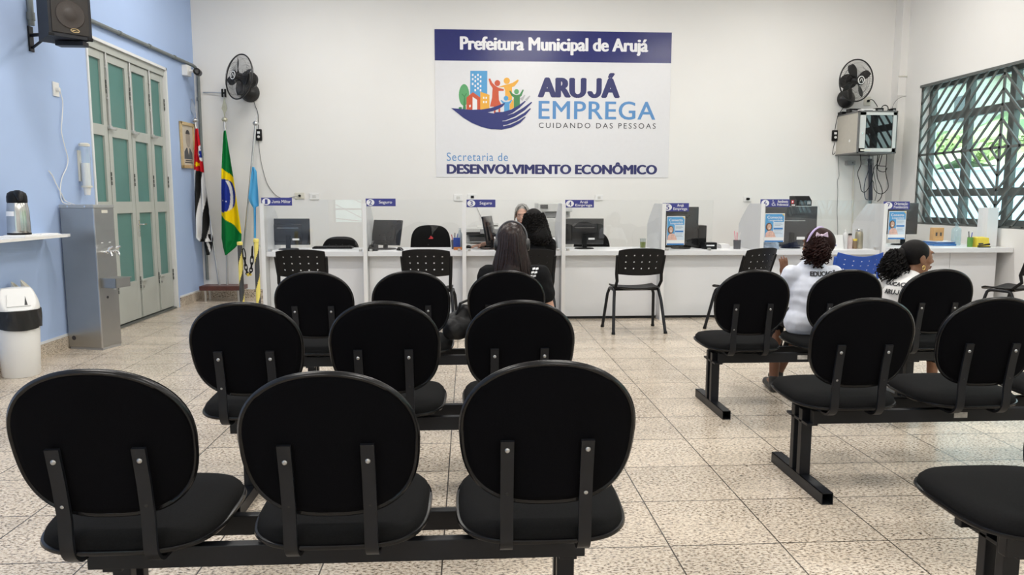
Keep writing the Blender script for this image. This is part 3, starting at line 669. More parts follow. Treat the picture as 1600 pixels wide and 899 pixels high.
for i, (q, num, words) in enumerate(SIGN):
    p0 = at('Y', SY, q[0], q[3]); p1 = at('Y', SY, q[2], q[1]); W_, H_ = p1.x-p0.x, p1.z-p0.z
    t = thing('counter_sign', SIGNL[i], 'sign', (p0.x, SY, p0.z), 0, 'numbered signs over the counters')
    b = MB(); b.b2((0, -0.003, 0), (W_, 0.003, H_), 0.001); b.build('sign_plate', INDIGO, t, smooth=0)
    cx, cz = H_*0.62, H_*0.5
    b = MB(); b.poly([(cx+H_*0.52*math.cos(a*PI/16), -0.0038, cz+H_*0.42*math.sin(a*PI/16)) for a in range(32)]); b.build('number_disc', SIGNW, t, smooth=0)
    nw = H_*(0.16 if num == '1' else 0.2)
    lettering(num, cx-nw, cx+nw, cz-H_*0.29, cz+H_*0.29, -0.0044, INDIGO, t, 0.03, name='number')
    x0 = H_*1.28; x1 = W_-H_*0.15
    if num == '6':
        # wheelchair symbol
        b = MB(); xx, zz, s = x0+0.035, H_*0.5, H_*0.42
        def P2(u, v): return (xx+u*s, -0.0040, zz+v*s)
        b.poly([P2(-0.15+0.14*math.cos(k*PI/8), 0.8+0.14*math.sin(k*PI/8)) for k in range(16)])
        arc = [(0.05+0.55*math.cos(a), -0.32+0.55*math.sin(a)) for a in [math.radians(d) for d in range(150, 390, 15)]]; ar2 = [(0.05+0.40*math.cos(a), -0.32+0.40*math.sin(a)) for a in [math.radians(d) for d in range(150, 390, 15)]]
        for k in range(len(arc)-1): b.poly([P2(*arc[k]), P2(*arc[k+1]), P2(*ar2[k+1]), P2(*ar2[k])])
        b.poly([P2(-0.22, 0.6), P2(-0.08, 0.6), P2(0.02, -0.12), P2(-0.12, -0.12)]); b.poly([P2(-0.12, -0.12), P2(0.45, -0.12), P2(0.45, -0.26), P2(-0.12, -0.26)]); b.poly([P2(0.33, -0.2), P2(0.47, -0.2), P2(0.75, -0.8), P2(0.6, -0.85)]); b.poly([P2(-0.1, 0.32), P2(0.4, 0.32), P2(0.4, 0.2), P2(-0.1, 0.2)])
        b.build('wheelchair_symbol', SIGNW, t, smooth=0); x0 += 0.075
    if len(words) == 1: lettering(words[0], x0+(0.035 if 'Seg' in words[0] else 0), x1-(0.025 if 'Seg' in words[0] else 0), H_*(0.24 if 'g' in words[0] else 0.33), H_*(0.74 if 'g' in words[0] else 0.70), -0.0038, SIGNW, t, 0.02)
    else:
        wa = 0.5 if words[0] == 'Arujá' else 1.0
        xm = (x0+x1)/2; hw = (x1-x0)/2; tail = 'j' in words[0] or 'ç' in words[0]
        lettering(words[0], xm-hw*wa*0.9, xm+hw*wa*0.9, H_*(0.47 if tail else 0.53), H_*0.90, -0.0038, SIGNW, t, 0.02); lettering(words[1], xm-hw*0.95, xm+hw*0.95, H_*(0.07 if words[1] == 'Emprega' else 0.14), H_*0.47, -0.0038, SIGNW, t, 0.02)
RED = mat('red_label', (0.55, 0.03, 0.04), 0.4, noise=0.03)
t = thing('warning_label', 'small black and red label beside the wheelchair sign', 'label', at('Y', SY, 1235, 322.5))
b = MB(); b.b2((0, -0.002, 0), (0.062, 0.002, 0.08)); b.build('label_plate', DARKINK, t, smooth=0)
b = MB(); b.b2((0.006, -0.003, 0.03), (0.036, -0.002, 0.066)); b.build('red_field', RED, t, smooth=0)
b = MB(); b.b2((0.015, -0.0036, 0.04), (0.027, -0.003, 0.058)); b.b2((0.012, -0.0026, 0.008), (0.05, -0.002, 0.018)); b.build('white_mark', SIGNW, t, smooth=0)

# ---- posters taped to the screens
SKYB = mat('poster_blue', (0.10, 0.36, 0.68), 0.35, noise=0.05, nscale=12); SKIN2 = mat('printed_skin', (0.62, 0.40, 0.30), 0.5, noise=0.05, nscale=30); PEACH = mat('printed_blouse', (0.72, 0.47, 0.40), 0.5, noise=0.2, nscale=60)
PALEB = mat('printed_pale_blue', (0.66, 0.76, 0.86), 0.45, noise=0.02); HAIRP = mat('printed_brown_hair', (0.14, 0.08, 0.06), 0.5, noise=0.1); YEL = mat('poster_yellow', (0.75, 0.55, 0.08), 0.45, noise=0.05); CYAN = mat('poster_bright_blue', (0.05, 0.22, 0.55), 0.45, noise=0.03)
def poster(q, label):
    y = 7.897; p0 = at('Y', y, q[0], q[3]); p1 = at('Y', y, q[2], q[1]); W_, H_ = p1.x-p0.x, p1.z-p0.z
    t = thing('information_poster', label, 'poster', (p0.x, y, p0.z), 0, 'Conecta posters on the screens')
    b = MB(); b.b2((0, 0, 0), (W_, 0.001, H_)); b.build('paper', PAPERW, t, smooth=0)
    def R(u0, v0, u1, v1, m, k, nm):
        b = MB(); b.poly([(u0*W_, -0.0003*k, v0*H_), (u1*W_, -0.0003*k, v0*H_), (u1*W_, -0.0003*k, v1*H_), (u0*W_, -0.0003*k, v1*H_)]); return b.build(nm, m, t, smooth=0)
    R(0.03, 0.17, 0.97, 0.975, SKYB, 1, 'blue_field'); R(0.44, 0.17, 0.97, 0.70, PALEB, 2, 'pale_field'); R(0.03, 0.0, 0.97, 0.055, CYAN, 2, 'foot_band')
    b = MB(); b.poly([(W_*0.86, -0.0009, H_*0.975), (W_*0.97, -0.0009, H_*0.9), (W_*0.97, -0.0009, H_*0.975)]); b.build('yellow_corner', YEL, t, smooth=0)
    lettering('Conecta', W_*0.12, W_*0.88, H_*0.82, H_*0.91, -0.0009, SIGNW, t, 0.03, name='title'); lettering('Longevidade', W_*0.2, W_*0.9, H_*0.705, H_*0.79, -0.0009, SIGNW, t, 0.02, name='subtitle')
    # a smiling woman, printed
    def E(cx, cz, rx, rz, k, m, nm, n=20):
        b = MB(); b.poly([((cx+rx*math.cos(2*PI*a/n))*W_, -0.0003*k, (cz+rz*math.sin(2*PI*a/n))*H_) for a in range(n)]); b.build(nm, m, t, smooth=0)
    b = MB(); b.poly([(x*W_, -0.0012, z*H_) for x, z in ((0.05, 0.17), (0.58, 0.17), (0.52, 0.30), (0.40, 0.40), (0.2, 0.40), (0.08, 0.32))]); b.build('printed_blouse', PEACH, t, smooth=0)
    E(0.22, 0.53, 0.16, 0.14, 4.4, HAIRP, 'printed_hair'); E(0.24, 0.53, 0.105, 0.105, 5, SKIN2, 'printed_face'); E(0.24, 0.485, 0.045, 0.014, 5.6, SIGNW, 'printed_smile', 12)
    R(0.46, 0.44, 0.92, 0.50, CYAN, 4, 'blue_strip')
    b = MB()
    for k, (a, c, z) in enumerate(((0.5, 0.85, 0.65), (0.5, 0.9, 0.61), (0.5, 0.8, 0.57), (0.5, 0.88, 0.39), (0.5, 0.84, 0.34), (0.5, 0.9, 0.29))):
        b.poly([(a*W_, -0.0015, z*H_), (c*W_, -0.0015, z*H_), (c*W_, -0.0015, (z+0.014)*H_), (a*W_, -0.0015, (z+0.014)*H_)])
    b.poly([(0.5*W_, -0.0015, 0.65*H_), (0.505*W_, -0.0015, 0.65*H_), (0.505*W_, -0.0015, 0.30*H_), (0.5*W_, -0.0015, 0.30*H_)]); bmesh.ops.remove_doubles(b.bm, verts=b.bm.verts[:], dist=0.0001)
    b.build('printed_text', mat('printed_grey', (0.35, 0.42, 0.5), 0.5, noise=0.02), t, smooth=0)
poster((1041, 338, 1070.5, 383), 'blue Conecta Longevidade poster on the screen under sign 5'); poster((1193.5, 333.5, 1226.5, 378.5), 'blue Conecta Longevidade poster on the screen under sign 6'); poster((1386.5, 330, 1416.5, 374), 'blue Conecta Longevidade poster on the screen under sign 7')

# ------------------------------------------------------------------ things on and behind the counters
SCRG = mat('dark_screen_glass', (0.012, 0.013, 0.016), 0.12, noise=0.05)
GLOSSB = mat('glossy_black_case', (0.014, 0.014, 0.016), 0.18, noise=0.05)
def monitor(label, x, y, z, w, h, lift, yaw=0, tilt=0, m=None, foot=True, zoff=0.0):
    """seen from behind: its back looks towards -Y"""
    t = thing('computer_monitor', label, 'monitor', (x, y, z), yaw, 'computer monitors on the counters'); m = m or GLOSSB
    mt = Matrix.Translation((0, 0, lift+h/2)) @ Matrix.Rotation(tilt, 4, 'X')
    b = MB(); b.b2((-w/2, 0, -h/2), (w/2, 0.025, h/2), 0.006, mt); b.b2((-w*0.33, -0.02, -h*0.36), (w*0.33, 0.002, h*0.30), 0.012, mt); hsg = b.build('screen_back', m, t, smooth=30)
    b = MB(); b.b2((-w/2+0.012, 0.0245, -h/2+0.015), (w/2-0.012, 0.0265, h/2-0.012), 0, mt); b.build('screen', SCRG, t, smooth=0)
    if w > 0.4:
        b = MB(); b.b2((w*0.10, -0.0205, -h*0.32), (w*0.26, -0.0195, -h*0.25), 0, mt); b.build('sticker', PAPERW, hsg, smooth=0)
        b = MB(); b.b2((-w*0.25, -0.022, h*0.14), (w*0.25, -0.0195, h*0.155), 0, mt); b.build('vent_slot', CHROME, hsg, smooth=0)
    b = MB(); b.b2((-0.025, -0.035, 0.01), (0.025, -0.012, lift+h*0.35), 0.004); b.build('stand_neck', BLKPLA, t, smooth=0)
    b = MB(); b.lathe([(0.11, 0), (0.11, 0.006), (0.10, 0.012), (0.02, 0.016)], (0, 0, 0), n=24); b.build('stand_foot', BLKPLA, t)
    return t
monitor('wide black monitor with a bright slot on counter 1', -1.975, 8.24, TOPZ, 0.465, 0.29, 0.05)
monitor('tilted black monitor seen askew on counter 2', -0.905, 8.24, TOPZ, 0.36, 0.285, 0.045, math.radians(-24), math.radians(-16))
monitor('monitor seen edge-on before the grey-haired woman', 0.245, 8.22, TOPZ, 0.44, 0.32, 0.05, math.radians(76), math.radians(-10))
monitor('wide black monitor with white stickers on counter 4', 1.305, 8.24, TOPZ, 0.44, 0.29, 0.05)
monitor('tall black monitor half hidden by the poster under sign 5', 2.41, 8.24, TOPZ, 0.40, 0.44, 0.03)
monitor('large dark monitor on counter 6 behind the girl with the headband', 3.69, 8.24, TOPZ, 0.60, 0.46, 0.015, m=mat('dark_grey_case', (0.035, 0.037, 0.042), 0.25, noise=0.05))
monitor('black monitor half hidden by the poster under sign 7', 4.98, 8.20, TOPZ+0.036, 0.36, 0.36, 0.12)
def keyboard(label, x, y, yaw=0):
    t = thing('keyboard', label, 'keyboard', (x, y, TOPZ), yaw, 'keyboards on the counters'); b = MB(); b.b2((-0.22, -0.07, 0.0), (0.22, 0.07, 0.018), 0.004); b.build('key_case', BLKPLA, t, smooth=0)
    b = MB()
    for r_ in range(5):
        for k in range(14): b.box((-0.195+k*0.03, -0.05+r_*0.025, 0.021), (0.025, 0.02, 0.008))
    b.build('keys', BLKPLA, t, smooth=0)
keyboard('black keyboard behind the monitor of counter 1', -1.52, 8.40); keyboard('black keyboard on counter 3 under the grey-haired woman\'s arm', 0.33, 8.46); keyboard('black keyboard behind the posters of counter 5', 2.36, 8.46)
t = thing('black_box', 'low black box with a white label on counter 5', 'box', (2.70, 8.12, TOPZ)); b = MB(); b.b2((-0.07, -0.06, 0), (0.07, 0.06, 0.075), 0.004); b.build('case', BLKPLA, t, smooth=0); b = MB(); b.b2((-0.05, -0.0615, 0.035), (0.04, -0.060, 0.05)); b.build('label', PAPERW, t, smooth=0)
t = thing('computer_tower', 'small black computer tower beside the monitor on counter 5', 'computer', (2.655, 8.36, TOPZ)); b = MB(); b.b2((-0.045, -0.14, 0), (0.045, 0.14, 0.26), 0.004); b.build('case', BLKPLA, t, smooth=0); b = MB(); b.b2((-0.03, 0.139, 0.05), (0.03, 0.144, 0.22)); b.build('front_grille', GLOSSB, t, smooth=0)
def mouse_(label, x, y, yaw=0):
    t = thing('computer_mouse', label, 'mouse', (x, y, TOPZ), yaw, 'computer mice'); b = MB(); b.grid(lambda u, v: (0.031*math.cos(2*PI*u)*math.sin(PI*(0.02+0.48*v)), 0.055*math.sin(2*PI*u)*math.sin(PI*(0.02+0.48*v)), 0.034*math.cos(PI*(0.02+0.48*v))+0.002), 16, 8, True); b.build('shell', GLOSSB, t); b = MB(); b.box((0, 0.025, 0.032), (0.006, 0.014, 0.006), 0.002); b.build('wheel', BLKPLA, t, smooth=0)
mouse_('black mouse beside the monitor foot on counter 2', -0.74, 8.03, 0.6); mouse_('black mouse under the hand of the grey-haired woman', 0.005, 8.40, 0.3)
# headset / cable heap by monitor 2
t = thing('telephone', 'small black telephone by the tilted monitor on counter 2', 'telephone', (-1.025, 8.0, TOPZ), 0.0); b = MB(); b.prism([(-0.05, -0.07, 0), (-0.05, 0.07, 0), (-0.05, 0.07, 0.06), (-0.05, -0.06, 0.025)], (0.1, 0, 0)); b.build('base', BLKPLA, t, smooth=0); b = MB(); b.tube([(0.0, -0.06, 0.06), (0, -0.04, 0.075), (0, 0.04, 0.095), (0, 0.07, 0.085)], [0.02, 0.013, 0.013, 0.02], 10); b.build('handset', GLOSSB, t)
# pens, books and bottles by the partition of counter 2
def pencup(name, label, x, y, z, r, h, m, pens, cat='pen cup'):
    t = thing(name, label, cat, (x, y, z)); b = MB(); b.lathe([(r*0.9, 0), (r, h), (r*0.93, h), (r*0.83, 0.006)], n=20); b.build('cup', m, t)
    for k, (c, dx, dy, L) in enumerate(pens):
        b = MB(); b.cyl((dx*0.25*r, dy*0.25*r, 0.008), (dx*r*1.1, dy*r*1.1, L), 0.0045, n=8); b.build('pen', c, t)
PINK = mat('pink_plastic', (0.75, 0.25, 0.33), 0.4, noise=0.03); GRNP = mat('green_plastic', (0.12, 0.30, 0.06), 0.4, noise=0.05); YELP = mat('yellow_card', (0.80, 0.62, 0.06), 0.5, noise=0.05); SMOKE = mat('smoked_plastic', (0.10, 0.10, 0.11), 0.25, noise=0.1)
PBLUE = mat('pen_blue', (0.03, 0.08, 0.4), 0.4, noise=0.03); PRED = mat('pen_red', (0.5, 0.04, 0.04), 0.4, noise=0.03)
pencup('pen_cup', 'grey pen cup between counters 2 and 3', -0.155, 8.25, TOPZ, 0.035, 0.10, SMOKE, [(PBLUE, 1, 0.2, 0.17), (PRED, -0.8, 0.4, 0.16), (BLKPLA, 0.2, -1, 0.18)])
t = thing('spray_bottle', 'clear little bottle beside the pen cup of counter 2', 'bottle', (-0.095, 8.33, TOPZ)); b = MB(); b.lathe([(0.032, 0), (0.034, 0.12), (0.028, 0.16), (0.013, 0.19), (0.013, 0.205)]); b.build('body', mat('pale_bottle', (0.55, 0.60, 0.62), 0.25, noise=0.05), t); b = MB(); b.lathe([(0.015, 0.205), (0.015, 0.23), (0.006, 0.235)]); b.build('cap', WPLA, t)
for k, (m, lab, h) in enumerate(((PBLUE, 'thin blue booklet standing by the partition of counter 2', 0.13), (mat('orange_card', (0.65, 0.22, 0.05), 0.5, noise=0.05), 'small orange booklet lying by the partition of counter 2', 0.03))):
    t = thing('booklet', lab, 'booklet', (-0.135+0.02*k, 8.12, TOPZ)); b = MB(); b.b2((-0.045, -0.05, 0), (0.045, 0.05, h*0.9 if k else 0.016)) if k else b.b2((-0.03, 0.06, 0), (0.045, 0.075, h)); b.build('cover', m, t, smooth=0); b = MB(); b.b2((-0.043, -0.048, 0.004), (0.0455, 0.048, 0.023)) if k else b.b2((-0.028, 0.063, 0.003), (0.046, 0.072, h+0.001)); b.build('pages', PAPERW, t, smooth=0)
t = thing('drinking_glass', 'clear glass with green drink beside the partition of counter 5', 'glass', (1.99, 8.30, TOPZ)); b = MB(); b.lathe([(0.03, 0), (0.036, 0.11), (0.034, 0.11), (0.029, 0.006)]); b.build('tumbler', glass_mat('tumbler_glass', (0.9, 0.92, 0.92), 0.02, 0.03), t); b = MB(); b.lathe([(0.028, 0.007), (0.032, 0.07)]); b.build('drink', mat('olive_drink', (0.30, 0.34, 0.07), 0.3, noise=0.05), t)
pencup('pen_cup', 'dark pen cup with pink and white pens on counter 5 by sign 6', 3.02, 8.12, TOPZ, 0.042, 0.10, SMOKE, [(PINK, -0.7, 0.2, 0.20), (PINK, -0.3, -0.5, 0.19), (WPLA, 0.7, 0.1, 0.19), (PRED, 0.2, 0.7, 0.18)])
t = thing('paper_stack', 'low stack of papers beside the dark pen cup on counter 5', 'papers', (2.92, 8.28, TOPZ)); b = MB()
for k in range(6): b.box((0.004*math.sin(k*2.1), 0.003*k, 0.004+0.008*k), (0.10, 0.15, 0.007), 0, Matrix.Rotation(0.05*math.sin(k), 4, 'Z'))
b.build('sheets', PAPERW, t, smooth=0)
t = thing('plastic_bag', 'crumpled clear bluish plastic bag under the poster of sign 6', 'bag', (3.37, 8.05, TOPZ)); random.seed(5); b = MB(); b.grid(lambda u, v: ((0.09+0.03*random.random())*math.cos(2*PI*u)*math.sin(PI*(0.05+0.5*v)), (0.06+0.02*random.random())*math.sin(2*PI*u)*math.sin(PI*(0.05+0.5*v)), 0.002+(0.10+0.03*random.random())*max(0, math.cos(PI*(0.05+0.45*v)))), 18, 8, True); b.build('film', mat('bluish_film', (0.42, 0.50, 0.62), 0.25, noise=0.2, nscale=30), t, smooth=0)
# right end of counter 6
t = thing('tissue_box', 'white desk calendar box behind the blue chair', 'box', (4.16, 8.1, TOPZ)); b = MB(); b.prism([(-0.085, -0.045, 0), (-0.085, 0.045, 0), (-0.085, 0.012, 0.155), (-0.085, -0.006, 0.155)], (0.15, 0, 0)); b.build('card', WPLA, t, smooth=0); b = MB(); b.poly([(-0.05, -0.0385, 0.03), (-0.018, -0.0385, 0.03), (-0.018, -0.034, 0.05), (-0.05, -0.034, 0.05)]); b.build('printed_mark', NAVY, t, smooth=0)
def pump_bottle(label, x, y, z, r, h, m, cap=WPLA, group=None):
    t = thing('pump_bottle', label, 'bottle', (x, y, z), 0, group); b = MB(); b.lathe([(r*0.9, 0), (r, 0.01), (r, h*0.66), (r*0.85, h*0.74), (r*0.32, h*0.80), (r*0.32, h*0.84)]); b.build('body', m, t); b = MB(); b.lathe([(r*0.38, h*0.84), (r*0.38, h*0.90), (r*0.12, h*0.91), (r*0.12, h*0.97)], n=14); b.b2((-r*0.75, -r*0.14, h*0.955), (r*0.25, r*0.14, h), 0.002); b.build('pump', cap, t); return t
CLR = glass_mat('clear_gel', (0.80, 0.90, 0.93), 0.05, 0.05, 0.25, (0.75, 0.88, 0.92))
pump_bottle('small white pump bottle at the end of counter 6', 4.26, 8.10, TOPZ, 0.026, 0.235, mat('milky_bottle', (0.70, 0.70, 0.70), 0.3, noise=0.05))
t = thing('lotion_bottle', 'short pinkish bottle between pump bottle and metal flask', 'bottle', (4.325, 8.12, TOPZ)); b = MB(); b.lathe([(0.03, 0), (0.032, 0.10), (0.026, 0.125), (0.018, 0.13), (0.018, 0.15)]); b.build('body', mat('pinkish_bottle', (0.62, 0.50, 0.48), 0.3, noise=0.1), t); b = MB(); b.lathe([(0.02, 0.15), (0.02, 0.17), (0.008, 0.172)]); b.build('cap', BLKPLA, t)
t = thing('metal_flask', 'tall brassy metal flask at the end of counter 6', 'flask', (4.43, 8.12, TOPZ)); b = MB(); b.lathe([(0.04, 0), (0.043, 0.01), (0.043, 0.16), (0.036, 0.19), (0.033, 0.2)]); b.build('body', mat('brassy_metal', (0.40, 0.36, 0.26), 0.3, 0.8, noise=0.1), t); b = MB(); b.lathe([(0.036, 0.195), (0.036, 0.215), (0.03, 0.222)]); b.build('lid', CHROME, t)
t = thing('brown_jar', 'little brown jar in front of the metal flask', 'jar', (4.375, 8.10, TOPZ)); b = MB(); b.lathe([(0.024, 0), (0.026, 0.07), (0.02, 0.09)]); b.build('body', mat('brown_glassware', (0.20, 0.12, 0.05), 0.3, noise=0.2), t); b = MB(); b.lathe([(0.022, 0.09), (0.022, 0.11), (0.01, 0.112)]); b.build('lid', YELP, t)
# counter by the window
ZT = TOPZ+0.036
t = thing('blue_folder', 'blue folder stack lying below the barred window', 'folder', (5.36, 8.12, ZT)); b = MB(); b.box((0, 0, 0.012), (0.26, 0.28, 0.024), 0.004); b.box((0.01, 0.01, 0.034), (0.24, 0.26, 0.018), 0.004, Matrix.Rotation(0.1, 4, 'Z')); b.build('cover', mat('folder_blue', (0.03, 0.16, 0.45), 0.4, noise=0.05), t, smooth=0); b = MB(); b.box((0.01, 0, 0.046), (0.2, 0.24, 0.006)); b.build('sheets', PAPERW, t, smooth=0)
t = thing('wooden_box', 'orange wooden box with two dark holes on the blue folders', 'box', (5.37, 8.16, ZT+0.05)); b = MB(); b.box((0, 0, 0.075), (0.125, 0.07, 0.15), 0.006); b.build('box_body', mat('orange_wood', (0.62, 0.34, 0.12), 0.5, noise=0.12, nscale=14), t, smooth=0); b = MB()
for sx in (-0.026, 0.026): b.box((sx, -0.0355, 0.075), (0.02, 0.002, 0.04))
b.build('dark_holes', DARKINK, t, smooth=0)
pump_bottle('large clear hand gel pump bottle below the barred window', 5.575, 8.12, ZT, 0.05, 0.26, CLR, CLR)
pencup('pen_cup', 'green pen cup beside the yellow card box', 5.52, 7.80, ZT, 0.03, 0.105, GRNP, [(BLKPLA, -0.5, 0.3, 0.17), (WPLA, 0.6, 0.2, 0.18), (PBLUE, 0.1, -0.6, 0.16)])
t = thing('yellow_card_box', 'slanted yellow card box by the white post', 'box', (5.635, 7.79, ZT)); b = MB(); b.prism([(-0.07, -0.05, 0), (-0.07, 0.05, 0), (-0.07, 0.075, 0.11), (-0.07, -0.03, 0.10)], (0.14, 0, 0)); b.build('card', YELP, t, smooth=0); b = MB(); b.poly([(-0.055, -0.0475, 0.025), (0.0, -0.0475, 0.025), (0.0, -0.043, 0.045), (-0.055, -0.043, 0.045)]); b.build('printed_mark', DARKINK, t, smooth=0)
t = thing('stapler', 'black stapler lying by the yellow card box', 'stapler', (5.60, 7.685, ZT), 0.1); b = MB(); b.b2((-0.07, -0.015, 0), (0.07, 0.015, 0.012), 0.003); b.build('base', BLKPLA, t, smooth=0); b = MB(); b.prism([(-0.07, -0.013, 0.014), (0.065, -0.013, 0.026), (0.06, -0.013, 0.045), (-0.07, -0.013, 0.024)], (0, 0.026, 0)); b.build('arm', GLOSSB, t, smooth=0)
# things behind the counters
def office_chair(label, x, y, top, w, mark=None, yaw=0, seat=True):
    t = thing('office_chair', label, 'office chair', (x, y, 0), yaw, 'office chairs behind the counters')
    def bo(th): a, c = sup(th, w/2, 0.25, 3.2); return a*(1-0.05*c/0.25), c
    zc = top-0.25
    def pl(x_, z_, d): return (x_, 0.02+d+0.5*x_*x_*-1+0.12*z_, zc+z_)
    b = MB(); cushion(b, bo, [(0.02, -0.035), (0.7, -0.033), (0.95, -0.02), (1, 0), (0.95, 0.02), (0.7, 0.028), (0.02, 0.03)], pl); bk = b.build('backrest', BLKSEAT, t, smooth=50)
    if mark:
        b = MB(); b.poly([(0.0-0.025, -0.036, zc+0.085), (0.03, -0.036, zc+0.085), (0.035, -0.036, zc+0.1), (0.0, -0.036, zc+0.125), (-0.005, -0.036, zc+0.105)]); b.build('red_mark', RED, bk, smooth=0)
    b = MB(); b.box((0, 0.06, 0.55), (0.06, 0.02, 0.4), 0.004); b.build('back_support', BLKPLA, t, smooth=0)
    b = MB(); b.box((0, -0.22 if False else 0.0-0.22, 0.45), (0.46, 0.44, 0.08), 0.03); b.build('seat', BLKSEAT, t, smooth=50)
    b = MB(); b.cyl((0, -0.2, 0.08), (0, -0.2, 0.42), 0.025, n=12); b.build('column', BLKMET, t)
    for k in range(5):
        a = 2*PI*k/5; e = (0.28*math.cos(a), -0.2+0.28*math.sin(a), 0.075); b = MB(); b.tube([(0, -0.2, 0.1), e], [0.022, 0.016], 8); lg = b.build('base_arm', BLKPLA, t); b = MB(); b.cyl((e[0]-0.012, e[1], 0.028), (e[0]+0.012, e[1], 0.028), 0.028, n=14); b.build('caster', BLKPLA, lg)
    return t
office_chair('low black office chair behind counter 1', -1.56, 9.1, 0.86, 0.47); office_chair('high black office chair with a small red mark behind counter 2', -0.46, 9.06, 1.0, 0.49, True)
office_chair('black office chair half hidden by the monitor of counter 4', 1.52, 9.0, 0.92, 0.46); office_chair('black office chair behind counter 5', 2.72, 9.15, 0.80, 0.46)
office_chair('black office chair under the grey-haired woman', 0.62, 9.03, 0.80, 0.44)
PRN = mat('pale_grey_printer', (0.60, 0.60, 0.58), 0.4, noise=0.02); PRD = mat('mid_grey_printer', (0.30, 0.30, 0.30), 0.4, noise=0.03); PRK = mat('dark_printer', (0.06, 0.06, 0.06), 0.4, noise=0.03)
t = thing('side_table', 'white side table under the printers against the back wall', 'table', (0.62, 9.63, 0)); b = MB(); b.b2((-0.72, -0.30, 0.60), (0.72, 0.30, 0.64), 0.004); b.build('tabletop', LAM, t, smooth=0)
for sx in (-0.68, 0.68):
    for sy in (-0.26, 0.26): b = MB(); b.box((sx, sy, 0.3), (0.04, 0.04, 0.6), 0.003); b.build('leg', LAM, t, smooth=0)
t = thing('printer', 'wide pale printer with paper tray behind counter 3', 'printer', (0.22, 9.58, 0.64)); b = MB()
b.use(PRN); b.b2((-0.25, -0.22, 0.0), (0.23, 0.22, 0.11), 0.006); b.b2((-0.25, -0.22, 0.26), (0.22, 0.22, 0.31), 0.006); b.b2((-0.25, -0.05, 0.11), (0.23, 0.22, 0.26)); b.use(PRD); b.b2((-0.20, -0.215, 0.13), (0.20, -0.05, 0.145)); b.b2((-0.07, -0.225, 0.24), (0.23, -0.19, 0.30), 0.004); b.build('body', None, t, smooth=0)
b = MB(); b.b2((-0.245, -0.19, 0.225), (-0.02, -0.06, 0.255)); b.b2((-0.2, -0.2, 0.1455), (0.2, -0.06, 0.2)); b.build('paper_slot', PRK, t, smooth=0)
b = MB(); b.prism([(-0.1, -0.1, 0.31), (0.17, -0.1, 0.31), (0.17, 0.12, 0.335), (-0.1, 0.12, 0.335)], (0, 0, 0.012)); b.b2((0.02, -0.05, 0.345), (0.17, 0.1, 0.365)); b.build('document_tray', PRN, t, smooth=0)
t = thing('copier', 'tall pale multifunction copier behind counter 4 partition', 'copier', (1.085, 9.62, 0.64)); b = MB(); b.use(PRN); b.b2((-0.18, -0.26, 0), (0.24, 0.22, 0.44), 0.01); b.b2((-0.20, -0.27, 0.52), (0.24, 0.22, 0.63), 0.01); b.b2((-0.1, -0.05, 0.44), (0.24, 0.22, 0.52)); b.build('body', None, t, smooth=0)
b = MB(); b.b2((-0.17, -0.285, 0.56), (-0.075, -0.268, 0.61), 0.003); b.build('control_screen', PRK, t, smooth=0); b = MB(); b.b2((-0.1, -0.2, 0.445), (0.2, -0.055, 0.515)); b.build('paper_slot', PRD, t, smooth=0); b = MB(); b.box((0.04, -0.261, 0.33), (0.03, 0.002, 0.03), 0, Matrix.Translation((0.04, -0.261, 0.33)) @ Matrix.Rotation(PI/4, 4, 'Y') @ Matrix.Translation((-0.04, 0.261, -0.33))); b.b2((-0.18, -0.2615, 0.2), (0.24, -0.2605, 0.206)); b.build('front_mark', PRD, t, smooth=0)
t = thing('desk_calculator', 'pale calculator with rows of keys at the partition of counter 3', 'calculator', (0.92, 8.28, TOPZ), -0.1); b = MB(); b.prism([(-0.06, -0.08, 0), (-0.06, 0.08, 0), (-0.06, 0.08, 0.12), (-0.06, 0.06, 0.12)], (0.12, 0, 0)); b.build('case', WPLA, t, smooth=0); b = MB()
for r_ in range(4):
    for k in range(4): z = 0.025+r_*0.022; b.box((-0.04+k*0.027, -0.08+0.14*z/0.12-0.004, z), (0.018, 0.012, 0.012))
b.build('keys', PRD, t, smooth=0)
t = thing('filing_cabinet', 'grey filing cabinet hidden behind the large monitor', 'cabinet', (4.30, 9.70, 0)); b = MB(); b.b2((-0.26, -0.28, 0), (0.26, 0.28, 1.235), 0.004); b.build('body', mat('cabinet_grey', (0.45, 0.46, 0.46), 0.4, noise=0.02), t, smooth=0)
for k in range(4):
    b = MB(); b.b2((-0.245, -0.296, 0.04+k*0.295), (0.245, -0.279, 0.32+k*0.295), 0.003); dd = b.build('drawer', MATS['cabinet_grey'], t, smooth=0); b = MB(); b.b2((-0.06, -0.312, 0.2+k*0.295), (0.06, -0.297, 0.215+k*0.295), 0.003); b.build('handle', CHROME, dd, smooth=0)
t = thing('router', 'small black router left of the black printer above sign 6', 'router', (4.10, 9.6, 1.235)); b = MB(); b.box((0, 0, 0.035), (0.1, 0.12, 0.07), 0.006); b.build('case', BLKPLA, t, smooth=0); b = MB()
for k in range(3): b.box((-0.03+k*0.02, -0.061, 0.05), (0.008, 0.002, 0.006))
b.build('indicator_lights', mat('green_lamp', (0.1, 0.5, 0.15), 0.4, emit=(0.2, 1, 0.3), es=0.6), t, smooth=0)
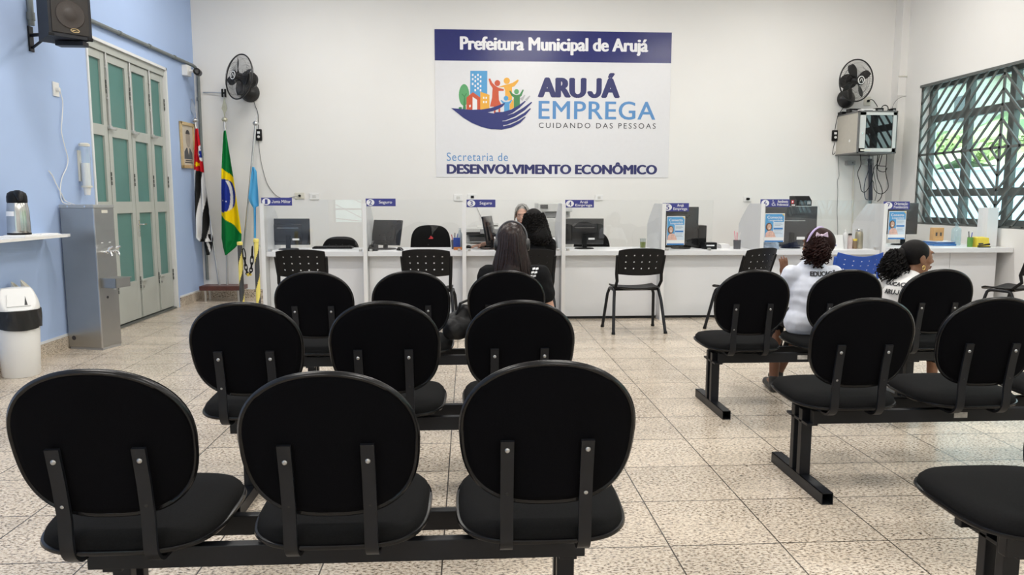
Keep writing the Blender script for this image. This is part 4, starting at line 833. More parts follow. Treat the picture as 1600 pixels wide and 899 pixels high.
t = thing('printer', 'small black printer standing above sign 6', 'printer', (4.40, 9.58, 1.235)); b = MB(); b.prism([(-0.1, -0.11, 0), (-0.1, 0.12, 0), (-0.1, 0.12, 0.13), (-0.1, -0.03, 0.13), (-0.1, -0.11, 0.07)], (0.2, 0, 0)); b.build('body', BLKPLA, t, smooth=0); b = MB(); b.b2((-0.07, -0.112, 0.015), (0.02, -0.108, 0.055), 0.002); b.build('front_panel', PRK, t, smooth=0); b = MB(); b.b2((0.04, -0.114, 0.02), (0.085, -0.108, 0.06)); b.build('label', PRD, t, smooth=0)
# ------------------------------------------------------------------ the banner on the back wall
BY = YB-0.006
BAN = at('Y', BY, 676.5, 49.5), at('Y', BY, 1041, 278)
bx0, bx1, bz0, bz1 = BAN[0].x+0.02, 2.725, 1.612, 3.527
VIN = mat('glossy_white_vinyl', (0.74, 0.74, 0.76), 0.22, noise=0.01, bump=0.15, bscale=5); NVV = mat('glossy_navy_vinyl', (0.020, 0.026, 0.15), 0.2, noise=0.05, bump=0.2, bscale=6)
LBL = mat('vinyl_mid_blue', (0.10, 0.27, 0.55), 0.3, noise=0.02); VTX = mat('vinyl_white_letters', (0.82, 0.82, 0.84), 0.3, noise=0.01); VNL = mat('vinyl_navy_letters', (0.024, 0.028, 0.13), 0.3, noise=0.02)
ban = thing('wall_banner', 'large white and navy Arujá Emprega banner high on the back wall', 'banner', (bx0, BY, bz0))
BW, BH = bx1-bx0, bz1-bz0
b = MB(); b.b2((0, 0, 0), (BW, 0.004, BH)); b.build('vinyl_sheet', VIN, ban, smooth=0)
def bpt(x, y):      # a point of the printed sheet from where it shows in the photo
    # the sheet's own corners in the photo: (676.5,49.5) (1048,53.5) (1040.5,278) (681.5,278)
    t = (y-51.5)/(278-51.5); xl = 676.5+5*t; xr = 1048-7.5*t
    u = (x-xl)/(xr-xl); yt = 49.5+4*u; return (u*BW, (1-(y-yt)/(278-yt))*BH)
def bl(s, x0, y0, x1, y1, m, bold=0.0, space=1.0, k=1): (a, d), (c, e) = bpt(x0, y1), bpt(x1, y0); return lettering(s, a, c, d, e, -0.0012*k, m, ban, bold, space)
hz = bpt(800, 98)[1]
b = MB(); b.b2((0, -0.0008, hz), (BW, 0, BH)); b.build('header_band', NVV, ban, smooth=0)
b = MB(); b.b2((0.02, -0.0012, bpt(800, 220)[1]), (BW-0.02, 0.0, bpt(800, 220)[1]+0.008)); b.build('sheet_seam', VIN, ban, smooth=0)
bl('Prefeitura Municipal de Arujá', 716, 63.5, 1010.5, 86.5, VTX, 0.05); bl('ARUJÁ', 836.5, 116.5, 966, 152.5, VNL, 0.075); bl('EMPREGA', 838, 159.5, 1021.5, 186.5, LBL, 0.022, 1.08)
bl('CUIDANDO DAS PESSOAS', 838.5, 193, 1021.5, 200.5, DARKINK, 0.0, 1.35); bl('Secretaria de', 697.5, 239.5, 791, 252.5, LBL, 0.0, 1.1); bl('DESENVOLVIMENTO ECONÔMICO', 697.5, 254.5, 1023.5, 272.5, VNL, 0.07)
def L3(pts, k): return [(q[0], -0.0003*k-0.0005, q[1]) for q in [bpt(690+p[0]/7.493, 95+p[1]/7.493) for p in pts]]
b = MB(); k = 1
LG = {n: mat('logo_'+n, c, 0.3, noise=0.02) for n, c in dict(green=(0.10, 0.36, 0.14), dgreen=(0.045, 0.22, 0.07), blue=(0.08, 0.33, 0.62), orange=(0.80, 0.40, 0.045), red=(0.58, 0.085, 0.03), navy=(0.016, 0.025, 0.165), grey=(0.45, 0.45, 0.47), white=(0.80, 0.80, 0.82)).items()}
LK = [0]
def pp(c, pts, k): LK[0] += 1; b.use(LG[c]); b.poly([(q[0], q[1]-0.00003*LK[0], q[2]) for q in L3(pts, k)])
def ell(c, x, y, rx, ry, k, n=28): pp(c, [(x+rx*math.cos(2*PI*i/n), y+ry*math.sin(2*PI*i/n)) for i in range(n)], k)
def strip(c, cen, wid, k):
    P = [Vector((p[0], p[1])) for p in cen]; Lf, Rt = [], []
    for i, p in enumerate(P):
        d = (P[min(i+1, len(P)-1)]-P[max(i-1, 0)]).normalized(); n = Vector((-d.y, d.x)); w_ = wid[i] if isinstance(wid, (list, tuple)) else wid; Lf.append(p+n*w_/2); Rt.append(p-n*w_/2)
    for i in range(len(P)-1): pp(c, [tuple(Lf[i]), tuple(Lf[i+1]), tuple(Rt[i+1]), tuple(Rt[i])], k)
ell('green', 246, 410, 60, 125, 1); strip('dgreen', [(252, 575), (252, 420)], [36, 8], 2); strip('dgreen', [(252, 430), (222, 398)], 9, 2); strip('dgreen', [(252, 430), (274, 392)], 9, 2); ell('dgreen', 205, 562, 20, 12, 1)
pp('blue', [(316, 133), (513, 133), (513, 450), (316, 450)], 1)
for (x, y) in ((345, 180), (405, 180), (375, 203), (436, 203), (345, 228), (405, 228), (375, 250), (436, 252), (345, 283), (405, 283), (375, 306), (436, 308), (406, 332), (375, 355), (436, 355)): pp('white', [(x-9, y-13), (x+9, y-13), (x+9, y+13), (x-9, y+13)], 2)
pp('red', [(276, 440), (348, 378), (434, 440), (434, 590), (276, 590)], 3); pp('white', [(345, 430), (398, 468), (398, 590), (345, 590)], 4); pp('white', [(307, 528), (325, 522), (325, 550), (307, 553)], 4)
pp('orange', [(434, 372), (540, 408), (540, 590), (434, 590)], 3)
for (x, y) in ((473, 443), (502, 443), (473, 492), (502, 492)): pp('white', [(x-8, y-12), (x+8, y-12), (x+8, y+12), (x-8, y+12)], 4)
# the four raised-arm figures
ell('orange', 739, 246, 36, 37, 3); pp('orange', [(700, 300), (800, 300), (800, 345), (800, 470), (720, 470), (720, 360)], 2); strip('orange', [(640, 322), (700, 308), (760, 305), (815, 290), (855, 255), (872, 235)], [4, 20, 44, 46, 28, 16], 3)
ell('red', 630, 273, 33, 35, 5); pp('red', [(575, 330), (645, 335), (645, 400), (650, 470), (690, 545), (545, 545), (570, 440), (572, 380)], 4); strip('red', [(537, 222), (556, 275), (590, 318), (640, 345), (705, 352)], [20, 30, 42, 36, 20], 5)
pp('red', [(592, 540), (612, 540), (612, 625), (592, 625)], 4); pp('red', [(645, 540), (665, 540), (665, 625), (645, 625)], 4)
ell('green', 852, 371, 28, 30, 6); pp('dgreen', [(822, 420), (892, 420), (892, 560), (822, 560)], 5); strip('dgreen', [(774, 362), (800, 405), (850, 435), (900, 410), (930, 348)], [14, 26, 50, 28, 14], 6)
ell('blue', 731, 447, 27, 28, 7); pp('blue', [(710, 490), (772, 490), (772, 610), (710, 610)], 6); strip('blue', [(672, 470), (700, 497), (740, 508), (775, 495), (800, 465)], [12, 22, 36, 22, 12], 7)
pp('orange', [(775, 520), (820, 445), (820, 560), (775, 580)], 2)
# the open hand below them
pp('navy', [(100, 563), (200, 572), (330, 582), (450, 578), (560, 560), (650, 528), (715, 500), (718, 512), (690, 545), (640, 575), (580, 597), (520, 612), (600, 625), (690, 612), (700, 655), (690, 712), (700, 768), (712, 795), (640, 808), (560, 808), (450, 780), (340, 735), (240, 675), (160, 610)], 8)
for cen, wid in ((([(600, 635), (700, 635), (800, 597), (880, 545), (955, 480)]), [50, 60, 42, 30, 12]), (([(640, 690), (720, 680), (830, 640), (940, 570), (1030, 492)]), [50, 50, 40, 34, 12]), (([(640, 745), (740, 732), (850, 690), (950, 628), (1015, 565)]), [50, 44, 38, 30, 12]), (([(560, 790), (680, 795), (790, 770), (890, 720), (955, 664)]), [30, 34, 36, 30, 12])): strip('navy', cen, wid, 8)
strip('grey', [(905, 465), (930, 440), (950, 408)], [40, 24, 10], 3); strip('grey', [(960, 470), (985, 445), (1008, 418)], [26, 22, 10], 3)
b.build('printed_logo', None, ban, smooth=0)

# ------------------------------------------------------------------ fans
FANB = mat('black_fan_plastic', (0.016, 0.015, 0.015), 0.4, noise=0.1)
def wall_fan(label, c, yaw, pitch, base, R=0.27, roll=0.3):
    """c: middle of the cage; base: point on the wall that carries it"""
    t = thing('wall_fan', label, 'fan', c, 0, 'black oscillating wall fans')
    m = Matrix.Rotation(yaw, 4, 'Z') @ Matrix.Rotation(pitch, 4, 'X')
    cg = MB()
    for side, dep in ((-1, 0.075), (1, 0.085)):
        pr = lambda q: side*dep*math.sqrt(max(0, 1-(q/R)**2.2))
        for k in range(72):
            a = 2*PI*k/72; cg.tube([m @ Vector((q*math.cos(a), pr(q), q*math.sin(a))) for q in (R, R*0.93, R*0.8, R*0.55, R*0.24)], 0.0014, 3, caps=False)
        for q in (R*0.24, R*0.6, R*0.85): cg.tube([m @ Vector((q*math.cos(2*PI*k/40), pr(q), q*math.sin(2*PI*k/40))) for k in range(40)], 0.0016, 4, closed=True)
    cg.build('cage', FANB, t, smooth=0)
    b = MB(); b.tube([m @ Vector((R*math.cos(2*PI*k/64), 0, R*math.sin(2*PI*k/64))) for k in range(64)], 0.009, 8, closed=True); b.build('cage_rim', FANB, t)
    b = MB(); b.lathe([(0.062, 0), (0.064, 0.008), (0.055, 0.016), (0.03, 0.02)], m @ Vector((0, -0.070, 0)), m.to_3x3() @ Vector((0, -1, 0)), 24); hb = b.build('hub_cap', FANB, t)
    b = MB(); b.tube([m @ Vector((0.047*math.cos(2*PI*k/32), -0.0865, 0.047*math.sin(2*PI*k/32))) for k in range(32)], 0.006, 6, closed=True)
    for s in (-1, 1): b.tube([m @ Vector((s*0.024, -0.089, -0.02)), m @ Vector((s*0.004, -0.0905, 0.022))], 0.004, 5)
    b.build('white_badge', WPLA, hb)
    for k in range(4):
        a0 = roll+k*PI/2
        def bf(u, v):
            q = 0.045+(R*0.86-0.045)*v; w_ = (0.22+0.62*math.sin(PI*min(1, 0.12+0.83*v)))*0.62; an = a0+(u-0.5)*w_*1.5*(1-0.25*v)
            return m @ Vector((q*math.cos(an), (u-0.5)*0.055*(1-0.3*v), q*math.sin(an)))
        b = MB(); b.grid(bf, 10, 10); o = b.build('blade', FANB, t); md = o.modifiers.new('s', 'SOLIDIFY'); md.thickness = 0.004
    b = MB(); b.lathe([(0.04, -0.06), (0.05, 0.0), (0.05, 0.03)], m @ Vector((0, 0.0, 0)), m.to_3x3() @ Vector((0, 1, 0)), 20); b.build('hub', FANB, t)
    b = MB(); b.lathe([(0.06, 0.075), (0.088, 0.085), (0.092, 0.11), (0.092, 0.19), (0.08, 0.22), (0.05, 0.235)], m @ Vector((0, 0, 0)), m.to_3x3() @ Vector((0, 1, 0)), 24); mo = b.build('motor', FANB, t)
    b = MB()
    for k in range(5): b.tube([m @ Vector((0.093*math.cos(2*PI*i/28), 0.115+k*0.017, 0.093*math.sin(2*PI*i/28))) for i in range(28)], 0.0035, 4, closed=True)
    b.build('cooling_rib', FANB, mo)
    bs = Vector(base)-Vector(c); mp = m @ Vector((0, 0.15, -0.05))
    b = MB(); b.lathe([(0.115, 0.0), (0.125, -0.012), (0.122, -0.03), (0.09, -0.075), (0.045, -0.11), (0.03, -0.12)], bs, (0, 1, 0), 28); b.build('wall_bell', FANB, t)
    b = MB(); b.tube([bs+Vector((0, -0.1, 0.0)), bs+Vector((0, -0.14, 0.02)), (bs+Vector((0, -0.15, 0.05))+mp)/2, mp], [0.032, 0.034, 0.032, 0.03], 12); b.build('neck', FANB, t)
    return t
wall_fan('black wall fan turned towards the flags, near the blue wall', at('Y', 9.56, 373.5, 120), math.radians(-40), math.radians(-6), at('Y', YB, 391, 145), 0.275, 0.2)
wall_fan('black wall fan facing the room above the wall cabinet', at('Y', 9.56, 1338, 126), math.radians(14), math.radians(4), at('Y', YB, 1321, 155), 0.265, 0.55)
def wire(name, label, pts, r, m, group=None, cat='cable', n=6):
    # smooth the path a little
    P = [Vector(p) for p in pts]; out = []
    for i in range(len(P)-1):
        p0, p1, p2, p3 = P[max(i-1, 0)], P[i], P[i+1], P[min(i+2, len(P)-1)]
        for k in range(6):
            s = k/6; out.append(0.5*((2*p1)+(p2-p0)*s+(2*p0-5*p1+4*p2-p3)*s*s+(3*p1-p0-3*p2+p3)*s**3))
    out.append(P[-1]); b = MB(); b.tube(out, r, n); return tag(b.build(name, m), label, cat, group)
W2 = YB-0.012
def wy(pts, y=W2): return [at('Y', y, *p) for p in pts]
GREYC = mat('grey_cable', (0.20, 0.20, 0.20), 0.5, noise=0.05)
wire('hanging_cable', 'thin dark cord from the fan near the flags down to its switch', wy([(396, 156), (399, 166), (403, 178), (404, 204)]), 0.004, BLKPLA)
wire('hanging_cable', 'long grey cord hanging in a bow from the fan switch to the wall socket', wy([(404, 218), (406, 240), (410, 262), (418, 288), (432, 306), (445, 310), (458, 308), (467, 306.5)]), 0.004, GREYC)
def wall_switch(name, label, x, y, w, h, m, cat, dark=None, yw=YB, plug=False):
    c = at('Y', yw-0.01, x, y); t = thing(name, label, cat, (c.x, yw, c.z)); b = MB(); b.b2((-w/2, -0.014, -h/2), (w/2, 0, h/2), 0.004); b.build('plate', m, t, smooth=0)
    b = MB(); b.b2((-w*0.18, -0.019, -h*0.22), (w*0.18, -0.013, h*0.22), 0.003); b.build('rocker', dark or m, t, smooth=0)
    if plug: b = MB(); b.cyl((w*0.05, -0.045, 0), (w*0.05, -0.014, 0), 0.016, n=12); b.build('plug', BLKPLA, t)
    return t
def fan_switch(label, x, y):
    c = at('Y', YB-0.02, x, y); t = thing('fan_switch', label, 'switch', (c.x, YB, c.z), 0, 'fan speed switches'); b = MB(); b.b2((-0.04, -0.035, -0.075), (0.04, 0, 0.075), 0.014); b.build('box', BLKPLA, t, smooth=30)
    b = MB(); b.b2((-0.018, -0.038, 0.015), (0.018, -0.034, 0.045), 0.002); b.build('label', PAPERW, t, smooth=0); b = MB(); b.cyl((0, -0.034, -0.025), (0, -0.046, -0.025), 0.017, n=18); b.build('dial', WPLA, t)
fan_switch('black fan switch with white dial beside the leaning flag pole', 404.5, 211); fan_switch('black fan switch on the wall left of the network cabinet', 1304.5, 212)
wall_switch('power_socket', 'cream power socket with a black plug above sign 1', 468, 306, 0.125, 0.085, CREAM, 'socket', plug=True)
wall_switch('wall_socket', 'white wall socket right of the cream socket', 491, 307, 0.125, 0.085, WPLA, 'socket', PRN)
wall_switch('wall_socket', 'white wall socket above the partition of counters 2 and 3', 716, 309, 0.12, 0.085, WPLA, 'socket', PRN)
wall_switch('wall_socket', 'white wall socket with a black adapter above sign 3', 738, 308, 0.12, 0.085, WPLA, 'socket', BLKPLA)
wall_switch('wall_socket', 'white wall socket right of sign 4', 936, 309, 0.11, 0.075, WPLA, 'socket', PRN)
wall_switch('wall_socket', 'white wall socket with a black plug left of sign 6', 1168, 311, 0.11, 0.075, WPLA, 'socket', BLKPLA, plug=True)
wall_switch('wall_socket', 'cream socket on the wall between fan and network cabinet', 1355, 158, 0.09, 0.12, CREAM, 'socket', plug=True)
wire('thin_wire', 'thin dark wire on the wall behind counter 3', wy([(744, 322), (748, 331), (753, 343)]), 0.003, GREYC)
wire('plug_cable', 'black cord curling from the cream socket onto the network cabinet', [at('Y', YB-0.02, 1356, 157), at('Y', YB-0.12, 1363, 156), at('Y', YB-0.25, 1369, 163), at('Y', 9.66, 1371, 167)], 0.005, BLKPLA)

# ------------------------------------------------------------------ network cabinet and its cables
RB = mat('beige_cabinet_steel', (0.50, 0.47, 0.41), 0.45, noise=0.03); RG = mat('pale_cabinet_frame', (0.60, 0.61, 0.60), 0.4, noise=0.03); RD = mat('dark_grey_trim', (0.14, 0.14, 0.14), 0.45, noise=0.05)
p0 = at('Y', 9.42, 1340, 239); p1 = at('Y', 9.42, 1403, 174); W_, H_ = p1.x-p0.x, p1.z-p0.z
t = thing('network_cabinet', 'beige wall network cabinet with dark glass door under the fan', 'cabinet', (p0.x, 9.42, p0.z))
b = MB(); b.b2((0, 0.02, 0), (W_, YB-9.42, H_), 0.003); b.build('body', RB, t, smooth=0)
b = MB(); b.b2((-0.006, 0.0, H_-0.012), (W_+0.006, YB-9.42, H_+0.006)); b.b2((-0.006, 0.0, -0.006), (W_+0.006, YB-9.42, 0.012)); b.b2((-0.006, 0.0, 0), (0.01, 0.03, H_)); b.b2((W_-0.01, 0.0, 0), (W_+0.006, 0.03, H_)); b.build('corner_trim', RD, t, smooth=0)
b = MB(); fw = 0.075
for (a, c) in (((0.012, -0.006, 0.014), (fw+0.01, 0.02, H_-0.014)), ((W_-fw*0.75, -0.006, 0.014), (W_-0.012, 0.02, H_-0.014)), ((0.012, -0.006, 0.014), (W_-0.012, 0.02, 0.06)), ((0.012, -0.006, H_-0.05), (W_-0.012, 0.02, H_-0.014))): b.b2(a, c)
d = b.build('cabinet_door', RG, t, smooth=0)
b = MB(); b.b2((fw, 0.004, 0.05), (W_-fw*0.7, 0.010, H_-0.04)); b.build('dark_glass', mat('dark_cabinet_glass', (0.008, 0.008, 0.009), 0.03, coat=0.5, noise=0.02), d, smooth=0)
b = MB(); b.cyl((0.045, -0.012, H_*0.47), (0.045, -0.004, H_*0.47), 0.012, n=14); b.build('lock', CHROME, d); b = MB(); b.b2((0.03, -0.0068, 0.025), (0.17, -0.0058, 0.045)); b.build('worn_label', CREAM, d, smooth=0)
b = MB(); b.cyl((-0.0005, 0.22, 0.17), (-0.003, 0.22, 0.17), 0.018, n=14); b.build('side_lock', WPLA, t)
b = MB(); b.use(BLKPLA); b.b2((-0.01, 0.44, H_+0.006), (0.06, 0.56, H_+0.045), 0.004); ob = b.build('power_adapter', None, None, smooth=0); ob.location = t.location
tag(ob, 'black power adapter on the wall end of the cabinet top', 'adapter')
cz = p0.z+H_+0.006
for k, (x, y, w_, h_, m, nm, lab) in enumerate(((1354, 9.62, 0.19, 0.04, WPLA, 'white_modem', 'flat white modem on top of the network cabinet'), (1372, 9.62, 0.10, 0.055, BLKPLA, 'media_converter', 'small black media converter beside the white modem'), (1394, 9.60, 0.05, 0.05, BLKPLA, 'small_adapter', 'tiny black adapter at the pillar end of the cabinet top'), (1334, 9.75, 0.16, 0.06, BLKPLA, 'black_switch_box', 'black switch box at the left end of the cabinet top'))):
    X = at('Y', y, x, 172).x; o = thing(nm, lab, 'network box', (X, y, cz)); b = MB(); b.b2((-w_/2, -0.05, 0), (w_/2, 0.05, h_), 0.006); b.build('case', m, o, smooth=0); b = MB(); b.b2((-w_*0.3, -0.0515, h_*0.35), (w_*0.3, -0.0495, h_*0.6)); b.build('front_strip', PRK if m != BLKPLA else PRD, o, smooth=0)
c = at('Y', 9.63, 1383, 164); b = MB(); b.tube([(c.x+0.045*math.cos(2*PI*k/24), 9.63, cz+0.052+0.045*math.sin(2*PI*k/24)) for k in range(24)], 0.006, 6, closed=True); tag(b.build('cable_coil', BLKPLA), 'small upright coil of black cable on the network cabinet', 'cable')
CT = lambda pts, y: [at('Y', y, *p) for p in pts]
zb = 236
CABS = [([(1344, zb), (1344.5, 247), (1345, 258), (1340, 271), (1343.5, 285), (1346, 298), (1352, 300), (1358, 292), (1362, 282), (1366, 262), (1371, 255), (1376, 236)], BLKPLA, 'thick black cable looping low at the left of the tangle under the cabinet'),
        ([(1386, zb), (1385, 252), (1384, 270), (1388, 290), (1385, 298), (1378, 303), (1370, 301), (1365.5, 294), (1365, 286), (1363, 282)], BLKPLA, 'black cable in a wide bow at the right of the tangle'),
        ([(1372, zb), (1370, 262), (1371, 278), (1376, 290), (1378.5, 300), (1376, 310), (1371, 315)], BLKPLA, 'black cable dropping behind sign 7'),
        ([(1358, 238), (1358, 258), (1356, 270), (1352, 282), (1350, 296), (1352, 310), (1356, 312)], mat('blue_black_cable', (0.03, 0.04, 0.07), 0.45, noise=0.1), 'dark bluish cable at the left of the bundle'),
        ([(1364, 238), (1364, 250), (1365, 268), (1368, 285), (1370, 300), (1367, 314)], GREYC, 'grey cable hanging straight in the bundle'),
        ([(1380, 236), (1374, 257), (1372, 259), (1384, 260)], BLKPLA, 'short black cable running sideways under the cabinet'),
        ([(1372, 236), (1371, 262), (1376, 268), (1383, 268), (1386, 262)], BLKPLA, 'short sagging black cable at the right of the tangle')]
for k, (pts, m, lab) in enumerate(CABS): wire('network_cable', lab, CT(pts, 9.72+0.02*k), 0.005, m, 'cables hanging under the network cabinet')
for k in range(5): wire('blue_cable', 'dark blue cable strapped in the upright bundle under the cabinet', CT([(1356+k*1.5, 248), (1357+k*1.4, 262), (1357.5+k*1.3, 278), (1358+k*1.2, 296), (1358+k*1.2, 313)], 9.80+0.018*k), 0.005, mat('navy_cable', (0.03, 0.036, 0.058), 0.5, noise=0.1), 'blue cables in the bundle under the cabinet')
c = at('Y', 9.85, 1335.5, 254); t = thing('junction_box', 'small grey junction box hanging below the cabinet', 'box', (c.x, YB, c.z)); b = MB(); b.b2((-0.06, -0.06, -0.03), (0.06, 0, 0.03), 0.004); b.build('box', PRD, t, smooth=0); b = MB(); b.cyl((0.02, -0.062, 0), (0.02, -0.058, 0), 0.01, n=10); b.build('knockout', DARKINK, t)
c = at('Y', 9.85, 1362, 254); t = thing('cable_clamp_box', 'pale box gathering the cables right below the cabinet', 'box', (c.x, YB, c.z)); b = MB(); b.b2((-0.07, -0.09, -0.03), (0.07, 0, 0.04), 0.006); b.build('box', PRN, t, smooth=0); b = MB(); b.b2((-0.03, -0.092, -0.01), (0.06, -0.088, 0.02)); b.build('label', PAPERW, t, smooth=0)
b = MB(); b.cyl(at('Y', YB-0.03, 1360, 256), at('Y', YB-0.03, 1359, 396), 0.022, n=12); tag(b.build('conduit_pipe', PVCG), 'grey conduit going down the wall below the network cabinet', 'pipe')
b = MB(); b.cyl(at('Y', YB-0.012, 1334, 258), at('Y', YB-0.012, 1331, 396), 0.009, n=8); tag(b.build('cable_duct', CREAM), 'thin pale cable duct down the wall left of the conduit', 'pipe')
wire('adapter_wire', 'thin black wire running from the fan past its switch to the cabinet corner', wy([(1318, 168), (1309, 182), (1304.5, 203)], YB-0.03), 0.004, BLKPLA)
wire('adapter_wire', 'thin black wire in a loop below the switch left of the cabinet', wy([(1304.5, 222), (1302, 232), (1301, 241), (1304, 240), (1305, 237)], YB-0.03), 0.004, BLKPLA)
wire('wall_wire', 'thin dark wire wandering down the wall behind the blue chair', wy([(1310, 244), (1310, 258), (1311, 275), (1308.5, 283), (1309, 300), (1308, 330), (1309, 360), (1307, 392)], YB-0.012), 0.0035, GREYC)
wire('wall_wire', 'thin cable arching from the cabinet top to the pillar', [at('Y', 9.8, 1393, 172), at('Y', 9.8, 1397, 162), at('Y', 9.8, 1404, 154), at('Y', 9.8, 1416, 150)], 0.003, GREYC)
p = at('Y', 9.825, 1404, 120); q = at('Y', 9.825, 1415, 150); t = thing('cable_cover', 'white cable cover plate high on the pillar', 'cover plate', (p.x, 9.83, q.z)); b = MB(); b.b2((0.0, -0.008, 0), (q.x-p.x-0.005, 0, p.z-q.z), 0.002); b.build('plate', WHITE, t, smooth=0); b = MB(); b.b2((-0.004, -0.018, p.z-q.z), (q.x-p.x, 0, p.z-q.z+0.012)); b.build('top_lip', CREAM, t, smooth=0)

# ------------------------------------------------------------------ on the blue wall
b = MB(); yw = XL+0.03; pts = [(yw, 6.9, 2.955), (yw, 9.88, 3.012), (yw+0.01, 9.94, 3.0), (yw+0.035, 9.965, 2.95), (yw+0.035, 9.968, 2.88), (yw+0.03, 9.968, 0.25)]
b.tube(pts, 0.02, 10); o = tag(b.build('conduit_pipe', PVCG), 'grey conduit along the blue wall above the door and down the corner', 'pipe')
for (y, z) in ((8.6, 2.988), (9.3, 3.001), (7.9, 2.974)):
    b = MB(); b.cyl((yw, y-0.02, z), (yw, y+0.02, z), 0.026, n=12); b.build('coupling', PVCG, o)
for z in (2.6, 1.9, 1.2):
    b = MB(); b.cyl((yw+0.03, 9.968, z-0.02), (yw+0.03, 9.968, z+0.02), 0.026, n=12); b.build('coupling', PVCG, o)
t = thing('security_camera', 'small black bullet camera on a white box at the top of the corner', 'camera', (XL, 9.66, 2.90)); b = MB(); b.b2((0, -0.07, -0.06), (0.07, 0.07, 0.07), 0.006); b.build('mount_box', WPLA, t, smooth=0)
b = MB(); b.tube([(0.06, 0.0, 0.0), (0.13, -0.02, 0.0)], 0.02, 10); b.build('arm', WPLA, t); b = MB(); b.cyl((0.16, 0.06, -0.01), (0.20, -0.12, -0.02), 0.042, n=18); bd = b.build('camera_body', BLKPLA, t); b = MB(); b.cyl((0.20, -0.12, -0.02), (0.2015, -0.124, -0.02), 0.025, n=16); b.build('lens', GLOSSB, bd)
t = thing('aerial_bracket', 'short thin rod with a black clamp on the back wall beside the fan', 'bracket', at('Y', YB-0.02, 317, 144.5)); b = MB(); b.cyl((0, 0, 0), (0.26, -0.02, -0.005), 0.008, n=8); b.build('rod', ALU, t); b = MB()
for s in (-1, 1): b.box((0.275+0.018*s, -0.03, -0.01+0.0*s), (0.02, 0.03, 0.105), 0.004)
b.box((0.275, -0.03, -0.01), (0.03, 0.025, 0.02)); b.build('clamp', BLKPLA, t, smooth=0)
GOLD = mat('old_gold_frame', (0.62, 0.46, 0.24), 0.45, 0.2, noise=0.1, nscale=25); SEPIA = mat('aged_photo_paper', (0.62, 0.56, 0.46), 0.6, noise=0.08, nscale=8); SUIT = mat('photo_dark_suit', (0.09, 0.10, 0.11), 0.6, noise=0.1); FACE = mat('photo_grey_face', (0.42, 0.37, 0.31), 0.6, noise=0.1); PHAIR = mat('photo_dark_hair', (0.05, 0.05, 0.05), 0.6, noise=0.1)
t = thing('framed_portrait', 'gold-framed old portrait of a man in a suit on the blue wall', 'picture', (XL, 9.635, 1.985)); m = Matrix.Rotation(0.02, 4, 'X')
b = MB()
for (a, c) in (((0.002, -0.225, -0.285), (0.03, -0.19, 0.285)), ((0.002, 0.19, -0.285), (0.03, 0.225, 0.285)), ((0.002, -0.225, 0.245), (0.03, 0.225, 0.285)), ((0.002, -0.225, -0.285), (0.03, 0.225, -0.245))): b.b2(a, c, 0.006, m)
b.build('frame', GOLD, t, smooth=0)
b = MB(); b.b2((0.004, -0.195, -0.25), (0.012, 0.195, 0.25), 0, m); b.build('photo', SEPIA, t, smooth=0)
def fl(pts, mm, k, nm): b = MB(); b.poly([m @ Vector((0.0125+0.0006*k, p[0], p[1])) for p in pts]); b.build(nm, mm, t, smooth=0)
fl([(-0.13, -0.17), (0.14, -0.17), (0.14, -0.09), (0.07, -0.03), (-0.05, -0.03), (-0.12, -0.08)], SUIT, 1, 'printed_suit'); fl([(-0.02, -0.03), (0.05, -0.03), (0.02, -0.12)], SEPIA, 2, 'printed_collar')
fl([(0.02+0.075*math.cos(a*PI/14), 0.075+0.10*math.sin(a*PI/14)) for a in range(28)], FACE, 2, 'printed_face'); fl([(0.015+0.082*math.cos(a*PI/14), 0.10+0.095*math.sin(a*PI/14)) for a in range(2, 13)], PHAIR, 3, 'printed_hair')
b = MB()
for k, (u, v, z) in enumerate(((-0.10, 0.12, -0.195), (-0.12, 0.13, -0.22))): b.poly([m @ Vector((0.0145, u, z)), m @ Vector((0.0145, v, z)), m @ Vector((0.0145, v, z+0.014)), m @ Vector((0.0145, u, z+0.014))])
b.build('caption_lines', PHAIR, t, smooth=0)
# loudspeaker
sp = thing('loudspeaker', 'black loudspeaker on a bracket high on the blue wall', 'speaker', (-3.075, 6.03, 2.525), math.radians(47)); sp.scale = (0.88, 0.88, 0.88); gr = mat('speaker_grille', (0.018, 0.014, 0.012), 0.6, noise=0.4, nscale=260)
b = MB(); b.prism([(-0.17, -0.12, 0), (0.17, -0.12, 0), (0.125, 0.26, 0), (-0.125, 0.26, 0)], (0, 0, 0.60)); b.build('cabinet', mat('black_speaker_carpet', (0.012, 0.013, 0.018), 0.7, noise=0.2, nscale=120), sp, smooth=0)
b = MB(); b.b2((-0.148, -0.128, 0.03), (0.148, -0.119, 0.57), 0.004); b.build('grille', gr, sp, smooth=0)
b = MB(); b.lathe([(0.118, 0.0), (0.112, 0.006), (0.06, 0.002), (0.05, 0.006), (0.02, 0.012)], (0.0, -0.129, 0.19), (0, -1, 0), 36); b.build('woofer', mat('brown_black_cone', (0.035, 0.026, 0.022), 0.55, noise=0.2, nscale=200), sp)
b = MB(); b.lathe([(0.06, 0.0), (0.055, 0.005), (0.03, 0.003), (0.012, 0.008)], (0.0, -0.129, 0.46), (0, -1, 0), 28); b.build('tweeter', mat('brown_black_cone', (0, 0, 0)), sp)
b = MB(); b.tube([(0.03+0.034*math.cos(2*PI*k/24), -0.131, 0.062+0.015*math.sin(2*PI*k/24)) for k in range(24)], 0.003, 5, closed=True); b.tube([(0.008, -0.131, 0.058), (0.025, -0.131, 0.064), (0.04, -0.131, 0.060), (0.056, -0.131, 0.066)], 0.0025, 5); b.build('gold_badge', GOLD, sp)
for s in (-1, 1):
    for zz in (0.0, 0.585): b = MB(); b.box((s*0.154, -0.112, zz+0.008), (0.045, 0.03, 0.03), 0.006); b.build('corner_guard', BLKPLA, sp, smooth=0)
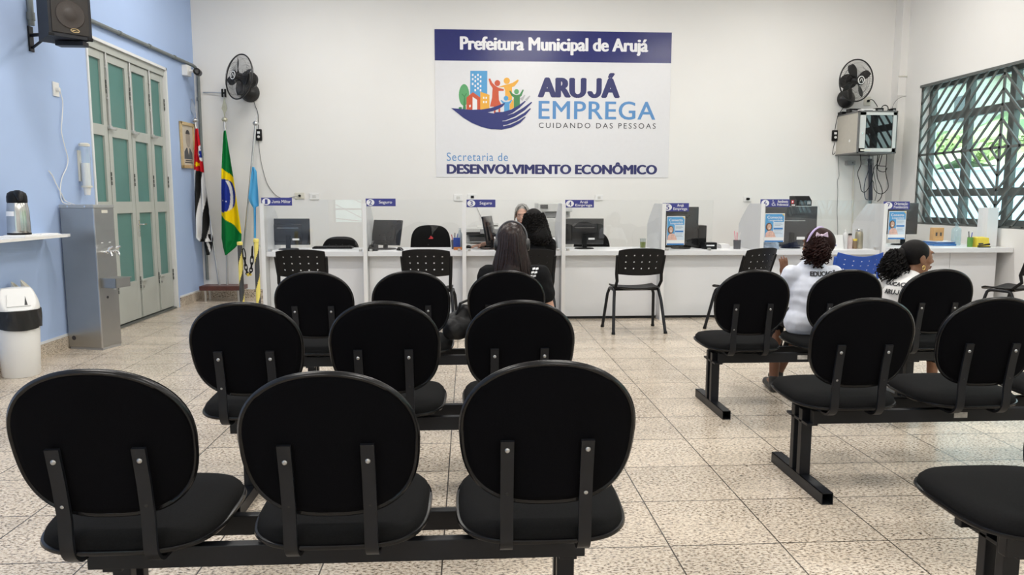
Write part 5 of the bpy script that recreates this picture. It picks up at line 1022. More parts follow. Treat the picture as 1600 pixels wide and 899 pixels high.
t = thing('speaker_bracket', 'black steel bracket holding the loudspeaker to the blue wall', 'bracket', (XL, 6.37, 2.595)); b = MB(); b.b2((0, -0.03, -0.10), (0.014, 0.03, 0.10), 0.003); b.build('wall_plate', BLKMET, t, smooth=0); b = MB(); b.tube([(0.014, 0, 0.03), (0.2, -0.10, 0.02), (0.40, -0.22, -0.09)], 0.014, 6); b.build('arm', BLKMET, t); b = MB(); b.tube([(0.014, 0, -0.07), (0.2, -0.10, 0.01)], 0.011, 6); b.build('strut', BLKMET, t)
b = MB(); b.b2((0.37, -0.34, -0.112), (0.58, -0.25, -0.077), 0.003); b.build('shelf_plate', BLKMET, t, smooth=0)
b = MB(); b.cyl((XL+0.025, 6.36, 2.70), (XL+0.025, 6.36, ZC), 0.024, n=12); o = tag(b.build('conduit_pipe', PVCG), 'grey conduit rising above the speaker bracket', 'pipe'); b = MB(); b.cyl((XL+0.025, 6.36, 2.74), (XL+0.025, 6.36, 2.80), 0.031, n=12); b.build('coupling', PVCG, o)
# socket with white cords, cup tube
t = thing('wall_socket', 'white socket with a plugged white cord on the blue wall', 'socket', (XL, 6.69, 2.245)); b = MB(); b.b2((0, -0.045, -0.06), (0.012, 0.045, 0.06), 0.004); b.build('plate', WPLA, t, smooth=0); b = MB(); b.cyl((0.012, 0.005, 0.0), (0.035, 0.005, 0.0), 0.018, n=12); b.build('plug', WPLA, t)
xs = XL+0.015; wx = lambda pts: [at('X', xs, *p) for p in pts]
wire('white_cable', 'white cord hanging from the blue wall socket to the water cooler', [(xs+0.02, 6.695, 2.245)]+wx([(94, 143), (98, 160), (97, 185), (96, 205), (101, 228), (106, 248), (104, 262), (97, 278), (94, 300), (98, 316)])+[(XL+0.1, 6.62, 1.262)], 0.0045, WPLA)
wire('white_cable', 'short white cord from the hole in the blue wall to the water cooler', wx([(76, 267), (82, 275), (88, 288), (96, 303), (102, 314)])+[(XL+0.14, 6.6, 1.262)], 0.005, WPLA)
t = thing('cup_dispenser', 'clear tube of white plastic cups on the blue wall above the cooler', 'cup dispenser', (XL, 6.995, 1.42)); CUPT = glass_mat('clear_tube', (0.93, 0.95, 0.96), 0.05, 0.06, 0.12, (0.8, 0.85, 0.9))
b = MB(); b.lathe([(0.043, 0.0), (0.043, 0.375)], (0.06, 0, 0), caps=False); b.build('tube', CUPT, t); b = MB(); b.lathe([(0.046, 0.365), (0.046, 0.385), (0.03, 0.395)], (0.06, 0, 0)); b.lathe([(0.046, -0.006), (0.046, 0.01)], (0.06, 0, 0), caps=False); b.build('cap', CREAM, t); b = MB(); b.b2((0, -0.02, 0.05), (0.018, 0.02, 0.33), 0.003); b.build('back_strip', CREAM, t, smooth=0)
b = MB(); b.lathe([(0.024, -0.075), (0.034, 0.0), (0.0345, 0.004), (0.034, 0.012), (0.0345, 0.02), (0.034, 0.06), (0.0345, 0.10), (0.034, 0.14), (0.0345, 0.18), (0.034, 0.215)], (0.06, 0, 0)); b.build('cup_stack', WPLA, t)
# shelf with the vacuum jug
t = thing('wall_shelf', 'white wall shelf carrying the steel coffee jug', 'shelf', (XL, 5.75, 1.0)); b = MB(); b.prism([(0.0, -0.6, 0.0), (0.24, -0.6, 0.0), (0.25, 0.5, 0.0), (0.22, 0.60, 0.0), (0.0, 0.62, 0.0)], (0, 0, 0.022)); b.build('board', WPLA, t, smooth=0); b = MB(); b.prism([(0.0, 0.0, -0.10), (0.20, 0.0, 0.0), (0, 0.0, 0.0)], (0, 0.025, 0)) if False else b.prism([(0.0, -0.35, -0.13), (0.05, -0.35, -0.12), (0.20, -0.35, -0.01), (0.20, -0.35, 0.0), (0.0, -0.35, 0.0)], (0, 0.03, 0)); b.build('bracket', WPLA, t, smooth=0)
for k, (lab, x, y, rz, d) in enumerate((('white folded cloth under the coffee jug', 0.13, 5.82, 0.12, (0.19, 0.30, 0.012)), ('thin white tray at the end of the wall shelf', 0.13, 6.11, -0.2, (0.15, 0.22, 0.008)))):
    t = thing(('folded_cloth', 'plastic_tray')[k], lab, ('cloth', 'tray')[k], (XL+x, y, 1.022), rz); b = MB(); b.box((0, 0, d[2]/2), d, 0.003); b.build(('cloth_layer', 'tray_base')[k], PAPERW, t, smooth=0)
    b = MB(); b.box((0.01, 0.0, d[2]+0.003), (d[0]*0.8, d[1]*0.8, 0.006), 0.002); b.build(('top_fold', 'tray_liner')[k], PAPERW, t, smooth=0)
t = thing('vacuum_jug', 'steel pump coffee jug with black lid on the white shelf', 'jug', (XL+0.135, 5.80, 1.041), math.radians(-50)); b = MB(); b.lathe([(0.075, 0.0), (0.077, 0.004), (0.077, 0.03), (0.074, 0.17), (0.066, 0.235), (0.064, 0.24)], n=32); bd = b.build('body', mat('polished_jug_steel', (0.55, 0.55, 0.54), 0.2, 0.95, noise=0.05), t)
b = MB(); b.lathe([(0.077, -0.002), (0.079, 0.0), (0.079, 0.012), (0.077, 0.014)], n=32); b.build('base_ring', BLKPLA, t)
b = MB(); b.grid(lambda u, v: (0.0775*math.cos(-0.5-1.0*u), 0.0775*math.sin(-0.5-1.0*u), 0.14+0.035*v), 10, 2); b.build('paper_label', PAPERW, bd)
b = MB(); b.lathe([(0.066, 0.238), (0.068, 0.25), (0.067, 0.285), (0.06, 0.31), (0.04, 0.325), (0.01, 0.33)], n=32); b.tube([(0.0, 0.0, 0.30), (0.06, 0.0, 0.305), (0.10, 0.0, 0.275), (0.108, 0.0, 0.255)], [0.035, 0.03, 0.02, 0.014], 12); b.build('pump_lid', BLKPLA, t)
# water cooler
wc = thing('water_cooler', 'tall stainless steel water cooler standing between shelf and grey door', 'water cooler', (-3.184, 6.50, 0), math.atan2(0.06, -0.225)+PI-0.0 if False else -0.26)
# local: x from the wall (-) to the front face (0), y along the front
b = MB(); b.b2((-0.335, 0.0, 0.02), (0.0, 0.235, 1.235), 0.006); b.build('case', STEEL, wc, smooth=0)
b = MB(); b.b2((-0.34, -0.006, 1.232), (0.006, 0.241, 1.262), 0.006); b.build('top_lid', mat('cooler_lid_grey', (0.42, 0.43, 0.43), 0.35, 0.5, noise=0.03), wc, smooth=0)
b = MB(); b.b2((-0.33, 0.006, 0.0), (-0.002, 0.23, 0.022)); b.build('foot_plinth', PRD, wc, smooth=0)
b = MB(); b.b2((-0.006, -0.003, 0.02), (0.003, 0.008, 1.232)); b.build('edge_strip', ALU, wc, smooth=0)
for k, y in enumerate((0.075, 0.165)):
    b = MB(); b.cyl((0, y, 0.85), (0.05, y, 0.85), 0.016, 0.012, 12); b.tube([(0.03, y, 0.855), (0.06, y, 0.86), (0.085, y, 0.845), (0.09, y, 0.82)], 0.009, 10); b.tube([(0.05, y, 0.86), (0.06, y+0.01, 0.885), (0.085, y+0.022, 0.90)], [0.009, 0.011, 0.009], 8); b.cyl((0.045, y-0.03, 0.85), (0.045, y+0.03, 0.85), 0.007, n=8); tp = b.build('tap', CHROME, wc)
    b = MB(); b.b2((0, y-0.012, 0.93), (0.0015, y+0.012, 0.937)); b.build('tap_label', PAPERW, wc, smooth=0)
b = MB(); b.b2((0.0, 0.09, 1.19), (0.0015, 0.16, 1.215)); b.build('maker_plate', CREAM, wc, smooth=0)
b = MB(); x1 = 0.15
b.lathe([(0.02, 0.0)], (0, 0, 0), n=4, caps=False) if False else None
for (a, c) in (((0.0, 0.03, 0.545), (x1, 0.205, 0.553)), ((0.0, 0.03, 0.55), (x1, 0.036, 0.625)), ((0.0, 0.199, 0.55), (x1, 0.205, 0.625)), ((x1-0.006, 0.03, 0.55), (x1, 0.205, 0.625)), ((0.0, 0.02, 0.62), (x1+0.008, 0.215, 0.63))): b.b2(a, c, 0.0)
b.build('drip_tray', STEEL, wc, smooth=0); b = MB(); b.cyl((0.07, 0.11, 0.525), (0.07, 0.11, 0.546), 0.012, n=10); b.build('drain', WPLA, wc)
b = MB(); b.cyl((0.0, 0.10, 0.455), (0.002, 0.10, 0.455), 0.012, n=12); b.cyl((-0.28, -0.0015, 0.10), (-0.28, 0.001, 0.10), 0.02, n=16); b.build('cable_hole', DARKINK, wc)
for (x, z) in ((-0.25, 1.247), (-0.08, 1.247)): b = MB(); b.cyl((x, -0.008, z), (x, -0.004, z), 0.009, n=10); b.build('lid_screw', CHROME, wc)
# bin and cup chutes
bn = thing('waste_bin', 'white plastic bin with black bag band under the shelf', 'bin', (-3.34, 5.60, 0)); oval = lambda a, r: (r*1.0*math.cos(a), r*0.92*math.sin(a))
b = MB(); b.lathe([(0.118, 0), (0.123, 0.006), (0.136, 0.30), (0.142, 0.43), (0.144, 0.44)], n=36); b.build('bin_body', WPLA, bn)
BAG = mat('black_bag_film', (0.010, 0.010, 0.011), 0.3, noise=0.2, nscale=40, bump=0.5, bscale=40); random.seed(11)
b = MB(); b.grid(lambda u, v: ((0.1535+0.003*math.sin(u*60+v*5)+0.002*random.random())*math.cos(2*PI*u), (0.1535+0.003*math.sin(u*60+v*5)+0.002*random.random())*math.sin(2*PI*u), 0.37+0.13*v-(0.018*math.sin(u*9) if v == 0 else 0)), 64, 6, True); b.build('bag_band', BAG, bn)
def lidf(u, v):
    a = 2*PI*u; r = 0.147*(1-0.36*v**2.0); z = 0.49+0.165*v**0.92; p = V2 = Vector((r*math.cos(a), r*math.sin(a), z))
    d = Vector((0.62, -0.78, 0)); q = p.dot(d); lim = 0.115-0.62*max(0, z-0.515)      # the mouth is cut slanting towards the room
    if q > lim and z > 0.515: p = p-d*(q-lim)
    return p
b = MB(); b.grid(lidf, 60, 14, True); b.lathe([(0.147, 0.478), (0.150, 0.486), (0.147, 0.494)], n=40, caps=False); b.poly([lidf(i/60, 1) for i in range(60)]); b.build('domed_lid', WPLA, bn, smooth=40)
d = Vector((0.62, -0.78, 0)); sd = Vector((0.78, 0.62, 0)); up = Vector((-0.62*0.527, 0.78*0.527, 0.85)); n_ = d*0.85+Vector((0, 0, 0.527)); mc = d*0.085+Vector((0, 0, 0.567))
b = MB(); b.prism([mc+sd*x+up*y+n_*0.001 for x, y in ((-0.075, -0.045), (0.075, -0.045), (0.062, 0.055), (-0.062, 0.055))], n_*0.006); b.build('flap', WPLA, bn, smooth=0)
b = MB(); b.prism([mc+sd*x+up*y+n_*0.0068 for x, y in ((0.035, -0.04), (0.055, -0.04), (0.047, 0.035))], n_*0.001); b.build('flap_gap', DARKINK, bn, smooth=0)
for k, (dx, dy, h, lab) in enumerate(((0.02, 0.21, 0.68, 'cream cup chute with slanted mouth behind the white bin, the left of two'), (0.115, 0.24, 0.69, 'cream cup chute with slanted mouth behind the white bin, the right of two'))):
    t = thing('cup_chute', lab, 'cup bin', (at('Y', 5.62+dy, 28+15*k, 450).x, 5.62+dy, 0), 0.3, 'used-cup chutes behind the bin'); b = MB(); n = 20
    rs = [[b.bm.verts.new((0.042*math.cos(2*PI*i/n), 0.042*math.sin(2*PI*i/n), (z if z < h-0.08 else h-0.05-0.05*math.cos(2*PI*i/n)))) for i in range(n)] for z in (0.012, h*0.5, h)]
    for p, q in zip(rs, rs[1:]): b.bridge(p, q)
    r2 = [b.bm.verts.new((v.co.x*0.86, v.co.y*0.86, v.co.z-0.002)) for v in rs[-1]]; b.bridge(rs[-1], r2); r3 = [b.bm.verts.new((v.co.x, v.co.y, v.co.z-0.12)) for v in r2]; b.bridge(r2, r3); b._f(r3); b.build('tube', CREAM, t)
    b = MB(); b.lathe([(0.046, 0), (0.046, 0.008), (0.043, 0.014)], n=20); b.build('foot', CREAM, t)

# ------------------------------------------------------------------ flags in the corner
st = thing('flag_stand', 'low dark red wooden stand on metal legs holding three flag poles', 'stand', (-3.17, 9.72, 0)); b = MB(); b.b2((-0.28, -0.13, 0.145), (0.26, 0.13, 0.205), 0.008); b.build('wooden_top', mat('dark_red_wood', (0.10, 0.035, 0.028), 0.35, noise=0.25, nscale=12), st, smooth=0)
for sx in (-0.22, 0.20):
    for sy in (-0.08, 0.08): b = MB(); b.cyl((sx, sy, 0), (sx, sy, 0.146), 0.017, n=12); b.build('leg', ALU, st)
FLAG = attr_mat('flag_cloth', 0.75)
def spear(b, p, d, m=0):
    d = Vector(d).normalized(); p = Vector(p); b.ball(p, (0.038, 0.038, 0.03), 16, 10); u = Vector((1, 0, 0)); q = [p+d*0.02, p+d*0.09+u*0.012, p+d*0.14+u*0.034, p+d*0.28, p+d*0.14-u*0.034, p+d*0.09-u*0.012]
    v = [b.bm.verts.new(x+Vector((0, 0.006, 0))) for x in q]; w2 = [b.bm.verts.new(x-Vector((0, 0.006, 0))) for x in q]; b._f(v); b._f(w2[::-1]); b.bridge(v, w2)
def interp(tab, y):
    for (y0, v0), (y1, v1) in zip(tab, tab[1:]):
        if y <= y1: s = (y-y0)/(y1-y0) if y1 > y0 else 0; return v0+(v1-v0)*max(0, s)
    return tab[-1][1]
def hung_flag(name, parent, left, right, y0, y1, Y0, colf, amp=0.03, folds=3.0, nu=60, nv=130):
    b = MB(); cols = []
    def f(u, v):
        y = y0+(y1-y0)*v; xl, xr = interp(left, y), interp(right, y); x = xl+(xr-xl)*u
        w_ = (xr-xl)/35; p = at('Y', Y0, x, y); p.y += amp*min(1, w_*1.3)*math.sin(folds*2*PI*u+2.2*v)+0.4*amp*math.sin(7*u-5*v); cols.append(colf(x, y)+(1,)); return p
    b.grid(f, nu, nv); o = b.build(name, FLAG, parent, smooth=80); o.location = -parent.location
    at_ = o.data.color_attributes.new('cloth_color', 'FLOAT_COLOR', 'POINT')
    for i, c in enumerate(cols): at_.data[i].color = c
    return o
GRN, YLW, BLU, WHT, BLK, RD_, LBU = (0.0, 0.17, 0.035), (0.86, 0.62, 0.0), (0.012, 0.03, 0.26), (0.75, 0.75, 0.75), (0.012, 0.012, 0.012), (0.55, 0.01, 0.02), (0.10, 0.38, 0.68)
def br(x, y):
    X, Y = (x-270)*3.593, (y-170)*3.593
    top = 338+(X-278)*0.7; low = 603+(X-272)*0.72 if X < 335 else 650+(X-335)*1.0
    dx, dy = (X-283)/74, (Y-488)/93; r = math.hypot(dx, dy)
    if r < 1:
        ax = 283+44*math.sqrt(max(0, 1-((Y-505)/115)**2)); 
        if abs(X-ax) < 7 and 396 < Y < 572 and Y > 405: return WHT
        if X < ax-12 and ((int(X/6)*7+int(Y/7)*13) % 41 == 0) and Y > 470: return WHT
        return BLU
    if Y < top: return GRN
    if Y > low: return GRN
    return YLW
def spf(x, y):
    X, Y = (x-270)*3.593, (y-170)*3.593
    if Y < 345+(X-130)*0.3:
        if math.hypot((X-172)/34, (Y-247)/50) < 1: return BLU if math.hypot((X-166)/20, (Y-250)/34)+0.22*math.sin(Y*0.25) < 0.85 else WHT
        if math.hypot(X-137, Y-312)+4*math.cos(5*math.atan2(Y-312, X-137)) < 11: return YLW
        return RD_
    c = X+0.12*(Y-360); k = int((c-98)//34); return BLK if k % 2 else WHT
def pole_flag(label, top, bot, Ytop, Ybot):
    p = at('Y', Ytop, *top); q = at('Y', Ybot, *bot); q.z = 0.206
    t = thing('flag', label, 'flag', q, 0, 'flags in the corner'); d = p-q; b = MB(); b.cyl((0, 0, 0), d, 0.014, n=12); b.build('pole', ALU, t)
    return t, d
t, d = pole_flag('black, white and red striped state flag on a leaning pole next to the portrait', (304.5, 188), (343, 447), 9.82, 9.74)
b = MB(); spear(b, d, d); b.build('spear_finial', ALU, t)
hung_flag('flag_cloth', t, [(200, 305), (265, 303), (372, 303), (380, 312)], [(200, 309), (230, 314), (265, 320), (300, 324), (340, 330), (374, 334), (380, 333)], 201, 378, 9.70, spf, 0.035, 2.5)
hung_flag('flag_tail', t, [(366, 318), (384, 319), (399, 322)], [(366, 333), (380, 333), (392, 331), (399, 327)], 366, 399, 9.73, lambda x, y: WHT if (x-y*0.3) % 11 < 3 else BLK, 0.02, 1.5, 16, 16)
t, d = pole_flag('green, yellow and blue Brazilian flag on the middle upright pole', (351, 187), (355.5, 447), 9.80, 9.72)
b = MB(); spear(b, d, d); b.build('spear_finial', mat('pale_gold_finial', (0.60, 0.58, 0.45), 0.3, 0.6, noise=0.05), t)
hung_flag('flag_cloth', t, [(203, 349.5), (265, 346), (300, 345), (372, 344.5), (386, 347), (399, 351)], [(203, 352.5), (250, 361), (280, 366.5), (300, 369.5), (340, 375), (366, 378), (376, 377.5), (388, 367), (399, 353)], 204, 399, 9.68, br, 0.03, 1.6)
t, d = pole_flag('light blue flag on the silver pole leaning across, nearest counter 1', (399.5, 193), (376, 447), 9.80, 9.74)
b = MB(); b.ball(d, (0.038, 0.038, 0.03), 16, 10); b.tube([d, d+Vector((0.01, 0, 0.12))], [0.012, 0.003], 8); b.build('ball_finial', ALU, t)
hung_flag('flag_cloth', t, [(261, 394), (285, 391), (310, 388), (318, 391), (324, 395), (326, 396), (372, 396)], [(261, 397), (268, 401), (300, 404), (322, 405), (324, 400.5), (372, 400)], 261, 372, 9.70, lambda x, y: (LBU[0]*(0.9+0.1*math.sin(x)), LBU[1], LBU[2]), 0.02, 1.5, 24, 60)
# striped barrier posts with a plastic chain
YB2 = mat('barrier_yellow', (0.78, 0.66, 0.16), 0.4, noise=0.05); DG2 = mat('barrier_dark_grey', (0.045, 0.047, 0.05), 0.45, noise=0.08)
def barrier(label, x, y, h, ph):
    t = thing('barrier_post', label, 'barrier post', (x, y, 0), 0, 'striped barrier posts'); b = MB(); b.use(DG2); b.use(YB2); n, m = 24, 120; r = 0.021
    V = [[b.bm.verts.new((r*math.cos(2*PI*i/n), r*math.sin(2*PI*i/n), 0.03+(h-0.03)*j/m)) for i in range(n)] for j in range(m+1)]
    for j in range(m):
        for i in range(n):
            s = (i/n+(0.03+(h-0.03)*j/m)/0.42*1.0*-1+ph) % 1.0; b.use(YB2 if s < 0.42 else DG2); b._f([V[j][i], V[j][(i+1) % n], V[j+1][(i+1) % n], V[j+1][i]])
    b.build('striped_pole', None, t, smooth=60); b = MB(); b.lathe([(0.0225, h-0.03), (0.025, h-0.028), (0.025, h-0.004), (0.02, h), (0.004, h+0.002)]); b.build('cap', YB2, t)
    b = MB(); b.lathe([(0.072, 0), (0.072, 0.03), (0.06, 0.045), (0.03, 0.055), (0.024, 0.07)], n=36); b.build('base', DG2, t)
    b = MB(); b.tube([(0.024, -0.006, h-0.06), (0.036, -0.012, h-0.055), (0.038, -0.012, h-0.075)], 0.004, 6); b.build('hook', ALU, t); return t
A, B_ = at('Y', 6.80, 374.5, 378), at('Y', 6.74, 400, 373.5)
barrier('yellow and dark grey striped post, the left one carrying the chain', A.x, 6.80, A.z, 0.1); barrier('yellow and dark grey striped post, the right one beside counter 1', B_.x, 6.74, B_.z, 0.55)
ch = thing('plastic_chain', 'short black and yellow plastic chain hanging between striped posts', 'chain', (0, 0, 0)); pts = []
pa = Vector((A.x+0.036, 6.785, A.z-0.075)); pb = Vector((B_.x-0.03, 6.72, B_.z-0.08)); N_ = 15
for i in range(N_):
    s = i/(N_-1); p = pa.lerp(pb, s); p.z -= 0.235*(1-abs(2*s-1)**2.6); p.x += 0.0; pts.append(p)
for i in range(N_-1):
    a, c = pts[i], pts[i+1]; d = (c-a).normalized(); side = d.orthogonal().normalized() if abs(d.z) < 0.3 else Vector((d.z, 0, -d.x)).normalized(); nrm = d.cross(side)
    if i % 2: side = nrm
    L = (c-a).length*0.70; w_ = 0.013; mid = (a+c)/2; lp = []
    for k in range(16):
        th = 2*PI*k/16; lp.append(mid+d*(L*math.copysign(abs(math.cos(th))**0.8, math.cos(th)))+side*(w_*math.sin(th)))
    b = MB(); b.tube(lp, 0.0048, 6, closed=True); b.build('link', YELP if 5 <= i <= 8 else BLKPLA, ch)
# ------------------------------------------------------------------ people
def skinm(n, c): return mat(n, c, 0.5, spec=0.35, noise=0.06, nscale=18)
EYEW = mat('eye_white', (0.75, 0.73, 0.70), 0.3, noise=0.02); IRIS = mat('dark_iris', (0.03, 0.02, 0.015), 0.2, noise=0.05)
def V3(*a): return Vector(a)
def head_parts(b, c, R, k):
    P = lambda x, y, z: c+R @ (V3(x, y, z)*k); B = lambda p, r, n=16, m=12: b.ball(P(*p), tuple(q*k for q in r), n, m, R)
    B((0, -0.010, 0.030), (0.073, 0.092, 0.085), 24, 16); B((0, 0.022, -0.040), (0.055, 0.064, 0.066)); B((0, 0.070, -0.088), (0.021, 0.018, 0.016)); B((0, 0.045, 0.005), (0.060, 0.048, 0.055))
    b.cone(P(0, 0.084, 0.022), P(0, 0.104, -0.016), 0.008*k, 0.0125*k); B((0.011, 0.094, -0.021), (0.009, 0.010, 0.007), 10, 8); B((-0.011, 0.094, -0.021), (0.009, 0.010, 0.007), 10, 8)
    B((0, 0.083, -0.048), (0.023, 0.013, 0.007)); B((0, 0.081, -0.059), (0.020, 0.013, 0.008)); B((0, 0.073, 0.043), (0.048, 0.020, 0.013))
    for s in (-1, 1):
        B((s*0.036, 0.056, -0.014), (0.024, 0.026, 0.022)); B((s*0.075, -0.006, -0.004), (0.008, 0.019, 0.030)); B((s*0.030, 0.070, 0.017), (0.017, 0.014, 0.010))
def head_detail(parent, c, R, k, lips, browm, closed=False):
    P = lambda x, y, z: c+R @ (V3(x, y, z)*k)
    for s in (-1, 1):
        b = MB(); b.use(EYEW); b.ball(P(s*0.030, 0.0755, 0.017), (0.0125*k, 0.0105*k, (0.004 if closed else 0.0085)*k), 14, 10, R); b.use(IRIS); b.ball(P(s*0.030, 0.0835, 0.0165), (0.0058*k, 0.0036*k, (0.003 if closed else 0.0062)*k), 12, 8, R); b.build('eye', None, parent)
        b = MB(); b.tube([P(s*0.014, 0.090, 0.036), P(s*0.030, 0.0905, 0.041), P(s*0.047, 0.080, 0.036)], [0.0032*k, 0.0036*k, 0.002*k], 6); b.build('eyebrow', browm, parent)
    b = MB(); b.tube([P(-0.022, 0.086, -0.053), P(-0.010, 0.0965, -0.0495), P(0, 0.0975, -0.051), P(0.010, 0.0965, -0.0495), P(0.022, 0.086, -0.053)], [0.002*k, 0.005*k, 0.0052*k, 0.005*k, 0.002*k], 8); b.tube([P(-0.020, 0.086, -0.055), P(0, 0.096, -0.0605), P(0.020, 0.086, -0.055)], [0.002*k, 0.0062*k, 0.002*k], 8); b.build('lips', lips, parent)
def hand(b, w, d, n, side, k=1.0, curl=0.5, spread=0.12):
    """w wrist, d direction of the fingers, n normal out of the back of the hand; side +1: thumb on d x n"""
    d = d.normalized(); n = (n-d*n.dot(d)).normalized(); s = d.cross(n)*side; m = Matrix((s, d, n)).transposed()
    b.cone(w-d*0.02*k, w+d*0.02*k, 0.020*k, 0.021*k, 12, (n, 0.72)); b.ball(w+d*0.048*k, (0.036*k, 0.047*k, 0.0135*k), 16, 12, m)
    for i, (x, L) in enumerate(((0.0285, 0.070), (0.0095, 0.078), (-0.0095, 0.073), (-0.028, 0.058))):
        p = w+d*(0.082-abs(i-1)*0.003)*k+s*x*k; q = d; a = 0.0
        dd = (d+s*x*spread*20).normalized()
        for j, (f, r) in enumerate(((0.45, 0.0083), (0.32, 0.0076), (0.23, 0.0068))):
            a += curl*(0.55 if j == 0 else 0.8); q = dd*math.cos(a)-n*math.sin(a); e = p+q*L*f*k; b.cone(p, e, r*k, r*0.93*k, 10); p = e
    p = w+d*0.022*k+s*0.026*k; q = (d*0.55+s*0.75-n*0.25).normalized(); e = p+q*0.040*k; b.cone(p, e, 0.0115*k, 0.0095*k, 10); q = (q+d*0.5-n*0.35*curl-s*0.2).normalized(); b.cone(e, e+q*0.030*k, 0.0092*k, 0.0075*k, 10)
def limb(b, pts, rad):
    for (p, q, r0, r1) in zip(pts, pts[1:], rad, rad[1:]): b.cone(p, q, r0, r1, 14)
def figure(root, m, J, k, R, hk, hands, voxel=0.0055):
    """one continuous body: J joints in the root's frame"""
    b = MB(); Y = V3(0, 1, 0)
    b.cone(J['pel']+V3(-0.06*k, 0, 0), J['pel']+V3(0.06*k, 0, 0), 0.095*k, 0.095*k, 16); b.cone(J['pel'], J['chest'], 0.115*k, 0.125*k, 18, (Y, 0.78)); b.cone(J['chest'], J['neck']-V3(0, 0, 0.06*k), 0.13*k, 0.09*k, 18, (Y, 0.75))
    b.cone(J['sh'][0], J['sh'][1], 0.052*k, 0.052*k, 14); b.cone(J['neck']-V3(0, 0, 0.03*k), J['head']+R @ V3(0, -0.015, -0.05)*hk, 0.054*k, 0.047*k, 16)
    head_parts(b, J['head'], R, hk)
    for i in (0, 1):
        limb(b, [J['sh'][i], J['el'][i]], [0.047*k, 0.037*k]); limb(b, [J['el'][i], J['wr'][i]], [0.037*k, 0.024*k])
        limb(b, [J['hip'][i], J['kn'][i]], [0.080*k, 0.055*k]); limb(b, [J['kn'][i], (J['kn'][i]*0.62+J['an'][i]*0.38)+V3(0, -0.012*k, 0), J['an'][i]], [0.053*k, 0.05*k, 0.034*k]); b.cone(J['an'][i]-V3(0, 0, 0.02), J['toe'][i], 0.034*k, 0.024*k)
        d, n, side, curl = hands[i]; hand(b, J['wr'][i], V3(*d), V3(*n), side, k*1.0, curl)
    return remeshed(b, 'body', m, root, voxel, 2)
def garment(root, name, m, cones, voxel=0.007, wr=0.004, smooth=3, cut=None):
    b = MB()
    for c in cones: b.cone(*c[:4], 16, c[4] if len(c) > 4 else None)
    def post(p):
        w_ = math.sin(p.x*61+p.z*23)*math.sin(p.z*47+p.y*31)+0.6*math.sin(p.z*90+p.x*35+p.y*20); return p+V3(math.sin(p.z*40), 0.9, 0.2)*(wr*w_*0.5)
    return remeshed(b, name, m, root, voxel, smooth, post)
def trousers(root, m, J, k, shoe, skirt=False):
    Y = V3(0, 1, 0); cs = [(J['pel']+V3(-0.06*k, 0, 0), J['pel']+V3(0.06*k, 0, 0), 0.105*k, 0.105*k)]
    for i in (0, 1): cs += [(J['hip'][i], J['kn'][i], 0.092*k, 0.065*k), (J['kn'][i], J['kn'][i]*0.35+J['an'][i]*0.65, 0.064*k, 0.052*k)]
    garment(root, 'trousers', m, cs, 0.008, 0.003)
    for i in (0, 1):
        b = MB(); d = (J['toe'][i]-J['an'][i]); d.z = 0; d.normalize(); h = J['an'][i].copy(); h.z = 0.035; b.cone(h-d*0.03*k, h+d*0.16*k, 0.040*k, 0.036*k, 14); b.cone(J['an'][i], h, 0.038*k, 0.038*k)
        def fl(p): p.z = max(p.z, 0.0); return p
        o = remeshed(b, 'shoe', shoe, root, 0.006, 2, fl)
def curls(b, n, region, rng, L=0.10, rad=0.012, t=0.0045, down=0.8, seg=14):
    """curly locks: region() gives start point and outward direction"""
    for i in range(n):
        p, o = region(); ph = rng.random()*6.28; tw = 2.2+rng.random()*1.6; ll = L*(0.6+0.7*rng.random()); r = rad*(0.6+0.8*rng.random()); dirv = (o*(1-down)+V3(0, 0, -1)*down).normalized(); u = dirv.orthogonal().normalized(); v = dirv.cross(u); pts = []
        for s in range(seg): a = ph+tw*2*PI*s/seg*0.9; pts.append(p+dirv*(ll*s/seg)+(u*math.cos(a)+v*math.sin(a))*r*(0.4+0.6*s/seg))
        b.tube(pts, t, 4)
def rotm(yaw, pitch=0.0, roll=0.0): return (Matrix.Rotation(yaw, 3, 'Z') @ Matrix.Rotation(pitch, 3, 'X') @ Matrix.Rotation(roll, 3, 'Y'))
def back_text(root, shirt, s, cx, cz, w, h, m, bold, yback=-0.6, ang=0.0):
    """lettering laid onto the back of a shirt"""
    me = shirt.data; bv = BVHTree.FromPolygons([v.co for v in me.vertices], [tuple(p.vertices) for p in me.polygons]); o = lettering(s, cx-w/2, cx+w/2, cz-h/2, cz+h/2, 0, m, root, bold, 1.0)
    c = Vector((cx, 0, cz))
    for v in o.data.vertices:
        k = v.co.y; q = Matrix.Rotation(ang, 3, 'Y') @ (v.co-c)+c; hit = bv.ray_cast(Vector((q.x, yback, q.z)), Vector((0, 1, 0)))[0]
        v.co = Vector((q.x, (hit.y if hit else 0)-0.004+k*4, q.z))
    return o
WSH = mat('white_tshirt_cotton', (0.74, 0.77, 0.86), 0.85, spec=0.2, noise=0.03, nscale=30); BSH = mat('black_cotton', (0.009, 0.009, 0.010), 0.9, spec=0.15, noise=0.15, nscale=60); DPT = mat('black_trouser_cloth', (0.010, 0.010, 0.012), 0.85, spec=0.15, noise=0.1, nscale=50); SHOE = mat('black_shoe', (0.015, 0.015, 0.015), 0.5, noise=0.1)
DSK = skinm('dark_brown_skin', (0.165, 0.075, 0.042)); MSK = skinm('brown_skin', (0.23, 0.115, 0.066)); LSK = skinm('light_skin', (0.58, 0.34, 0.245)); OSK = skinm('older_light_skin', (0.55, 0.33, 0.25))
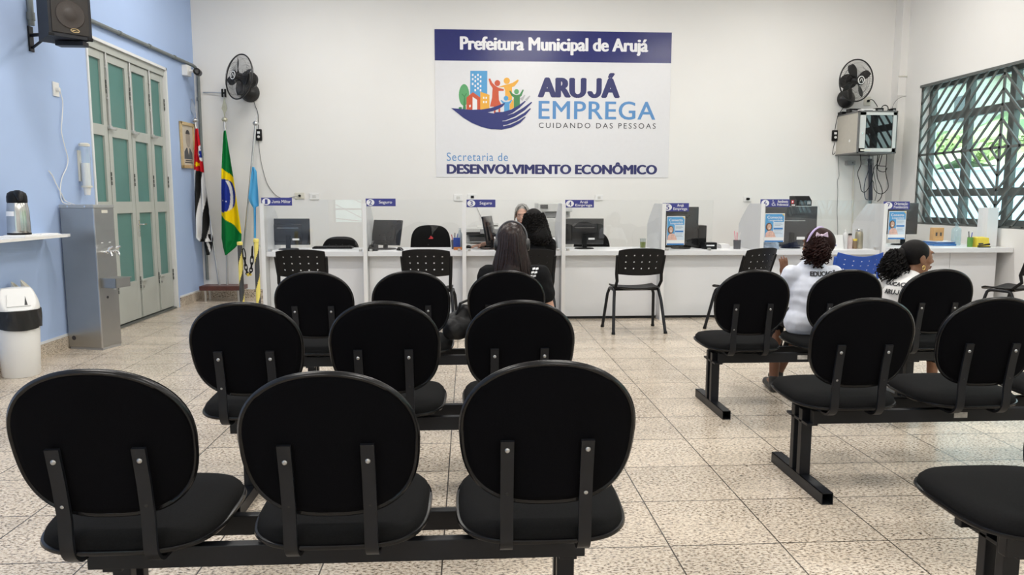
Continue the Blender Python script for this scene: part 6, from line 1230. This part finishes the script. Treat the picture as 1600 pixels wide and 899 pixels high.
H_BR = mat('dark_reddish_curly_hair', (0.022, 0.009, 0.008), 0.5, spec=0.12, noise=0.3, nscale=60); H_BK = mat('black_curly_hair', (0.007, 0.006, 0.006), 0.55, spec=0.12, noise=0.3, nscale=60); H_DB = mat('dark_brown_straight_hair', (0.022, 0.0125, 0.011), 0.36, spec=0.3, noise=0.6, nscale=70); H_GR = mat('grey_hair', (0.26, 0.25, 0.235), 0.5, noise=0.25, nscale=60)
LIPD = skinm('dark_lips', (0.17, 0.065, 0.05)); LIPL = skinm('rose_lips', (0.45, 0.17, 0.15)); LIL = mat('lilac_ribbon', (0.55, 0.45, 0.72), 0.6, noise=0.05)

# ---- girl with the raised hand, seen from behind
g = thing('person', 'girl in white EDUCAÇÃO t-shirt with lilac headband, one hand raised, seen from behind', 'person', (2.195, 4.58, 0), -0.12)
J = dict(pel=V3(0, -0.03, 0.545), chest=V3(0, -0.02, 0.745), neck=V3(0.0, 0.0, 0.905), head=V3(0.045, 0.035, 1.005), sh=[V3(-0.128, -0.01, 0.838), V3(0.138, -0.01, 0.838)], el=[V3(-0.165, 0.09, 0.645), V3(0.19, 0.08, 0.64)], wr=[V3(-0.115, 0.20, 0.80), V3(0.10, 0.27, 0.60)],
         hip=[V3(-0.075, 0.0, 0.535), V3(0.075, 0.0, 0.535)], kn=[V3(-0.10, 0.36, 0.51), V3(0.09, 0.37, 0.51)], an=[V3(-0.135, 0.24, 0.09), V3(-0.05, 0.42, 0.09)], toe=[V3(-0.14, 0.38, 0.035), V3(-0.05, 0.56, 0.035)])
R = rotm(0.60, -0.04)
figure(g, DSK, J, 0.88, R, 0.98, [((0.05, 0.05, 1), (0.3, -0.9, 0.1), 1, 0.35), ((-0.3, 0.8, 0.2), (0.2, -0.2, 1), -1, 0.5)])
head_detail(g, J['head'], R, 0.98, LIPD, H_BK)
sh = garment(g, 'tshirt', WSH, [(V3(-0.05, -0.03, 0.53), V3(0.05, -0.03, 0.53), 0.115, 0.115), (V3(0, -0.03, 0.52), V3(0, -0.02, 0.73), 0.132, 0.135, (V3(0, 1, 0), 0.84)), (V3(0, -0.02, 0.73), V3(0, -0.01, 0.835), 0.142, 0.105, (V3(0, 1, 0), 0.8)), (J['sh'][0]+V3(0, 0, -0.004), J['sh'][1]+V3(0, 0, -0.004), 0.056, 0.056), (V3(0, 0, 0.84), V3(0.004, 0.003, 0.89), 0.08, 0.05), (J['sh'][0], J['sh'][0].lerp(J['el'][0], 0.85), 0.056, 0.060), (J['sh'][1], J['sh'][1].lerp(J['el'][1], 0.85), 0.056, 0.060)], 0.007, 0.005)
b = MB(); b.tube([V3(0.006+0.05*math.cos(2*PI*i/24), 0.006+0.046*math.sin(2*PI*i/24), 0.905-0.006*math.sin(2*PI*i/24)) for i in range(24)], 0.009, 8, closed=True); b.build('collar', BSH, g)
for i in (0, 1):
    b = MB(); p = J['sh'][i].lerp(J['el'][i], 0.80); q = J['sh'][i].lerp(J['el'][i], 1.08); b.cone(p, q, 0.046, 0.043, 16); b.build('under_sleeve', BSH, g)
back_text(g, sh, 'EDUCAÇÃO', 0.062, 0.845, 0.20, 0.042, DARKINK, 0.06); back_text(g, sh, 'ARUJÁ', 0.068, 0.790, 0.12, 0.034, DARKINK, 0.05)
trousers(g, DPT, J, 0.88, SHOE)
rng = random.Random(3); hc = J['head']
b = MB(); b.ball(hc+R @ V3(0, -0.018, 0.032), (0.083, 0.098, 0.094), 24, 16, R); b.ball(hc+V3(-0.03, -0.075, 0.012), (0.05, 0.05, 0.055), 16, 12); b.ball(hc+V3(-0.04, -0.105, -0.01), (0.05, 0.05, 0.07), 16, 12)
curls(b, 300, lambda: (lambda d: (hc+V3(-0.04, -0.108, 0.012)+V3(d.x*0.053, d.y*0.05, d.z*0.06+0.008), d))(V3(rng.gauss(0, 1), rng.gauss(0, 1)-0.4, rng.gauss(0, 1)).normalized()), rng, 0.078, 0.012, 0.0036, 0.72)
b.build('hair', H_BR, g, smooth=60)
b = MB(); b.tube([hc+R @ V3(0.0835*math.cos(a), 0.012-0.03*math.sin(a), 0.034+0.0925*math.sin(a)) for a in [PI*i/20 for i in range(0, 21)]], 0.0075, 8); b.build('headband', LIL, g)
b = MB(); bc = hc+V3(-0.012, -0.088, 0.078)
for s in (-1, 1): b.prism([bc, bc+V3(s*0.032, -0.010, 0.022), bc+V3(s*0.038, -0.006, -0.010)], V3(0, -0.014, 0))
b.ball(bc+V3(0, -0.008, 0), 0.010, 10, 8); b.build('hair_bow', mat('pale_pink_ribbon', (0.72, 0.58, 0.72), 0.6, noise=0.05), g, smooth=30)

# ---- girl in profile
g = thing('person', 'girl in white t-shirt looking right, dark curly ponytail and gold earring, in profile', 'person', (2.835, 4.60, 0), -0.95)
J = dict(pel=V3(0, -0.03, 0.545), chest=V3(0, 0.0, 0.69), neck=V3(0, 0.07, 0.80), head=V3(0.01, 0.125, 0.925), sh=[V3(-0.135, 0.045, 0.755), V3(0.135, 0.045, 0.755)], el=[V3(-0.17, 0.16, 0.58), V3(0.18, 0.13, 0.57)], wr=[V3(-0.10, 0.33, 0.56), V3(0.10, 0.32, 0.56)],
         hip=[V3(-0.075, 0.0, 0.535), V3(0.075, 0.0, 0.535)], kn=[V3(-0.09, 0.30, 0.52), V3(0.09, 0.30, 0.52)], an=[V3(-0.09, 0.29, 0.09), V3(0.09, 0.29, 0.09)], toe=[V3(-0.09, 0.42, 0.035), V3(0.09, 0.42, 0.035)])
R = rotm(-0.60, -0.04, 0.0)
figure(g, MSK, J, 0.88, R, 1.04, [((0.4, 0.8, -0.1), (0, 0, 1), 1, 0.4), ((-0.4, 0.8, -0.1), (0, 0, 1), -1, 0.4)], 0.0045)
head_detail(g, J['head'], R, 1.04, LIPD, H_BK)
sh = garment(g, 'tshirt', mat('cream_white_tshirt', (0.78, 0.77, 0.76), 0.85, spec=0.2, noise=0.03, nscale=30), [(V3(-0.05, -0.03, 0.53), V3(0.05, -0.03, 0.53), 0.115, 0.115), (V3(0, -0.03, 0.52), V3(0, 0.0, 0.68), 0.135, 0.135, (V3(0, 1, 0), 0.84)), (V3(0, 0.0, 0.68), V3(0, 0.045, 0.755), 0.142, 0.10, (V3(0, 1, 0), 0.8)), (J['sh'][0], J['sh'][1], 0.058, 0.058), (V3(0, 0.045, 0.75), V3(0, 0.068, 0.79), 0.08, 0.052), (J['sh'][0], J['sh'][0].lerp(J['el'][0], 0.7), 0.056, 0.058), (J['sh'][1], J['sh'][1].lerp(J['el'][1], 0.7), 0.056, 0.058)], 0.007, 0.005)
back_text(g, sh, 'EDUCAÇÃO', -0.01, 0.768, 0.20, 0.034, DARKINK, 0.05); back_text(g, sh, 'ARUJÁ', -0.02, 0.722, 0.13, 0.036, DARKINK, 0.05)
trousers(g, DPT, J, 0.88, SHOE)
hc = J['head']; k = 1.04
b = MB(); b.ball(hc+R @ V3(0, -0.0175, 0.034)*k, (0.0785*k, 0.0915*k, 0.0855*k), 28, 20, R); b.ball(hc+R @ V3(0.0, -0.105, 0.02)*k, (0.04, 0.04, 0.045), 14, 10, R); b.ball(hc+R @ V3(-0.015, -0.15, -0.035)*k, (0.052, 0.05, 0.085), 16, 12, R)
curls(b, 330, lambda: (lambda d: (hc+R @ V3(-0.015, -0.145, -0.01)+R @ V3(d.x*0.055, d.y*0.055, d.z*0.07), R @ d))(V3(rng.gauss(0, 1), rng.gauss(0, 1), rng.gauss(0, 1)).normalized()), rng, 0.095, 0.012, 0.0034, 0.7)
b.build('hair', H_BK, g, smooth=60)
b = MB(); b.tube([hc+R @ (V3(0.082, 0.0, -0.052)*k+V3(0, 0.008*math.sin(2*PI*i/14), 0.013*math.cos(2*PI*i/14))) for i in range(14)], 0.003, 6, closed=True); b.build('earring', mat('gold_earring', (0.75, 0.55, 0.2), 0.25, 1.0, noise=0.05), g)

# ---- woman with headphones, seen from behind
g = thing('person', 'woman with long brown hair and black top seen from behind, waiting before counter 3', 'person', (0.285, 4.60, 0), -0.06)
J = dict(pel=V3(0, -0.02, 0.555), chest=V3(0, 0.0, 0.72), neck=V3(0, 0.03, 0.88), head=V3(-0.012, 0.045, 1.035), sh=[V3(-0.165, 0.01, 0.838), V3(0.168, 0.01, 0.838)], el=[V3(-0.205, 0.08, 0.62), V3(0.225, 0.03, 0.61)], wr=[V3(-0.08, 0.27, 0.60), V3(0.12, 0.28, 0.60)],
         hip=[V3(-0.085, 0.0, 0.545), V3(0.085, 0.0, 0.545)], kn=[V3(-0.10, 0.42, 0.52), V3(0.10, 0.42, 0.52)], an=[V3(-0.10, 0.40, 0.09), V3(0.10, 0.40, 0.09)], toe=[V3(-0.10, 0.56, 0.035), V3(0.10, 0.56, 0.035)])
R = rotm(0.0, -0.10)
figure(g, LSK, J, 0.98, R, 1.0, [((0.5, 0.8, 0), (0, -0.2, 1), 1, 0.5), ((-0.5, 0.8, 0), (0, -0.2, 1), -1, 0.5)], 0.006)
head_detail(g, J['head'], R, 1.0, LIPL, H_DB)
top = garment(g, 'black_top', BSH, [(V3(-0.06, -0.02, 0.55), V3(0.06, -0.02, 0.55), 0.12, 0.12), (V3(0, -0.02, 0.54), V3(0, 0.0, 0.70), 0.145, 0.15, (V3(0, 1, 0), 0.82)), (V3(0, 0.0, 0.70), V3(0, 0.02, 0.82), 0.155, 0.11, (V3(0, 1, 0), 0.78)), (J['sh'][0], J['sh'][1], 0.062, 0.062), (V3(0, 0.02, 0.82), V3(0, 0.03, 0.875), 0.09, 0.055), (J['sh'][0], J['sh'][0].lerp(J['el'][0], 0.55), 0.062, 0.064), (J['sh'][1], J['sh'][1].lerp(J['el'][1], 0.55), 0.062, 0.064)], 0.007, 0.005)
trousers(g, DPT, J, 0.98, SHOE)
b = MB(); bv = BVHTree.FromPolygons([v.co for v in top.data.vertices], [tuple(p.vertices) for p in top.data.polygons])
for r_ in range(5):
    for q in range(2):
        x = 0.125+0.020*q-0.008*r_; z = 0.878-0.022*r_; P4 = []
        for (ex, ez) in ((-0.009, -0.008), (0.009, -0.003), (0.008, 0.008), (-0.008, 0.005)):
            h = bv.ray_cast(Vector((x+ex, -0.6, z+ez)), Vector((0, 1, 0)))[0]; P4.append(Vector((x+ex, (h.y if h else -0.1)-0.004, z+ez)))
        b.prism(P4, (0, 0.004, 0))
b.build('white_lacing', PAPERW, g, smooth=0)
hc = J['head']; b = MB(); b.ball(hc+R @ V3(0, -0.016, 0.034), (0.081, 0.102, 0.094), 28, 18, R); b.cone(hc+V3(0, -0.045, 0.0), hc+V3(0.0, -0.085, -0.17), 0.085, 0.085, 18, (V3(0, 1, 0), 0.72))
for i in range(230):
    a = math.radians(-115+230*(i/229)+rng.gauss(0, 1.5)); sx, sy = math.sin(a), -math.cos(a); z0 = 0.085+0.03*rng.random(); ln = 0.21+0.05*rng.random()*(1-abs(a)/2.2)+0.012*math.sin(i*1.7); rr = 1.0+0.03*rng.gauss(0, 1); wave = rng.gauss(0, 0.006)
    p = [hc+V3(0.02*sx, -0.02, 0.126), hc+V3(0.055*sx, -0.016+0.06*sy, 0.105), hc+V3(0.080*sx*rr, -0.014+0.098*sy*rr, 0.045), hc+V3(0.086*sx*rr, -0.025+0.094*sy*rr, -0.03), hc+V3(0.100*sx*rr+wave, -0.05+0.082*sy*rr, -0.12), hc+V3((0.112*sx)*rr+wave*2, -0.068+0.07*sy*rr, -ln)]
    b.tube(p, [0.004, 0.0055, 0.006, 0.006, 0.0055, 0.002], 5)
b.build('hair', H_DB, g, smooth=60)
hp = thing('headphones', 'black over-ear headphones worn by the long-haired woman', 'headphones', (0.285, 4.60, 0), -0.06)
b = MB(); b.tube([hc+R @ V3(0.094*math.cos(a), -0.006, 0.026+0.110*math.sin(a)) for a in [PI*i/28 for i in range(29)]], 0.0065, 8); b.build('headband', mat('grey_headband', (0.10, 0.10, 0.11), 0.3, noise=0.05), hp)
for s in (-1, 1):
    b = MB(); b.lathe([(0.034, 0.0), (0.040, 0.004), (0.042, 0.018), (0.036, 0.030), (0.020, 0.034)], hc+R @ V3(s*0.080, -0.006, -0.012), R @ V3(s, 0, 0), 24); cp = b.build('ear_cup', mat('charcoal_ear_cup', (0.030, 0.031, 0.034), 0.4, noise=0.05), hp)
    b = MB(); b.lathe([(0.038, -0.012), (0.041, -0.006), (0.040, 0.002)], hc+R @ V3(s*0.080, -0.006, -0.012), R @ V3(s, 0, 0), 24); b.build('ear_pad', BLKPLA, cp)
# ---- her bag on the neighbouring seat
bg_ = thing('shoulder_bag', 'soft black shoulder bag lying beside the long-haired woman', 'bag', (-0.02, 4.50, 0.458)); b = MB(); random.seed(9)
b.cone(V3(-0.06, -0.02, 0.08), V3(0.03, 0.02, 0.14), 0.08, 0.07, 18); b.cone(V3(-0.07, -0.1, 0.07), V3(0.05, 0.04, 0.08), 0.07, 0.075, 18); b.cone(V3(-0.02, -0.02, 0.12), V3(0.0, -0.02, 0.17), 0.07, 0.045)
def bagf(p): p.z = max(0.0, p.z); return p+V3(1, 1, 1)*0.003*math.sin(p.x*70+p.z*50)
LEA = mat('black_soft_leather', (0.009, 0.009, 0.010), 0.5, spec=0.25, noise=0.2, nscale=30, bump=0.3, bscale=60)
remeshed(b, 'bag_body', LEA, bg_, 0.008, 4, bagf); b = MB(); b.tube([(-0.06, -0.06, 0.13), (-0.03, -0.05, 0.22), (0.02, 0.0, 0.235), (0.05, 0.03, 0.17)], 0.009, 8); b.build('strap', LEA, bg_)

# ---- curly haired woman at counter 3
g = thing('person', 'woman with big black curly hair sitting at counter 3, seen from behind', 'person', (0.655, 7.32, 0), 0.10)
J = dict(pel=V3(0, -0.03, 0.555), chest=V3(0, -0.01, 0.75), neck=V3(0, 0.04, 0.94), head=V3(0.0, 0.06, 1.085), sh=[V3(-0.165, 0.01, 0.87), V3(0.165, 0.01, 0.87)], el=[V3(-0.20, 0.17, 0.66), V3(0.20, 0.17, 0.66)], wr=[V3(-0.07, 0.34, 0.68), V3(0.07, 0.34, 0.68)],
         hip=[V3(-0.085, 0.0, 0.545), V3(0.085, 0.0, 0.545)], kn=[V3(-0.10, 0.40, 0.53), V3(0.10, 0.40, 0.53)], an=[V3(-0.10, 0.42, 0.09), V3(0.10, 0.42, 0.09)], toe=[V3(-0.10, 0.56, 0.035), V3(0.10, 0.56, 0.035)])
R = rotm(0.25, -0.12)
figure(g, MSK, J, 0.98, R, 1.0, [((0.5, 0.5, 0), (0, 0, 1), 1, 0.5), ((-0.5, 0.5, 0), (0, 0, 1), -1, 0.5)], 0.0075)
head_detail(g, J['head'], R, 1.0, LIPD, H_BK)
garment(g, 'black_top', BSH, [(V3(-0.06, -0.03, 0.55), V3(0.06, -0.03, 0.55), 0.12, 0.12), (V3(0, -0.03, 0.54), V3(0, -0.01, 0.74), 0.145, 0.15, (V3(0, 1, 0), 0.82)), (V3(0, -0.01, 0.74), V3(0, 0.02, 0.87), 0.155, 0.11, (V3(0, 1, 0), 0.78)), (J['sh'][0], J['sh'][1], 0.062, 0.062), (V3(0, 0.02, 0.87), V3(0, 0.035, 0.915), 0.09, 0.055), (J['sh'][0], J['sh'][0].lerp(J['el'][0], 0.72), 0.062, 0.060), (J['sh'][1], J['sh'][1].lerp(J['el'][1], 0.72), 0.062, 0.060)], 0.008, 0.004)
trousers(g, DPT, J, 0.98, SHOE)
hc = J['head']; b = MB(); b.ball(hc+R @ V3(0, -0.02, 0.035), (0.092, 0.108, 0.102), 24, 16, R); b.cone(hc+V3(0.01, -0.055, 0.02), hc+V3(0.035, -0.10, -0.13), 0.10, 0.115, 18, (V3(0, 1, 0), 0.7))
curls(b, 620, lambda: (lambda t_, a: (hc+V3(0.005+0.03*t_+(0.092+0.035*t_)*math.sin(a), -0.03-0.05*t_-(0.085+0.0*t_)*abs(math.cos(a)), 0.10-0.24*t_), V3(math.sin(a), -abs(math.cos(a)), 0)))(rng.random(), math.radians(rng.uniform(-100, 100))), rng, 0.085, 0.011, 0.0042, 0.75)
b.build('hair', H_BK, g, smooth=60)

# ---- grey haired clerk behind counter 3
g = thing('person', 'grey-haired woman behind counter 3 looking down, arm reaching to a mouse', 'person', (0.60, 8.80, 0), PI+0.12)
# faces the room: local +Y is towards the camera
J = dict(pel=V3(0, -0.02, 0.575), chest=V3(0, 0.06, 0.78), neck=V3(0, 0.15, 0.965), head=V3(0.0, 0.225, 1.125), sh=[V3(-0.165, 0.11, 0.885), V3(0.165, 0.11, 0.885)], el=[V3(-0.22, 0.22, 0.70), V3(0.275, 0.25, 0.83)], wr=[V3(-0.08, 0.42, 0.795), V3(0.49, 0.345, 0.80)],
         hip=[V3(-0.09, 0.0, 0.56), V3(0.09, 0.0, 0.56)], kn=[V3(-0.10, 0.42, 0.55), V3(0.10, 0.42, 0.55)], an=[V3(-0.10, 0.42, 0.09), V3(0.10, 0.42, 0.09)], toe=[V3(-0.10, 0.58, 0.035), V3(0.10, 0.58, 0.035)])
R = rotm(-0.22, -0.22)
figure(g, OSK, J, 1.0, R, 1.04, [((0.4, 0.7, 0), (0, 0, 1), 1, 0.4), ((1, 0.12, -0.14), (0, 0.1, 1), -1, 0.35)], 0.0055)
head_detail(g, J['head'], R, 1.04, LIPL, mat('grey_brow', (0.20, 0.17, 0.15), 0.6, noise=0.1), True)
garment(g, 'dark_top', mat('charcoal_knit', (0.016, 0.016, 0.019), 0.9, spec=0.15, noise=0.15, nscale=60), [(V3(-0.06, -0.02, 0.57), V3(0.06, -0.02, 0.57), 0.125, 0.125), (V3(0, -0.02, 0.56), V3(0, 0.06, 0.77), 0.155, 0.16, (V3(0, 1, 0), 0.85)), (V3(0, 0.06, 0.77), V3(0, 0.11, 0.885), 0.16, 0.11, (V3(0, 1, 0), 0.8)), (J['sh'][0], J['sh'][1], 0.066, 0.066), (V3(0, 0.11, 0.885), V3(0, 0.14, 0.93), 0.09, 0.06), (J['sh'][0], J['sh'][0].lerp(J['el'][0], 0.7), 0.064, 0.062), (J['sh'][1], J['sh'][1].lerp(J['el'][1], 0.55), 0.064, 0.062)], 0.008, 0.004)
trousers(g, DPT, J, 1.0, SHOE)
hc = J['head']; k = 1.04; b = MB(); b.ball(hc+R @ V3(0, -0.026, 0.042)*k, (0.083*k, 0.094*k, 0.088*k), 24, 16, R)
for s in (-1, 1):
    for i in range(46):
        a = i/45; y = 0.045-0.10*a; p = [hc+R @ V3(s*0.004, 0.01-0.06*a, 0.126)*k, hc+R @ V3(s*0.045, 0.05-0.10*a, 0.112)*k, hc+R @ V3(s*0.077, y+0.012, 0.05)*k, hc+R @ V3(s*0.084, y, -0.02)*k, hc+R @ V3(s*(0.080+0.01*rng.random()), y-0.004, -0.09)*k, hc+R @ V3(s*0.078, y-0.02, -0.15-0.03*rng.random())*k]
        b.tube(p, [0.005, 0.006, 0.006, 0.006, 0.0055, 0.003], 5)
b.build('hair', H_GR, g, smooth=60)
